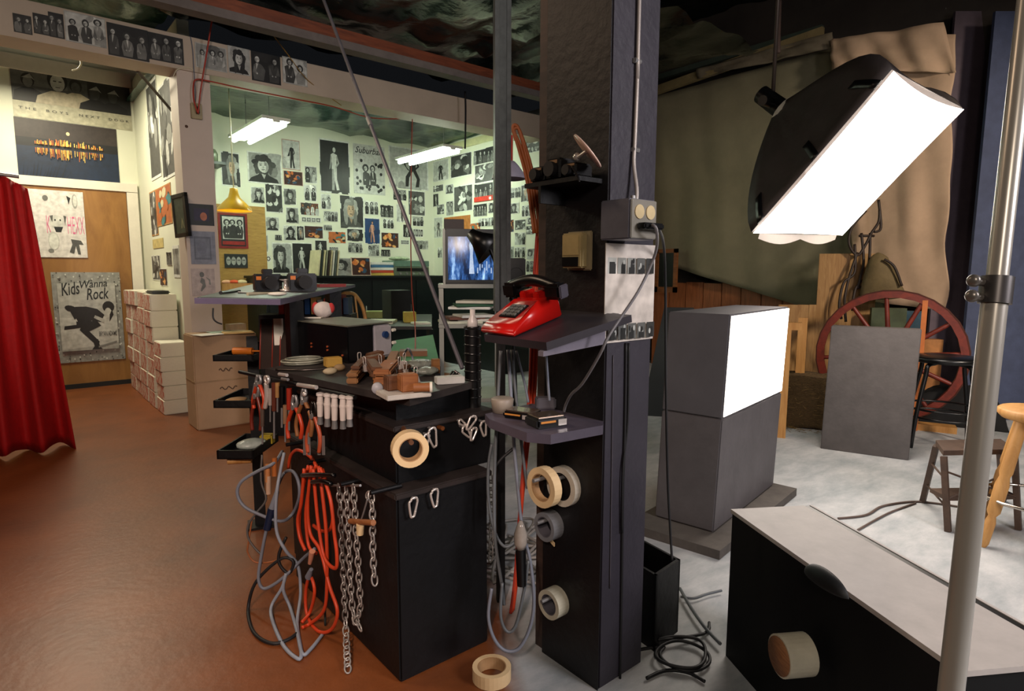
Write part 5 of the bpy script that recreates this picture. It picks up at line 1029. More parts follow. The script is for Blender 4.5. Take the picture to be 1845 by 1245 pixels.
MB().tube([at(1175, 405, y=PY - .14), at(1182, 412, y=PY - .15), at(1184, 440, y=PY - .12), at(1176, 470, y=PY - .09), at(1150, 525, y=PY - .08), at(1100, 600, y=PY - .09), at(1080, 640, y=PY - .07), at(1050, 690, y=PY + .0), at(1030, 710, y=PY + .05), at(1020, 728, y=PY + .1), at(1016, 742, y=PY + .12)], .0042, 7).build('power_cable', M('steel_grey_cord', '#6d6a6c', .45), None, 'grey cord sweeping from the outlet box down to the small shelf', 'cord')
MB().tube([at(1176, 404, y=PY - .13), at(1188, 415, y=PY - .12), at(1196, 445, y=PY - .05), at(1199, 520, y=PY + .0), at(1200, 700, y=PY), at(1203, 860, y=PY), at(1208, 960, y=PY - .02), at(1211, 1010, y=PY - .04)], .004, 7).build('power_cable', RUB, None, 'black cord hanging from the outlet box beside the post', 'cord')
# thermostat
a, b_ = at(1025, 487, x=PX), at(1050, 417, x=PX); q = at(1068, 487, x=PX)
t = thing('thermostat', 'cream thermostat with a dark lower window on the shaded face of the post', 'thermostat', at(1045, 488, x=PX))
MB().box((PX - .01, q.y, q.z), (PX, a.y, b_.z), bev=.003).build('back_plate', M('cream_metal', '#97896a', .4), t)
zz = lambda f_: a.z + (b_.z - a.z) * f_; ym = q.y + .012
MB().box((PX - .035, ym, zz(.06)), (PX - .01, a.y - .003, zz(.95)), bev=.004).build('case', M('cream_plastic', '#a8966a', .4), t)
MB().box((PX - .037, ym + .012, zz(.1)), (PX - .034, a.y - .008, zz(.34))).build('window', BLK2, t)
MB().box((PX - .037, ym + .01, zz(.38)), (PX - .034, a.y - .008, zz(.9)), bev=.001).build('front_panel', M('beige_panel', '#b39e6c', .4), t)
# small bracket shelf with camera gear
SHZ = at(1010, 328, x=PX - .05).z
t = thing('bracket_shelf', 'narrow dark bracket shelf high on the shaded side of the post', 'shelf', at(1010, 328, x=PX))
a, b_ = at(958, 328, x=PX - .04), at(1065, 325, x=PX - .04)
MB().box((PX - .10, PY + .02, SHZ - .012), (PX, 1.37, SHZ)).build('board', BLACK, t); MB().box((PX - .1, 1.3, SHZ - .06), (PX, 1.31, SHZ - .012)).build('bracket', BLACK, t)
GG = 'photo gear on the high bracket shelf'
for i, (y, w, h, lb) in enumerate(((1.33, .06, .045, 'black flash unit at the left end of the bracket shelf'), (1.265, .06, .06, 'black camera body in the middle of the bracket shelf'), (1.20, .05, .04, 'black clamp head at the right of the bracket shelf'))):
    t = thing('photo_gear', lb, 'photo gear', (PX - .07, y, SHZ), GG)
    MB().box((PX - .09, y - w / 2, SHZ + .001), (PX - .02, y + w / 2, SHZ + h), bev=.006).build('body', BLK2, t); MB().cyl((PX - .105, y, SHZ + h * .5), (PX - .085, y, SHZ + h * .5), h * .35, n=14).build('lens', RUB, t)
    MB().box((PX - .092, y - .02, SHZ + h * .75), (PX - .089, y + .01, SHZ + h * .9)).build('mark', M('tan_mark', '#8a6a4a', .4), t)
c = at(1058, 272, x=PX - .08); a, b_ = at(1037, 246, x=PX - .09), at(1080, 299, x=PX - .07); t = thing('round_reflector', 'thin bright disc seen on edge above the bracket shelf', 'disc', (a + b_) / 2)
d_ = (b_ - a).normalized(); vw = ((a + b_) / 2 - EYE).normalized(); nn = (d_.cross(vw).normalized() + vw * .13).normalized(); MB().lathe([(0, -.002), ((b_ - a).length / 2, -.002), ((b_ - a).length / 2, .002), (0, .002)], (a + b_) / 2, nn, 28).build('disc', M('pink_white_disc', '#d8b8a8', .3), t)
MB().cyl(c, at(1040, 285, x=PX - .06), .006).ball(at(1040, 283, x=PX - .06), .012).build('holder', CHROME, t)
MB().tube([at(1030, 300, x=PX - .1), at(1040, 316, x=PX - .1), at(1044, 328, x=PX - .1)], .003).build('lever', BLK2, t)
# phone shelf
t = thing('phone_shelf', 'dark lilac shelf with an angled side board holding the red telephone', 'shelf', (PX, 1.2, 1.05)); ZS = 1.118
SH = M('shelf_paint', '#4c4653', .5, var=.15, bump=.1)
zb_ = at(1084, 620, y=PY).z; S1 = at(984, 617, d=(at(973, 643, z=zb_) - EYE).dot(FW)); S0 = at(872, 603, x=S1.x); S0.z = S1.z; S2 = at(1101, 564, x=PX + .012); S3 = S2 + (S0 - S1) * 1.08; S3.x = PX - .001
S2b = V(S2); S2b.x = PX - .001
uy = ((S2b + S3) / 2 - (S0 + S1) / 2).normalized(); ux = (S1 - S0).normalized(); uz = ux.cross(uy).normalized()
tipy = S2.y
MB().hexa([S0 - uz * .02, S1 - uz * .02, V((PX - .001, min(S1.y, PY - .004), S2.z)) - uz * .02, S3 - uz * .02, S0, S1, V((PX - .001, min(S1.y, PY - .004), S2.z)), S3]).build('board', M('shelf_top', '#2e2a30', .45, var=.2), t)
MB().hexa([q - uz * k for k in (.02, 0) for q in (V((PX - .03, PY - .006, S2.z - .006)), V((S2.x, PY - .035, S2.z)), V((S2.x + .01, PY - .006, S2.z)), V((PX - .03, PY - .002, S2.z - .006)))]).build('board_tip', M('shelf_top', '#2e2a30', .45, var=.2), t)
yk = PY - .004; k0, k1 = at(972, 622, y=min(S1.y, yk)), V((PX - .001, yk, S2.z - .022)); ks = V((S1.x - .005, S1.y + .004, S1.z - .022)); ke = V((PX - .001, yk, 0)); ke.z = S2.z - .024
lo = V((ks.x, ks.y, zb_)); le = V((ke.x, ke.y, zb_)); th_ = V((0, .018, 0))
MB().hexa([lo, le, le + th_, lo + th_, ks, ke, ke + th_, ks + th_]).build('side_board', M('shelf_side', '#75707c', .55, var=.12, bump=.1), t)
# red telephone
A_ = at(864, 603, pl=(S0, uz)) + uy * .006; fp = Matrix.Identity(4)
for i in range(3): fp[i][0], fp[i][1], fp[i][2], fp[i][3] = ux[i], uy[i], uz[i], A_[i]
B_ = at(937, 607, pl=(S0, uz)); W_ = max(.11, (B_ - A_).dot(ux)); Cc = at(1014, 557, pl=(S0, uz)); D_ = max(.16, min(.25, (Cc - A_).dot(uy)))
print('PHONE', W_, D_, (Cc - A_).dot(uy), S0, S1, S2, zb_)
t = thing('telephone', 'red push button telephone with a black handset on the lilac shelf', 'telephone', fp @ V((W_ / 2, D_ / 2, 0)))
prof = [(0, .004), (0, .016), (.02, .03), (D_ * .62, .062), (D_ * .66, .068), (D_ * .98, .06), (D_, .048), (D_, .004)]
b = MB(); vs = []; ins = [0, 0, .004, .018, .02, .016, .006, 0]
for (y, z), k in zip(prof, ins): vs += [fp @ V((k, y, z)), fp @ V((W_ - k, y, z))]
n_p = len(prof); fs = [(2 * i, 2 * i + 1, 2 * ((i + 1) % n_p) + 1, 2 * ((i + 1) % n_p)) for i in range(n_p)] + [[2 * i for i in range(n_p)], [2 * i + 1 for i in range(n_p)][::-1]]
bm = bmesh.new(); bv = [bm.verts.new(v) for v in vs]; [bm.faces.new([bv[i] for i in f]) for f in fs]; bmesh.ops.bevel(bm, geom=bm.edges[:], offset=.004, segments=2, affect='EDGES'); bm.verts.index_update()
MB().add([v.co.copy() for v in bm.verts], [[v.index for v in f.verts] for f in bm.faces], 0, None, True).build('body', RED, t); bm.free()
sl = math.atan2(.032, D_ * .62 - .02); fk = fp @ Matrix.Translation((W_ / 2, D_ * .36, .03 + (D_ * .36 - .02) * math.tan(sl) + .001)) @ Matrix.Rotation(sl, 4, 'X')
kp = MB().box((-.034, -.038, -.002), (.034, .038, .002), fr=fk, bev=.001).build('keypad', BLK2, t)
for r_ in range(4):
    for q in range(3): MB().box((-.027 + q * .02, -.03 + r_ * .017, .002), (-.013 + q * .02, -.019 + r_ * .017, .005), fr=fk).build('key', M('key_grey', '#6a6a66', .4), kp)
for x in (.3, .7):
    MB().box((W_ * x - .012, D_ * .68, .055), (W_ * x + .012, D_ * .92, .085), fr=fp, bev=.004).build('cradle', RED, t)
hs = MB(); zc_ = .098; yc = D_ * .8
hs.tube([fp @ V((-.03, yc, zc_ - .005)), fp @ V((W_ * .3, yc, zc_ + .012)), fp @ V((W_ * .7, yc, zc_ + .012)), fp @ V((W_ + .03, yc, zc_ - .005))], .017, 8).box((-.05, yc - .026, zc_ - .035), (.01, yc + .026, zc_ + .008), fr=fp, bev=.008).box((W_ - .01, yc - .026, zc_ - .035), (W_ + .05, yc + .026, zc_ + .008), fr=fp, bev=.008)
h_ = hs.build('handset', BLK2, t); MB().box((W_ + .045, yc - .022, zc_ - .032), (W_ + .054, yc + .022, zc_ + .004), fr=fp, bev=.003).build('earpiece_cap', M('handset_grey', '#4a4750', .4), h_)
b = MB(); q0 = fp @ V((-.03, yc, zc_ - .03)); pts = [q0.lerp(fp @ V((.0, D_ * .7, .02)), i / 12) + V((.006 * math.cos(i * 2.1), .006 * math.sin(i * 2.1), -.03 * math.sin(i / 12 * math.pi))) for i in range(13)]; b.tube(pts, .004, sub=4).build('coiled_cord', BLK2, t)
# lower shelf
ZL = .83; t = thing('small_shelf', 'small grey shelf with rounded corners low on the post', 'shelf', (PX, 1.25, .8))
c = [V((1.085, 1.42)), V((1.055, 1.36)), V((1.04, 1.18)), V((1.075, 1.125)), V((1.255, 1.105)), V((PX - .002, 1.135)), V((PX - .002, 1.44))]
MB().prism([(q.x, q.y) for q in c][::1], .026, 0, Matrix.Translation((0, 0, ZL - .026))).build('board', M('shelf_paint', '#4c4653', .5), t)
SG2 = 'items on the small shelf'
def radio(px, py, w, dp, h, rot, label):
    q = at(px, py, z=ZL + .001); f = facing(q, rot); t = thing('radio', label, 'radio', q, SG2)
    MB().box((-w / 2, -dp / 2, 0), (w / 2, dp / 2, h), fr=f, bev=.006).build('case', BLK2, t)
    MB().box((-w / 2 + .006, -dp / 2 + .006, h), (w / 2 - .006, dp / 2 - .006, h + .004), fr=f, bev=.002).build('metal_top', M('brushed_silver', '#a9998c', .25, .9), t)
    MB().box((-w / 2 + .01, -dp / 2 - .001, h * .55), (w * .1, -dp / 2 + .002, h * .75), fr=f).build('orange_stripe', M('orange_stripe', '#c8843c', .4), t); MB().box((w * .18, -dp / 2 - .002, h * .2), (w / 2 - .004, -dp / 2 + .001, h * .8), fr=f).build('silver_end', CHROME, t)
radio(983, 766, .095, .075, .028, .55, 'small black and silver radio at the front of the small shelf')
radio(942, 752, .1, .07, .02, -.5, 'flat black device at the back of the small shelf')
q = at(985, 735, z=ZL + .001); MB().box((-.035, -.02, 0), (.035, .02, .035), fr=facing(q, .2), bev=.004).build('grey_adapter', GREYP, None, 'dark grey adapter box at the back of the small shelf', 'adapter', SG2)
q = at(905, 742, z=ZL + .001); MB().lathe([(0, 0), (.03, 0), (.035, .04), (.03, .044), (0, .04)], q, n=16).build('cup', M('pale_cup', '#8a8074', .5), None, 'pale round cup at the left end of the small shelf', 'cup', SG2)
# tape on pegs
def peg_tape(px, py, ro, ri, w, off, label, mt, core):
    c = at(px, py, x=PX - off - w); tape(c, (1, 0, 0), ro, ri, w, label, mt, core); MB().cyl((PX - off - w - .03, c.y, c.z + ri * .7), (PX, c.y, c.z + ri * .7), .006).build('peg', STEEL, POST)
peg_tape(974, 879, .062, .040, .030, .055, 'tan masking tape roll, uppermost on the post and nearest the camera', TAN, CARD)
peg_tape(1010, 877, .062, .04, .026, .0, 'white tape roll behind the tan one, against the post', M('white_tape', '#d0c9ba', .5), RUB)
peg_tape(980, 950, .046, .03, .042, .002, 'silver duct tape roll under the two upper rolls', M('duct_tape', '#8b8d92', .3, .3), GREYP)
peg_tape(988, 1090, .047, .030, .045, .002, 'white cloth tape roll, lowest on the post', M('cloth_tape', '#c4c0ac', .5), GREYP)
a = at(1000, 978, x=PX - .02); MB().hexa([a, a + V((0, .03, .012)), a + V((-.004, .03, .012)), a + V((-.004, 0, 0)), a + V((0, 0, -.012)), a + V((0, .03, .002)), a + V((-.004, .03, .002)), a + V((-.004, 0, -.012))]).build('tape_tail', TAN, None, 'loose tan tape tail below the duct tape', 'tape')
# tape roll on the floor at the bottom edge
c = at(886, 1222, z=.0); tape(V((c.x, c.y, .001)), (0, 0, 1), .06, .042, .04, 'tan tape roll lying on the floor between bench and post', TAN, CARD, 'tape rolls on the floor')
# ---- strut channel, rod, red cords
d = 2.2; t = thing('strut_channel', 'grey slotted metal channel standing from the bench to the ceiling', 'channel', at(903, 560, d=d)); GALV = M('galvanised', '#50565a', .4, .2, var=.3, scale=20)
b0, b1 = at(903, 560, d=d), at(906, 0, d=d); f = facing(b0, .2); h = 3.2 - b0.z; f2 = f
MB().box((-.028, 0, 0), (.028, .004, h), fr=f).box((-.028, -.03, 0), (-.024, 0, h), fr=f).box((.024, -.03, 0), (.028, 0, h), fr=f).box((-.028, -.032, 0), (-.013, -.03, h), fr=f).box((.013, -.032, 0), (.028, -.03, h), fr=f).build('channel', GALV, t)
MB().box((-.03, -.036, h - .62), (.03, .006, h - .5), fr=f).build('bracket', BLACK, t); MB().box((-.015, -.004, -b0.z), (.015, .02, 0), fr=f).build('base_post', BLACK, t)
a, b_ = tt(833, 664), at(590, 18, d=3.1); t = thing('slanting_rod', 'thin grey rod slanting from the ceiling down to the workbench', 'rod', a); dr = (b_ - a).normalized(); b2 = a + dr * ((3.2 - a.z) / dr.z)
MB().cyl(a, b2, .0085, .0085, 10).build('rod', M('rod_grey', '#6d6c74', .4, .5), t); MB().cyl(a + dr * 1.28, a + dr * 1.33, .011).build('joint', STEEL, t)
CR_ = 'red and orange cords hanging beside the post'
for i, (off, rr, lb) in enumerate(((0, .006, 'left'), (5, .006, 'middle'), (10, .005, 'right'))):
    MB().tube([at(986 + off * .5, 20, d=1.98), at(984 + off, 130, d=1.98), at(977 + off, 250, d=1.98), at(974 + off, 330, d=1.98), at(968 + off, 420, d=2.0), at(962 + off * .6, 510, d=2.02), at(957 + off, 640, d=2.04), at(953 + off, 720, d=2.05), at(946 + off * .6, 800, d=2.05), at(936 + off * .3, 930, d=2.05), at(928 + off * .4, 1040, d=2.05), at(920 + off * .5, 1105 - 3 * i, d=2.05)], rr).build('extension_cable', ORANGE if i else REDC, None, '%s of three long red cords hanging down beside the post' % lb, 'cord', CR_)
for i, (x, w, lb) in enumerate(((0, 10, 'outer'), (5, 6, 'inner'))):
    MB().tube([at(962 + x, 420, d=1.97), at(950 + x, 330, d=1.97), at(935 + x, 270, d=1.97), at(924 + x * .5, 232 + x, d=1.97), at(930 + x * .5, 226 + x, d=1.97), at(937 + x * .6, 240 + x, d=1.97), at(952 + x, 300, d=1.97), at(968 + x, 380, d=1.97), at(972 + x * .5, 430, d=1.98)], .0055).build('extension_cable', M('orange_brown_cord', '#a85a2c', .5), None, '%s orange brown cord looped left of the post' % lb, 'cord', CR_)
MB().tube([at(743, 215, y=5.6), at(741, 300, y=5.4), at(740, 420, y=5.0), at(742, 520, y=4.6), at(748, 590, y=4.3), at(748, 640, d=4.2)], .005).build('extension_cable', REDC, None, 'single red cord hanging into the office in front of the pictures', 'cord')
# chain from beam
# grey cable loops under the phone shelf
LG = 'grey cables looped under the phone shelf'
def loop(pts, d, r, mt, label, nm='grey_cable'): return MB().tube([at(x, y, d=d) if at(x, y, d=d).z > .012 else at(x, y, z=.012) for x, y in pts], r, 7).build(nm, mt, None, label, 'cable', LG)
DG = M('dark_grey_rubber', '#565b5f', .5)
loop([(902, 632), (898, 700), (893, 800), (890, 900), (893, 980), (905, 1060), (908, 1090)], 1.9, .0055, DG, 'leftmost straight grey cable under the phone shelf')
loop([(915, 630), (920, 700), (926, 800), (935, 900), (942, 960), (955, 1010), (962, 1080), (955, 1130), (935, 1168), (910, 1172), (890, 1150), (880, 1110), (886, 1060)], 1.88, .0055, GREYC, 'grey cable making the large lower loop')
loop([(922, 630), (930, 720), (942, 820), (950, 880)], 1.9, .005, DG, 'short grey cable between the loop and the red cords')
loop([(930, 632), (945, 690), (952, 725)], 1.9, .004, GREYC, 'thin grey cable right of the others, near the post')
loop([(886, 800), (880, 840), (880, 900), (892, 960), (910, 985), (930, 975)], 1.94, .005, DG, 'dark cable sagging behind the straight one')
loop([(905, 1050), (902, 1110), (914, 1138), (930, 1125), (945, 1060), (952, 1010)], 1.86, .005, DG, 'inner dark loop above the brown floor')
loop([(893, 840), (905, 825), (925, 808)], 1.92, .005, RUB, 'black cable crossing to the post behind the loops')
loop([(984, 640), (988, 700), (990, 722)], 1.75, .004, GREYC, 'thin pale cable behind the phone shelf side board')
t = thing('cable_connector', 'clear moulded connector hanging in the cable loops', 'connector', at(937, 965, d=1.84)); MB().lathe([(0, 0), (.012, .0), (.02, .02), (.02, .05), (.012, .075), (.005, .09), (0, .09)], at(938, 990, d=1.84), (0, 0, 1), 12).build('shell', M('clear_plastic', '#8b847c', .15, var=.3), t); MB().cyl(at(940, 1055, d=1.84), at(938, 990, d=1.84), .014, .016).build('boot', BLK2, t)
rn = random.Random(21)
b = MB()
for i in range(7):
    c = V((1.62 + rn.uniform(-.1, .15), 2.0 + rn.uniform(-.2, .2), .012)); b.tube([c + V((rn.uniform(-.2, .2), rn.uniform(-.25, .25), rn.uniform(0, .04))) for _ in range(8)], .007, 6)
b.build('cable_pile', M('pale_cable', '#8f8a84', .5, var=.3), None, 'tangle of pale cables on the floor behind the loops', 'cables', None, 'stuff')
# round grey lampshade behind the channel
c = at(917, 312, d=3.2); t = thing('pendant_lamp', 'lilac grey lampshade behind the metal channel', 'lamp', c)
MB().lathe([(.09, 0), (.086, .02), (.05, .07), (.03, .09), (0, .092), (0, .088), (.028, .086), (.046, .066), (.08, .02), (.09, 0)], c + V((0, 0, -.03)), n=22).build('lamp_shade', M('lilac_enamel', '#8d8896', .45), t); MB().cyl(c + V((0, 0, .06)), c + V((0, 0, .19)), .02).build('red_socket', REDC, t); MB().tube([c + V((0, 0, .19)), V((c.x, c.y, 3.2))], .004, spline=False).build('cord', RUB, t)
# ================================================================== STUDIO
# tall light unit: lower plinth and a glowing front above it
def mix(p, q, k): return V(p) + (V(q) - V(p)) * k
Cb, Rb, Lb = at(1285, 960, z=.045), at(1395, 872, z=.045), at(1196, 930, z=.045)
ex = V((Rb.x - Cb.x, Rb.y - Cb.y, 0)); Cb = V((Cb.x, Cb.y, .045)); ex = ex.normalized() * .86; ey = V((-ex.y, ex.x, 0)).normalized() * .30
zmid = at(1309, 756, pl=(Cb, V((FW.x, FW.y, 0)))).z; ztop = at(1318, 567, pl=(Cb, V((FW.x, FW.y, 0)))).z
dl = V((.03, -.02, 0)); lean = lambda z: dl * ((z - .045) / (ztop - .045))
def foot(z, o=0.): return [Cb + lean(z) + V((0, 0, z - .045)), Cb + ex + lean(z) + V((0, 0, z - .045)), Cb + ex + ey + lean(z) + V((0, 0, z - .045)), Cb + ey + lean(z) + V((0, 0, z - .045))]
BOXG = M('grey_box_paint', '#5d595b', .6, var=.15, scale=6, bump=.1)
t = thing('plinth_box', 'dark grey plinth box under the glowing light box', 'box', Cb); MB().hexa(foot(.046) + foot(zmid - .002), bev=.006).build('box', BOXG, t)
t = thing('light_box', 'tall grey light box with a glowing white front in the studio', 'light', Cb + V((0, 0, zmid))); f1, f2 = foot(zmid), foot(ztop)
MB().hexa(f1 + f2, bev=.006).build('housing', M('light_box_housing', '#5a585c', .6, var=.12, scale=6), t)
n_ = V((ex.y, -ex.x, 0)).normalized(); q = [mix(f1[0], f1[1], .015), mix(f1[0], f1[1], .985), mix(f2[0], f2[1], .985), mix(f2[0], f2[1], .015)]; q[0] += V((0, 0, .01)); q[1] += V((0, 0, .01)); q[2] -= V((0, 0, .008)); q[3] -= V((0, 0, .008))
MB().hexa([q[0] + n_ * .004, q[1] + n_ * .004, q[1] - n_ * .002, q[0] - n_ * .002, q[3] + n_ * .004, q[2] + n_ * .004, q[2] - n_ * .002, q[3] - n_ * .002]).build('diffuser', M('glowing_diffuser', '#ffffff', .5, emit=4.5, ecol=(1, .9, .8), var=0), t)
MB().hexa([Cb + V((-.14, -.12, -.044)), Cb + ex * 1.06 + V((0, -.12, -.044)), Cb + ex * 1.06 + ey * 1.1 + V((0, 0, -.044)), Cb + ey * 1.15 + V((-.16, 0, -.044)), Cb + V((-.14, -.12, -.002)), Cb + ex * 1.06 + V((0, -.12, -.002)), Cb + ex * 1.06 + ey * 1.1 + V((0, 0, -.002)), Cb + ey * 1.15 + V((-.16, 0, -.002))]).build('floor_platform', M('dirty_board', '#57514c', .8, var=.3), None, 'thin grey board on the floor under the tall light box', 'board')
# low black box in front
ZB = .5; B0 = at(1320, 918, z=ZB); B1 = at(1712, 1192, z=ZB); wd = V((.94, -.34, 0)).normalized(); u_ = (B1 - B0); u_.z = 0; L_ = u_.length + .02; u_.normalize(); wd = V((-u_.y, u_.x, 0)) if V((-u_.y, u_.x, 0)).x > 0 else V((u_.y, -u_.x, 0))
wd = (wd + u_ * .06).normalized(); W1 = .265
def lowp(a, b_, z): return B0 + u_ * a + wd * b_ + V((0, 0, z - ZB))
t = thing('low_box', 'low black box with a pale grey top in the right foreground', 'box', lowp(L_ / 2, W1 / 2, 0))
def lowbox(a0, a1, b0, b1, z0, z1): return [lowp(a0, b0, z0), lowp(a1, b0, z0), lowp(a1, b1, z0), lowp(a0, b1, z0), lowp(a0, b0, z1), lowp(a1, b0, z1), lowp(a1, b1, z1), lowp(a0, b1, z1)]
MB().hexa(lowbox(0, L_, 0, W1, 0, ZB - .012)).build('body', M('matt_black', '#040405', .7, var=.2, spec=.25), t)
MB().hexa(lowbox(-.004, L_ + .01, -.004, W1 - .017, ZB - .012, ZB)).build('top', M('pale_grey_top', '#b3aca6', .6, var=.1, scale=12), t)
MB().hexa(lowbox(-.004, L_ + .01, W1 - .016, W1 + .003, ZB - .012, ZB - .002)).build('dark_edge', BLK2, t); MB().hexa(lowbox(-.004, L_ + .01, W1 + .003, W1 + .012, ZB - .02, ZB)).build('edge_strip', M('pale_grey_top', '#b3aca6', .6), t)
c = at(1482, 1052, pl=(B0, wd)); b = MB(); vs = []
for j in range(9):
    for i in range(17): q = i / 16 * math.pi; k = j / 8 * math.pi / 2; vs.append(c + u_ * (.075 * math.cos(q)) + V((0, 0, .036 * math.sin(q) * math.cos(k) + .0)) - wd * (.03 * math.sin(q) * math.sin(k) - .012))
b.add(vs, [(j * 17 + i, j * 17 + i + 1, (j + 1) * 17 + i + 1, (j + 1) * 17 + i) for j in range(8) for i in range(16)], 0, None, True); o = b.build('rounded_cloth', M('black_soft', '#0d0f10', .6), t); sd = o.modifiers.new('thick', 'SOLIDIFY'); sd.thickness = .004
c = at(1404, 1182, pl=(B0 - wd * .085, wd)); 
tape(c, wd, .052, .03, .075, 'white tape roll with a tan worn face on the side of the low box', M('cloth_tape', '#c4c0ac', .5), CARD, 'tape roll on the low box')
MB().lathe([(0, 0), (.047, 0), (.047, .003), (0, .003)], c - wd * .003, wd, 24).build('brown_disc', wood('worn_face', '#9a6a40', '#6a3f22', .7, 18), bpy.data.objects[[o.name for o in bpy.data.objects if o.get('label', '').startswith('white tape roll with a tan worn')][0]])
MB().cyl(c + V((0, 0, .04)) - wd * .0, c + V((0, 0, .04)) + wd * .085, .006).build('peg', BLK2, t)
# open black bin beside the post
c = at(1205, 1150, z=0); f = rz(R(-8), (1.53, 1.16, 0)); a = thing('open_bin', 'open black box standing on the floor right of the post', 'bin', (1.6, 1.2, 0)); t = a
zt_ = at(1180, 1025, x=1.62).z
Cn = at(1178, 1160, z=0); Rn = at(1221, 1138, z=0); Cn = at(1178, 1174, z=0); e1 = Rn - Cn; e2 = V((.03, .2, 0)); HB = at(1226, 1008, pl=(Rn, V((FW.x, FW.y, 0)))).z
def binbox(a0, a1, b0, b1, z0, z1): return [Cn + e1 * p + e2 * q + V((0, 0, z)) for z in (z0, z1) for p, q in ((a0, b0), (a1, b0), (a1, b1), (a0, b1))]
for k in ((0, 1, 0, .06), (0, 1, .94, 1), (0, .06, 0, 1), (.94, 1, 0, 1)): MB().hexa(binbox(*k, 0, HB)).build('side', BLACK, t)
MB().hexa(binbox(.06, .94, .06, .94, 0, .02)).build('bottom', BLACK, t)
# cables on the studio floor
CF = 'black cables on the studio floor'
c = at(1228, 1186, z=0)
MB().tube([c + V((-.10, .12, .007))] + [c + V(((.085 + .012 * math.sin(k * .9)) * math.cos(k * .55), (.075 + .012 * math.cos(k * .7)) * math.sin(k * .55), .008 + .006 * (k / 8))) for k in range(3, 27)] + [c + V((.16, .02, .012)), c + V((.24, .05, .008))], .0055, 7, sub=4).build('floor_cable', RUB, None, 'black cable in a flat coil at the foot of the post', 'cable', CF)
MB().tube([at(x, y, z=.008) for x, y in [(1165, 1222), (1200, 1208), (1240, 1212), (1270, 1228)]], .0055).build('floor_cable', RUB, None, 'black cable leaving the bottom of the picture by the coil', 'cable', CF)
MB().tube([at(x, y, z=.02) for x, y in [(1225, 1060), (1245, 1095), (1270, 1130), (1298, 1160)]], .006).build('grey_cable', DG, None, 'grey cable running from the bin to the low box', 'cable', CF)
MB().tube([at(x, y, z=.014) for x, y in [(1226, 1075), (1250, 1078), (1275, 1070), (1300, 1064)]], .005).build('grey_cable', DG, None, 'grey cable crossing towards the front of the low box', 'cable', CF)
MB().tube([at(x, y, z=.006) for x, y in [(1510, 934), (1560, 928), (1590, 912), (1640, 904), (1680, 906), (1740, 915)]], .006).build('brown_cable', M('brown_cable', '#5f5048', .6), None, 'brown cable curving over the white floor to the step stool', 'cable', CF)
MB().tube([at(x, y, z=.006) for x, y in [(1545, 955), (1600, 925), (1650, 906)]], .005).build('brown_cable', M('brown_cable', '#5f5048', .6), None, 'straight brown cable left of the step stool', 'cable', CF)
# softbox
SB = [at(*p, d=k * 2.8) for p, k in (((1610, 128), 1.0), ((1737, 197), 1.2735), ((1518, 424), 1.4342), ((1357, 420), 1.1560))]
def solve_rect():
    r = [ray(*p) for p in ((1610, 128), (1737, 197), (1518, 424), (1357, 420))]; mm = Matrix((-r[1], r[2], -r[3])).transposed(); s_ = mm.inverted() @ (-r[0]); return [EYE + q * k * 2.8 for q, k in zip(r, (1, s_[0], s_[1], s_[2]))]
SB = solve_rect(); ctr = sum(SB, V()) / 4; nb = (SB[1] - SB[0]).cross(SB[3] - SB[0]).normalized()
if nb.dot(V((0, 1, 1))) < 0: nb = -nb
t = thing('softbox', 'large black softbox with a glowing white front hanging over the studio', 'studio light', ctr)
CLOTH = M('softbox_cloth', '#3b3432', .6, var=.25, scale=6, bump=.2)
apex = ctr + nb * .62; e_u = (SB[1] - SB[0]).normalized(); e_v = (SB[3] - SB[0]).normalized(); HU, HV = (SB[1] - SB[0]).length / 2, (SB[3] - SB[0]).length / 2
def shell(ns, nr):
    b = MB(); rings = []
    for k in range(nr + 1):
        s_ = k / nr; bulge = 1 - .88 * s_ ** 1.3; hgt = .6 * s_
        ring_ = []
        for i in range(ns):
            side, f_ = divmod(i * 4 / ns, 1); cu = [(-1, -1), (1, -1), (1, 1), (-1, 1)]; a, b_ = cu[int(side)], cu[(int(side) + 1) % 4]; x, y = a[0] + (b_[0] - a[0]) * f_, a[1] + (b_[1] - a[1]) * f_
            scal = 1 - .10 * math.sin(f_ * math.pi) * math.sin(min(1, s_ * 4) * math.pi / 2); fold = .008 * math.sin(i * 2.3) * math.sin(s_ * math.pi)
            ring_.append(ctr + e_u * (x * HU * bulge * scal) + e_v * (y * HV * bulge * scal * (1 + (.3 * math.sin(s_ * math.pi) if y < 0 else 0) * abs(y))) + nb * (hgt + fold + .01))
        rings.append(ring_)
    vs = [q for r_ in rings for q in r_]; fs = [(k * ns + i, k * ns + (i + 1) % ns, (k + 1) * ns + (i + 1) % ns, (k + 1) * ns + i) for k in range(nr) for i in range(ns)]
    b.add(vs, fs, 0, None, True); b.add(rings[-1], [list(range(ns))], 0); return b
o = shell(48, 10).build('cover', CLOTH, t); sd = o.modifiers.new('thick', 'SOLIDIFY'); sd.thickness = .004; sd.offset = 1
GLOW = M('softbox_diffuser', '#ffffff', .5, emit=8.5, ecol=(1, .89, .78), var=0)
b = MB(); n8 = 8; vs = []
for j in range(n8 + 1):
    for i in range(n8 + 1):
        x, y = i / n8 * 2 - 1, j / n8 * 2 - 1; sx = 1 - .035 * (1 - y * y) * abs(x) ** 3; sy = 1 - .06 * (1 - x * x) * abs(y) ** 3 * (1 if y < 0 else .2)
        vs.append(ctr + e_u * (x * HU * sx) + e_v * (y * HV * sy) - nb * .0)
b.add(vs, [(j * (n8 + 1) + i, j * (n8 + 1) + i + 1, (j + 1) * (n8 + 1) + i + 1, (j + 1) * (n8 + 1) + i) for j in range(n8) for i in range(n8)], 0, None, True).build('diffuser', GLOW, t)
b = MB(); vs = []
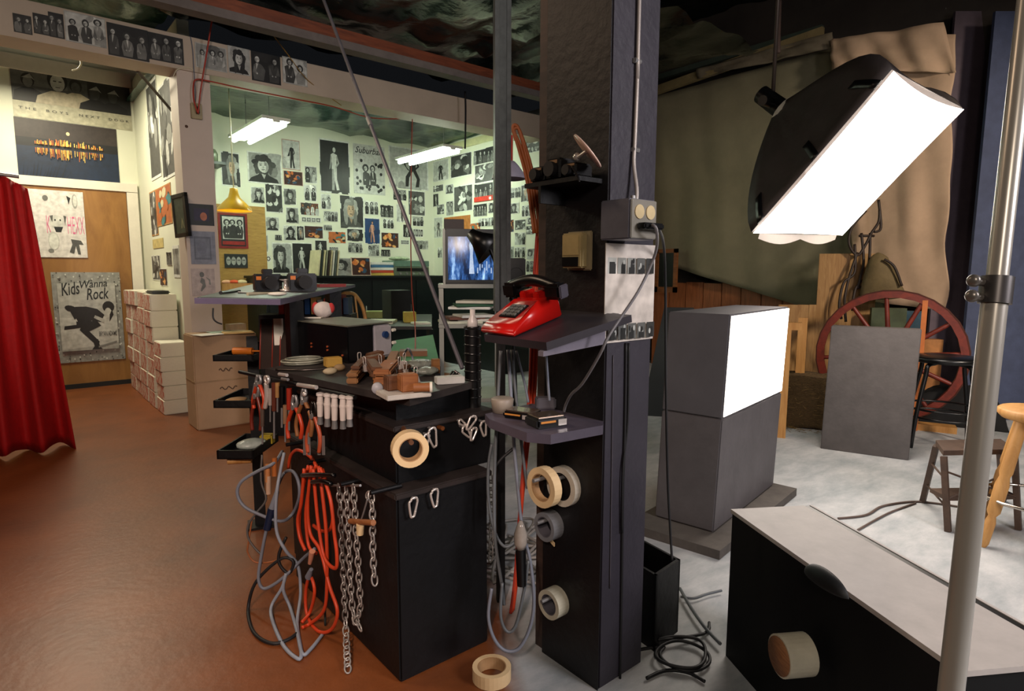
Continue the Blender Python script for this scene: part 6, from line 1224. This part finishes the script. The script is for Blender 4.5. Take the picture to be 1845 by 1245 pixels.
for i in range(17):
    f_ = i / 16; p_ = SB[3] + (SB[2] - SB[3]) * (.06 + .86 * f_); dr = .035 + .03 * abs(math.sin(f_ * math.pi * 2)); vs += [p_, p_ + V((0, 0, -dr)) + nb * .01]
b.add(vs, [(2 * i, 2 * i + 1, 2 * i + 3, 2 * i + 2) for i in range(16)], 0, None, True).build('cloth_flap', M('white_flap', '#e0d6cc', .7, var=.05), t)
for f_ in (.08, .5, .92):
    b = MB(); p_ = SB[3] + (SB[0] - SB[3]) * f_; 
    pts = []
    for s_ in (.0, .06, .12, .18, .24): bulge = 1 - .88 * s_ ** 1.3; hgt = .6 * s_; sc = 1 - .1 * math.sin(f_ * math.pi) * math.sin(min(1, s_ * 4) * math.pi / 2); pts.append(ctr - e_u * HU * bulge * sc * 1.012 + e_v * (1 - 2 * f_) * -1 * HV * bulge * -1 * -1 * sc + nb * (hgt + .012))
    vs = []; 
    for q in pts: vs += [q - e_v * .022, q + e_v * .022]
    b.add(vs, [(2 * i, 2 * i + 1, 2 * i + 3, 2 * i + 2) for i in range(4)], 0, None, True); o = b.build('strap', BLK2, t); sd = o.modifiers.new('thick', 'SOLIDIFY'); sd.thickness = .006; sd.offset = 0
hd = apex - nb * .03; hq = hd + V((-.03, .06, .04))
MB().cyl(hd, hd + nb * .22, .06, .055, 16).build('lamp_head', BLK2, t); MB().cyl(hd - nb * .01, hd + nb * .02, .10, n=18).build('speed_ring', M('white_enamel', '#d6d8ce', .4), t)
MB().cyl(hd + nb * .1 - e_u * .06, hd + nb * .1 - e_u * .16, .03, n=12).build('handle', BLK2, t)
# hanging chain for the softbox
a = hd + nb * .12; MB().tube([V((a.x, a.y, a.z + .05)), V((a.x, a.y, 4.4))], .012, spline=False).build('hanging_cable', M('dark_steel_cable', '#4a4038', .5, .4), t)
# metal stand pole in the right foreground
d = .95; p0 = at(1758, 870, d=d); t = thing('light_stand', 'shiny metal stand pole rising through the right foreground', 'stand', (p0.x, p0.y, 0)); POLEM = M('satin_steel', '#a5a198', .3, .4, var=.08, scale=3, stretch=(1, 1, .2))
tl = at(1838, 130, d=d); bl = at(1716, 1222, d=d); ax_ = (tl - bl).normalized(); bot = bl - ax_ * (bl.z / ax_.z); cl = at(1795, 522, d=d); tq = (cl - bl).dot(ax_)
MB().cyl(bot, bl + ax_ * tq, .0175, n=20).build('lower_tube', POLEM, t); MB().cyl(bl + ax_ * tq, bl + ax_ * (tq + 1.0), .0145, n=20).build('upper_tube', POLEM, t)
k_ = bl + ax_ * tq; MB().cyl(k_ - ax_ * .022, k_ + ax_ * .02, .022, n=20).build('collar', M('collar_metal', '#4a4746', .35, .5), t)
for z in (-.012, .012): MB().cyl(k_ + ax_ * z, k_ + ax_ * z - RT * .034, .006).ball(k_ + ax_ * (z + .002) - RT * .036, .010, 8, sc=(.7, 1, 1)).build('wing_knob', M('knob_metal', '#77726c', .3, .5), t)
for an in (.4, 2.5, 4.6): MB().cyl(bot + V((0, 0, .35)), bot + V((math.cos(an) * .3, math.sin(an) * .3, .012)), .011).build('leg', POLEM, t)
# grey panel standing on its edge
P4 = [at(1478, 808, z=0), at(1637, 830, z=0)]; zt_ = at(1495, 588, pl=(P4[0], V((FW.x, FW.y, 0)))).z; back = V((.12, .04, 0)); ln = V((.05, .0, 0))
MB().hexa([P4[0], P4[1], P4[1] + back, P4[0] + back] + [q + ln + V((0, 0, zt_)) for q in (P4[0], P4[1], P4[1] + back, P4[0] + back)], bev=.004).build('board_box', M('scuffed_grey', '#514c4b', .6, var=.18, scale=7, bump=.15), None, 'scuffed flat grey board box standing in front of the wagon wheel', 'box')
# wagon wheel
c = at(1600, 661, d=5.0); rad = 122 * 5.0 / F; c.z = rad + .0; n_ = V((c.x, c.y, 0)).normalized(); uu = V((n_.y, -n_.x, 0)); WR = wood('red_wood', '#7c2a18', '#54180e', .5, 4, (3, 3, 3))
c = at(1600, 661, d=5.2); c.z = rad
t = thing('wagon_wheel', 'red wooden spoked wagon wheel leaning behind the grey board', 'wheel', (c.x, c.y, 0))
ring(MB(), c - n_ * .03, n_, rad, rad - .06, .06).build('rim', WR, t); ring(MB(), c - n_ * .033, n_, rad + .006, rad - .004, .066).build('iron_tyre', M('rusty_iron', '#4a2418', .6, .5), t); MB().cyl(c - n_ * .09, c + n_ * .09, .08, .07, 18).build('hub', WR, t)
for k in range(12): a = k * math.pi / 6 + .1; dr = uu * math.cos(a) + V((0, 0, math.sin(a))); MB().cyl(c + dr * .07, c + dr * (rad - .055), .022, .017, 8).build('spoke', WR, t)
a, b_ = at(1667, 540, d=4.9), at(1648, 775, d=4.9); MB().box((-.018, -.012, 0), (.018, .012, a.z), fr=facing((b_.x, b_.y, 0))).build('wood_pole', M('orange_wood', '#b0622c', .5), None, 'thin orange wood pole standing right of the grey board', 'pole')
a = at(1678, 775, z=0); MB().box((-.14, -.06, 0), (.16, .06, .05), fr=facing(a, .1)).build('wood_plank', OAK, None, 'short orange plank on the floor by the black stool', 'plank')
# things behind the wheel
for i, (x0, y0, x1, y1, c1, lb) in enumerate(((1625, 560, 1660, 600, '#2c4a5a', 'blue'), (1600, 555, 1622, 590, '#3f4a2e', 'green'), (1660, 610, 1685, 720, '#a8703c', 'tan'))):
    a, b_ = at(x0, y1, d=5.6), at(x1, y0, d=5.6); MB().box((-.14, 0, 0), (.14, .08, max(.3, b_.z)), fr=facing((a.x, a.y, 0), .2 * i)).build('carton', M('carton_' + lb, c1, .6, var=.3), None, '%s carton seen through the wagon wheel' % lb, 'box', 'cartons behind the wagon wheel')
# fence boards, hay bale, rope, bag
t = thing('plank_screen', 'screen of upright pine boards behind the hay bale', 'screen', at(1490, 690, z=0))
d5 = 6.0
for i, (x0, x1, yt) in enumerate(((1395, 1410, 548), (1411, 1428, 548), (1429, 1447, 548), (1449, 1461, 548), (1462, 1481, 458), (1482, 1520, 458), (1521, 1560, 458))):
    a, b_ = at(x0, 690, d=d5), at(x1, 690, d=d5); h = at((x0 + x1) / 2, yt, d=d5).z; f = facing((a.x, a.y, 0)); MB().box((0, 0, 0), ((b_ - a).length, .022, h), fr=f, bev=.003).build('board', PINE, t)
c = at(1450, 770, d=5.1); STRAW = M('straw', '#5f4a2c', .9, var=.5, scale=45, stretch=(1, 1, 4), bump=1, bscale=90)
a = at(1468, 776, z=0); f = facing((a.x, a.y, 0), .1); bm = bmesh.new(); bmesh.ops.create_cube(bm, size=1); bmesh.ops.subdivide_edges(bm, edges=bm.edges[:], cuts=9, use_grid_fill=True); bm.verts.index_update()
vs = [f @ V((v.co.x * .62 + noise.noise(v.co * 9) * .03, v.co.y * .35 + noise.noise(v.co * 8 + V((3, 1, 0))) * .03 + .2, max(.002, v.co.z * .42 + .21 + noise.noise(v.co * 11) * .025))) for v in bm.verts]
t = thing('hay_bale', 'brown hay bale on the floor left of the grey board', 'hay bale', f @ V((0, .2, 0))); MB().add(vs, [[v.index for v in q.verts] for q in bm.faces], 0, None, True).build('bale', STRAW, t); bm.free()
rn = random.Random(9); b = MB()
for i in range(260): q = f @ V((rn.uniform(-.4, .3), rn.uniform(-.12, .1), rn.uniform(.003, .4) if rn.random() < .5 else .006)); b.tube([q, q + V((rn.uniform(-.05, .05), rn.uniform(-.05, .05), rn.uniform(-.01, .02)))], .0018, 3, spline=False)
b.build('loose_straw', M('pale_straw', '#8a6e3e', .9), t, kind='stuff')
# narrow light wood trestle by the light box
t = thing('wood_trestle', 'light pine trestle right of the glowing light box', 'trestle', at(1420, 788, z=0))
for (x0, y0, x1, y1) in ((1424, 575, 1406, 788), (1440, 575, 1436, 760)): a, b_ = at(x0, y0, d=4.9), at(x1, y1, z=0); MB().box((-.035, -.02, 0), (.035, .02, a.z), fr=facing((b_.x, b_.y, 0))).build('leg', OAK, t)
a = at(1420, 585, d=4.9); MB().box((-.12, -.03, -.04), (.1, .03, .02), fr=facing(a)).build('cross_rail', OAK, t); a = at(1425, 765, z=0); MB().box((-.1, -.02, .04), (.1, .02, .1), fr=facing((a.x, a.y, 0))).build('cross_rail', OAK, t)
# harness ropes and saddle bag hanging before the cloth
t = thing('rope_harness', 'dark rope and leather harness hanging over the pine boards', 'harness', at(1555, 520, d=5.7)); DR = M('dark_leather', '#2a1c14', .6)
for pts in ([(1560, 380), (1535, 410), (1530, 440), (1545, 460), (1560, 440), (1570, 420), (1583, 400), (1585, 378)], [(1552, 420), (1556, 470), (1550, 500), (1545, 520)], [(1540, 440), (1540, 490), (1520, 510), (1512, 550), (1516, 575)], [(1545, 455), (1530, 500), (1522, 540), (1524, 580)], [(1568, 420), (1566, 470), (1558, 500)], [(1545, 515), (1555, 505), (1568, 515), (1560, 525), (1545, 515), (1538, 535), (1536, 560)], [(1583, 360), (1587, 410), (1575, 418)], [(1548, 425), (1575, 425)]):
    MB().tube([at(x, y, d=5.7) for x, y in pts], .012, 6).build('rope', DR, t)
MB().tube([at(1560, 380, d=5.7), at(1560, 330, d=6.3)], .01, spline=False).build('hanging_cord', DR, t)
c = at(1583, 540, d=5.6); hh = at(1580, 455, d=5.6).z - c.z; f = facing(c)
t = thing('canvas_bag', 'olive canvas bag hanging beside the rope harness', 'bag', c); bm = bmesh.new(); bmesh.ops.create_uvsphere(bm, u_segments=16, v_segments=14, radius=1); bm.verts.index_update()
MB().add([f @ V((v.co.x / max(.05, (1 - v.co.z ** 2) ** .5) * (.17 * ((1 - v.co.z) / 2 + .02) ** .6 + .02) * min(1, (1.02 - abs(v.co.z)) * 7) - .03 * v.co.z + .012 * noise.noise(v.co * 3), v.co.y * .09 + .015 * noise.noise(v.co * 4 + V((5, 0, 0))), (v.co.z + 1) / 2 * hh)) for v in bm.verts], [[v.index for v in q.verts] for q in bm.faces], 0, None, True).build('bag', M('olive_canvas', '#6a5a3a', .8, bump=.3), t); bm.free()
MB().tube([f @ V((.02, -.09, hh * .85)), f @ V((.1, -.09, hh * .7)), f @ V((.17, -.07, hh * .3))], .012).build('strap', DR, t)
# backdrops
def drape(name, P, folds, amp, mat, label, cat, nx=60, ny=36, edge=0, grp=None, seed=1):
    b = MB(); vs = []; n_ = (P[1] - P[0]).cross(P[3] - P[0]).normalized()
    for j in range(ny + 1):
        v = j / ny
        for i in range(nx + 1):
            u = i / nx; q = (P[0] * (1 - u) + P[1] * u) * (1 - v) + (P[3] * (1 - u) + P[2] * u) * v
            a = amp * (.4 + .6 * v) * (math.sin(u * folds + 2.5 * v + seed) + .6 * math.sin(u * folds * 2.1 - 3 * v)) + .05 * noise.noise(V((u * 4, v * 3, seed)))
            q = q + n_ * a
            if edge and u > .8: q = q + (P[1] - P[0]).normalized() * edge * noise.noise(V((v * 6, seed, 0))) * (u - .8) * 5
            vs.append(q)
    b.add(vs, [(j * (nx + 1) + i, j * (nx + 1) + i + 1, (j + 1) * (nx + 1) + i + 1, (j + 1) * (nx + 1) + i) for j in range(ny) for i in range(nx)], 0, None, True); o = b.build(name, mat, None, label, cat, grp); sd = o.modifiers.new('thick', 'SOLIDIFY'); sd.thickness = .004; return o
MUS = M('khaki_muslin', '#7a745c', .85, var=.12, scale=3, bump=.25, bscale=14); CAN = M('pale_canvas', '#b79b80', .85, var=.12, scale=4, bump=.3, bscale=10)
dB = lambda x, y, k: at(x, y, x=k)
drape('backdrop_cloth', [dB(1150, 182, 6.75), dB(1600, 60, 6.75), dB(1600, 600, 6.75), dB(1150, 462, 6.75)], 22, .012, MUS, 'khaki muslin backdrop hanging from the wooden rail', 'backdrop')
drape('backdrop_cloth', [dB(1500, 70, 6.55), dB(1722, 62, 6.55), dB(1702, 560, 6.55), dB(1545, 540, 6.55)], 9, .012, CAN, 'pale torn canvas hanging right of the softbox', 'backdrop', edge=.05, seed=4)
c = [dB(1490, 95, 6.5), dB(1560, 36, 6.5), dB(1640, 32, 6.5), dB(1722, 110, 6.5)]; drape('canvas_roll', [dB(1495, 72, 6.48), dB(1700, 40, 6.48), dB(1722, 130, 6.48), dB(1500, 130, 6.48)], 12, .04, CAN, 'bunched top of the pale canvas above the softbox', 'cloth', 30, 10, seed=7)
a, b_ = dB(1150, 180, 6.58), dB(1480, 66, 6.58); MB().hexa([a, a + V((.06, 0, 0)), a + V((.06, 0, .1)), a + V((0, 0, .1)), b_, b_ + V((.06, 0, 0)), b_ + V((.06, 0, .1)), b_ + V((0, 0, .1))]).build('backdrop_rail', M('rail_timber', '#8a7a54', .6, var=.2), None, 'pale wooden rail carrying the khaki backdrop', 'rail')
a, b_ = dB(1175, 146, 6.64), dB(1480, 55, 6.64); MB().hexa([a, a + V((.06, 0, 0)), a + V((.06, 0, .06)), a + V((0, 0, .06)), b_, b_ + V((.06, 0, 0)), b_ + V((.06, 0, .06)), b_ + V((0, 0, .06))]).build('upper_rail', M('green_grey_timber', '#3f4a40', .6), None, 'darker rail behind and above the backdrop rail', 'rail')
drape('rolled_cloth', [dB(1255, 124, 6.56), dB(1500, 58, 6.56), dB(1500, 86, 6.56), dB(1255, 142, 6.56)], 14, .02, M('rail_cloth', '#6f6552', .8), 'rolled cloth lying along the wooden rail', 'cloth', 30, 6, seed=5)
# dark flats at the right
t = thing('scenery_flat', 'tall purple grey flat right of the pale canvas', 'flat', at(1725, 700, d=5.6))
def flat(x0t, x1t, x0b, x1b, d, yt, yb): q = [at(x0b, yb, d=d), at(x1b, yb, d=d), at(x1t, yt, d=d), at(x0t, yt, d=d)]; k = V((FW.x, FW.y, 0)).normalized() * .03; return [q[0], q[1], q[1] + k, q[0] + k, q[3], q[2], q[2] + k, q[3] + k]
MB().hexa(flat(1722, 1793, 1660, 1722, 5.6, 20, 765)).build('panel', M('purple_grey_flat', '#574b54', .7, var=.15), t)
MB().hexa(flat(1794, 1930, 1722, 1890, 5.25, 20, 775)).build('scenery_flat', M('blue_flat', '#3c4560', .65, var=.2, bump=.1), None, 'tall blue grey flat at the right edge of the picture', 'flat')
# black stool
c = at(1706, 645, d=4.42); t = thing('bar_stool', 'black round metal bar stool beside the wagon wheel', 'stool', (c.x, c.y, 0)); zz = c.z; rr = 52 * 4.42 / F; n_ = V((c.x, c.y, 0)).normalized(); uu = V((n_.y, -n_.x, 0))
MB().lathe([(0, .0), (rr * .96, 0), (rr, .015), (rr, .03), (rr * .94, .042), (0, .045)], (c.x, c.y, zz - .03), n=28).build('seat', BLK2, t)
for k in range(4):
    a = math.pi / 4 + k * math.pi / 2 + .15; dr = uu * math.cos(a) + n_ * math.sin(a); p_ = V((c.x, c.y, 0)); MB().tube([p_ + dr * rr * .5 + V((0, 0, zz - .035)), p_ + dr * rr * .85 + V((0, 0, zz - .05)), p_ + dr * rr * .92 + V((0, 0, zz - .12)), p_ + dr * rr * 1.2 + V((0, 0, .25)), p_ + dr * rr * 1.35 + V((0, 0, .0))], .015, 8, sub=4).build('leg', BLK2, t)
for h in (.22, .28): MB().tube([V((c.x, c.y, h)) + (uu * math.cos(a) + n_ * math.sin(a)) * rr * 1.14 for a in [k * math.pi / 8 for k in range(16)]], .008, closed=True, sub=1).build('foot_ring', BLK2, t)
# plain black mound covering the pale floor behind the stool
a = at(1725, 772, z=0); f = facing((a.x, a.y, 0), .1); b = MB(); NX, NY = 20, 10; vs = []
for j in range(NY + 1):
    for i in range(NX + 1): u, v = i / NX * 2 - 1, j / NY * 2 - 1; vs.append(f @ V((u * .34, .2 + v * .16, max(.003, .34 * (1 - u * u) ** .5 * (1 - v * v) ** .5 + .05 * noise.noise(V((u * 3, v * 3, 2)))))))
b.add(vs, [(j * (NX + 1) + i, j * (NX + 1) + i + 1, (j + 1) * (NX + 1) + i + 1, (j + 1) * (NX + 1) + i) for j in range(NY) for i in range(NX)], 0, None, True).build('black_mound', M('black_mound', '#0a0a0c', .9), None, 'low black mound on the floor behind the bar stool', 'cloth')
# step stool
A_ = at(1708, 958, z=0); B_ = at(1662, 905, z=0); d = (A_ - EYE).dot(FW); zt_ = at(1735, 812, d=d).z; t = thing('step_stool', 'worn brown metal step stool in front of the black stool', 'stool', (A_ + B_) / 2)
BR = M('worn_brown_paint', '#4a382c', .55, var=.3, scale=18, bump=.1); xr = V((FW.x, FW.y, 0)).normalized(); rr_ = V((xr.y, -xr.x, 0)); dv = (B_ - A_); wv = rr_ * .36 + xr * .04
T0, T1 = at(1700, 812, d=d), at(1683, 797, z=at(1700, 812, d=d).z); zt_ = T0.z; T1 = at(1686, 793, z=zt_); T2 = T0 + rr_ * .38 + xr * .03; T3 = T1 + rr_ * .36 + xr * .03
MB().hexa([q - V((0, 0, .025)) for q in (T0, T2, T3, T1)] + [T0, T2, T3, T1]).build('step_top', BR, t)
def leg(a, b_): dn = (b_ - a).normalized(); MB().cyl(a, b_, .018, .018, 4, smooth=False).build('leg', BR, t)
F0, F1 = A_, B_; F2 = A_ + rr_ * .36 + xr * .02; F3 = B_ + rr_ * .46 + xr * .02
for a, b_ in ((T0, F0), (T1, F1), (T2, F2), (T3, F3)): leg(V((a.x, a.y, a.z - .03)) + (((T0 + T3) / 2) - a) * .06 * V((1, 1, 0)).length * .3, V((b_.x, b_.y, 0.002)))
def m3(a, b_, k): return V(a) + (V(b_) - V(a)) * k
MB().cyl(m3(T0, F0, .25), m3(T2, F2, .6), .005).cyl(m3(T0, F0, .6), m3(T2, F2, .25), .005).build('cross_brace', BR, t); MB().hexa([m3(T0, F0, .62) , m3(T2, F2, .62), m3(T2, F2, .62) + xr * .12, m3(T0, F0, .62) + xr * .12] + [q + V((0, 0, .02)) for q in (m3(T0, F0, .62), m3(T2, F2, .62), m3(T2, F2, .62) + xr * .12, m3(T0, F0, .62) + xr * .12)]).build('lower_step', BR, t)
for k in (.35, .7): MB().cyl(m3(T0, F0, k), m3(T1, F1, k), .005).build('side_brace', BR, t)
# light wood stool at the right edge
A_ = at(1770, 985, z=0); d = (A_ - EYE).dot(FW) - .2; c = at(1880, 745, d=d + .15); t = thing('wooden_stool', 'light turned wood stool cut off by the right edge', 'stool', (c.x, c.y, 0)); rad = 66 * (d + .15) / F
MB().lathe([(0, -.03), (rad * .9, -.03), (rad, -.012), (rad, .008), (rad * .95, .015), (0, .015)], c, n=32).build('seat', OAK, t)
for k, an in enumerate((2.72, 1.1, -.5, 4.1)):
    dr = V((A_.x - c.x, A_.y - c.y, 0)).normalized(); rl = V((A_.x - c.x, A_.y - c.y, 0)).length; dr = Matrix.Rotation(k * math.pi / 2, 3, 'Z') @ dr; a = V((c.x, c.y, c.z - .03)) + dr * rad * .6; b_ = V((c.x, c.y, 0)) + dr * rl
    MB().lathe([(.012, 0), (.02, .02 * 1), (.022, .12), (.015, .15), (.026, .17), (.028, .3), (.02, .34), (.026, .36), (.024, (a - b_).length)], b_, a - b_, 12).build('leg', OAK, t)
MB().tube([V((c.x, c.y, .22)) + V((math.cos(q), math.sin(q), 0)) * rl * .86 for q in [k * math.pi / 8 for k in range(16)]], .008, closed=True, sub=1).build('foot_ring', M('chrome_ring', '#c9c0b4', .25, 1), t)
# framed mirror and dark leaning board behind the post
t = thing('small_frame', 'small wooden framed dark window picture behind the post', 'picture', at(1200, 525, x=6.6)); a, b_ = at(1180, 526, x=6.6), at(1222, 448, x=6.6); WD = wood('frame_wood', '#8a5426', '#5a3216')
y0, y1 = min(a.y, b_.y), max(a.y, b_.y); z0, z1 = a.z, b_.z
for q in (((y0, z0), (y1, z0 + .07)), ((y0, z1 - .05), (y1, z1)), ((y0, z0), (y0 + .05, z1)), ((y1 - .05, z0), (y1, z1))): MB().box((6.58, q[0][0], q[0][1]), (6.61, q[1][0], q[1][1])).build('frame_bar', WD, t)
MB().box((6.6, y0 + .05, z0 + .05), (6.61, y1 - .05, z1 - .05)).build('dark_pane', M('dark_pane', '#161a18', .3), t)
t = thing('low_plank_wall', 'row of low orange boards behind the tall light box', 'screen', at(1260, 690, x=6.9))
for i in range(9): y = 5.2 - i * .26; MB().box((6.88, y - .25, 0), (6.92, y, 1.13 - .01 * (i % 2)), bev=.004).build('board', wood('orange_board', '#9a5c34', '#70401f', .6, 3, (9, 9, 1)), t)
a, b_ = at(1180, 750, z=0), at(1218, 560, d=4.2); f = facing((a.x, a.y, 0)); MB().hexa([f @ V(q) for q in ((-.12, 0, 0), (.2, 0, 0), (.2, .03, 0), (-.12, .03, 0), (.05, .1, .95), (.3, .1, .95), (.3, .13, .95), (.05, .13, .95))]).build('dark_board', M('dark_green_board', '#141c1a', .6), None, 'dark leaning board between the post and the tall light box', 'board')
# chain hanging from the studio ceiling
MB().tube([at(1404, 0, d=5.0), at(1402, 60, d=5.0), at(1402, 95, d=5.0)], .02).build('hanging_strap', M('brown_strap', '#54423a', .7), None, 'short brown strap hanging from the dark studio ceiling', 'strap')
# ================================================================== LIGHT
w = bpy.data.worlds.new('world'); S.world = w; w.use_nodes = True; w.node_tree.nodes['Background'].inputs[0].default_value = (.55, .6, .7, 1); w.node_tree.nodes['Background'].inputs[1].default_value = .006
def lamp(nm, kind, loc, to, power, col, size=.5, sy=None, spot=None, blend=.5):
    l = bpy.data.lights.new(nm, kind); l.energy = power; l.color = col
    if kind == 'AREA': l.shape = 'RECTANGLE'; l.size = size; l.size_y = sy or size
    if kind == 'SPOT': l.spot_size = spot; l.spot_blend = blend; l.shadow_soft_size = size
    if kind == 'POINT': l.shadow_soft_size = size
    o = bpy.data.objects.new(nm, l); COL.objects.link(o); o.location = loc; o.rotation_euler = (V(to) - V(loc)).to_track_quat('-Z', 'Y').to_euler(); return o
lamp('corridor_ceiling_lamp', 'AREA', (.35, 6.9, 3.1), (.4, 6.8, 0), 44, (1, .90, .66), .5, .9)
lamp('hall_floor_fill', 'AREA', (-.3, 3.0, 3.1), (-.3, 3.0, 0), 19, (1, .72, .5), .6, .6)  # unseen fill added over the hall to brighten the left floor
lamp('tungsten_work_lamp', 'SPOT', (-1.3, -.6, 2.5), (.75, 2.25, .62), 210, (1, .76, .64), .10, None, R(36), .5)
lamp('camera_side_fill', 'AREA', (-.9, -1.0, 2.3), (1.3, 1.4, .9), 17, (1, .84, .70), .4)  # unseen fill added beside the camera for the post and tape rolls
lamp('hall_rear_fill', 'SPOT', (-.6, -.8, 2.2), (1.4, 5.5, 2.8), 150, (1, .86, .74), .25, None, R(56), .7)  # added fill behind the camera, out of view, lifting the beam front
lamp('backdrop_fill', 'SPOT', (3.6, -2.2, 3.2), (6.6, 2.4, 1.2), 520, (1, .84, .68), .3, None, R(56), .8)  # added fill out of view to the right, brightening the backdrop
lamp('unseen_studio_fill', 'AREA', (2.0, -1.7, 2.1), (1.5, 1.1, .9), 48, (1, .93, .95), .9)  # unseen fill added for the right face of the post
S.view_settings.exposure = .6
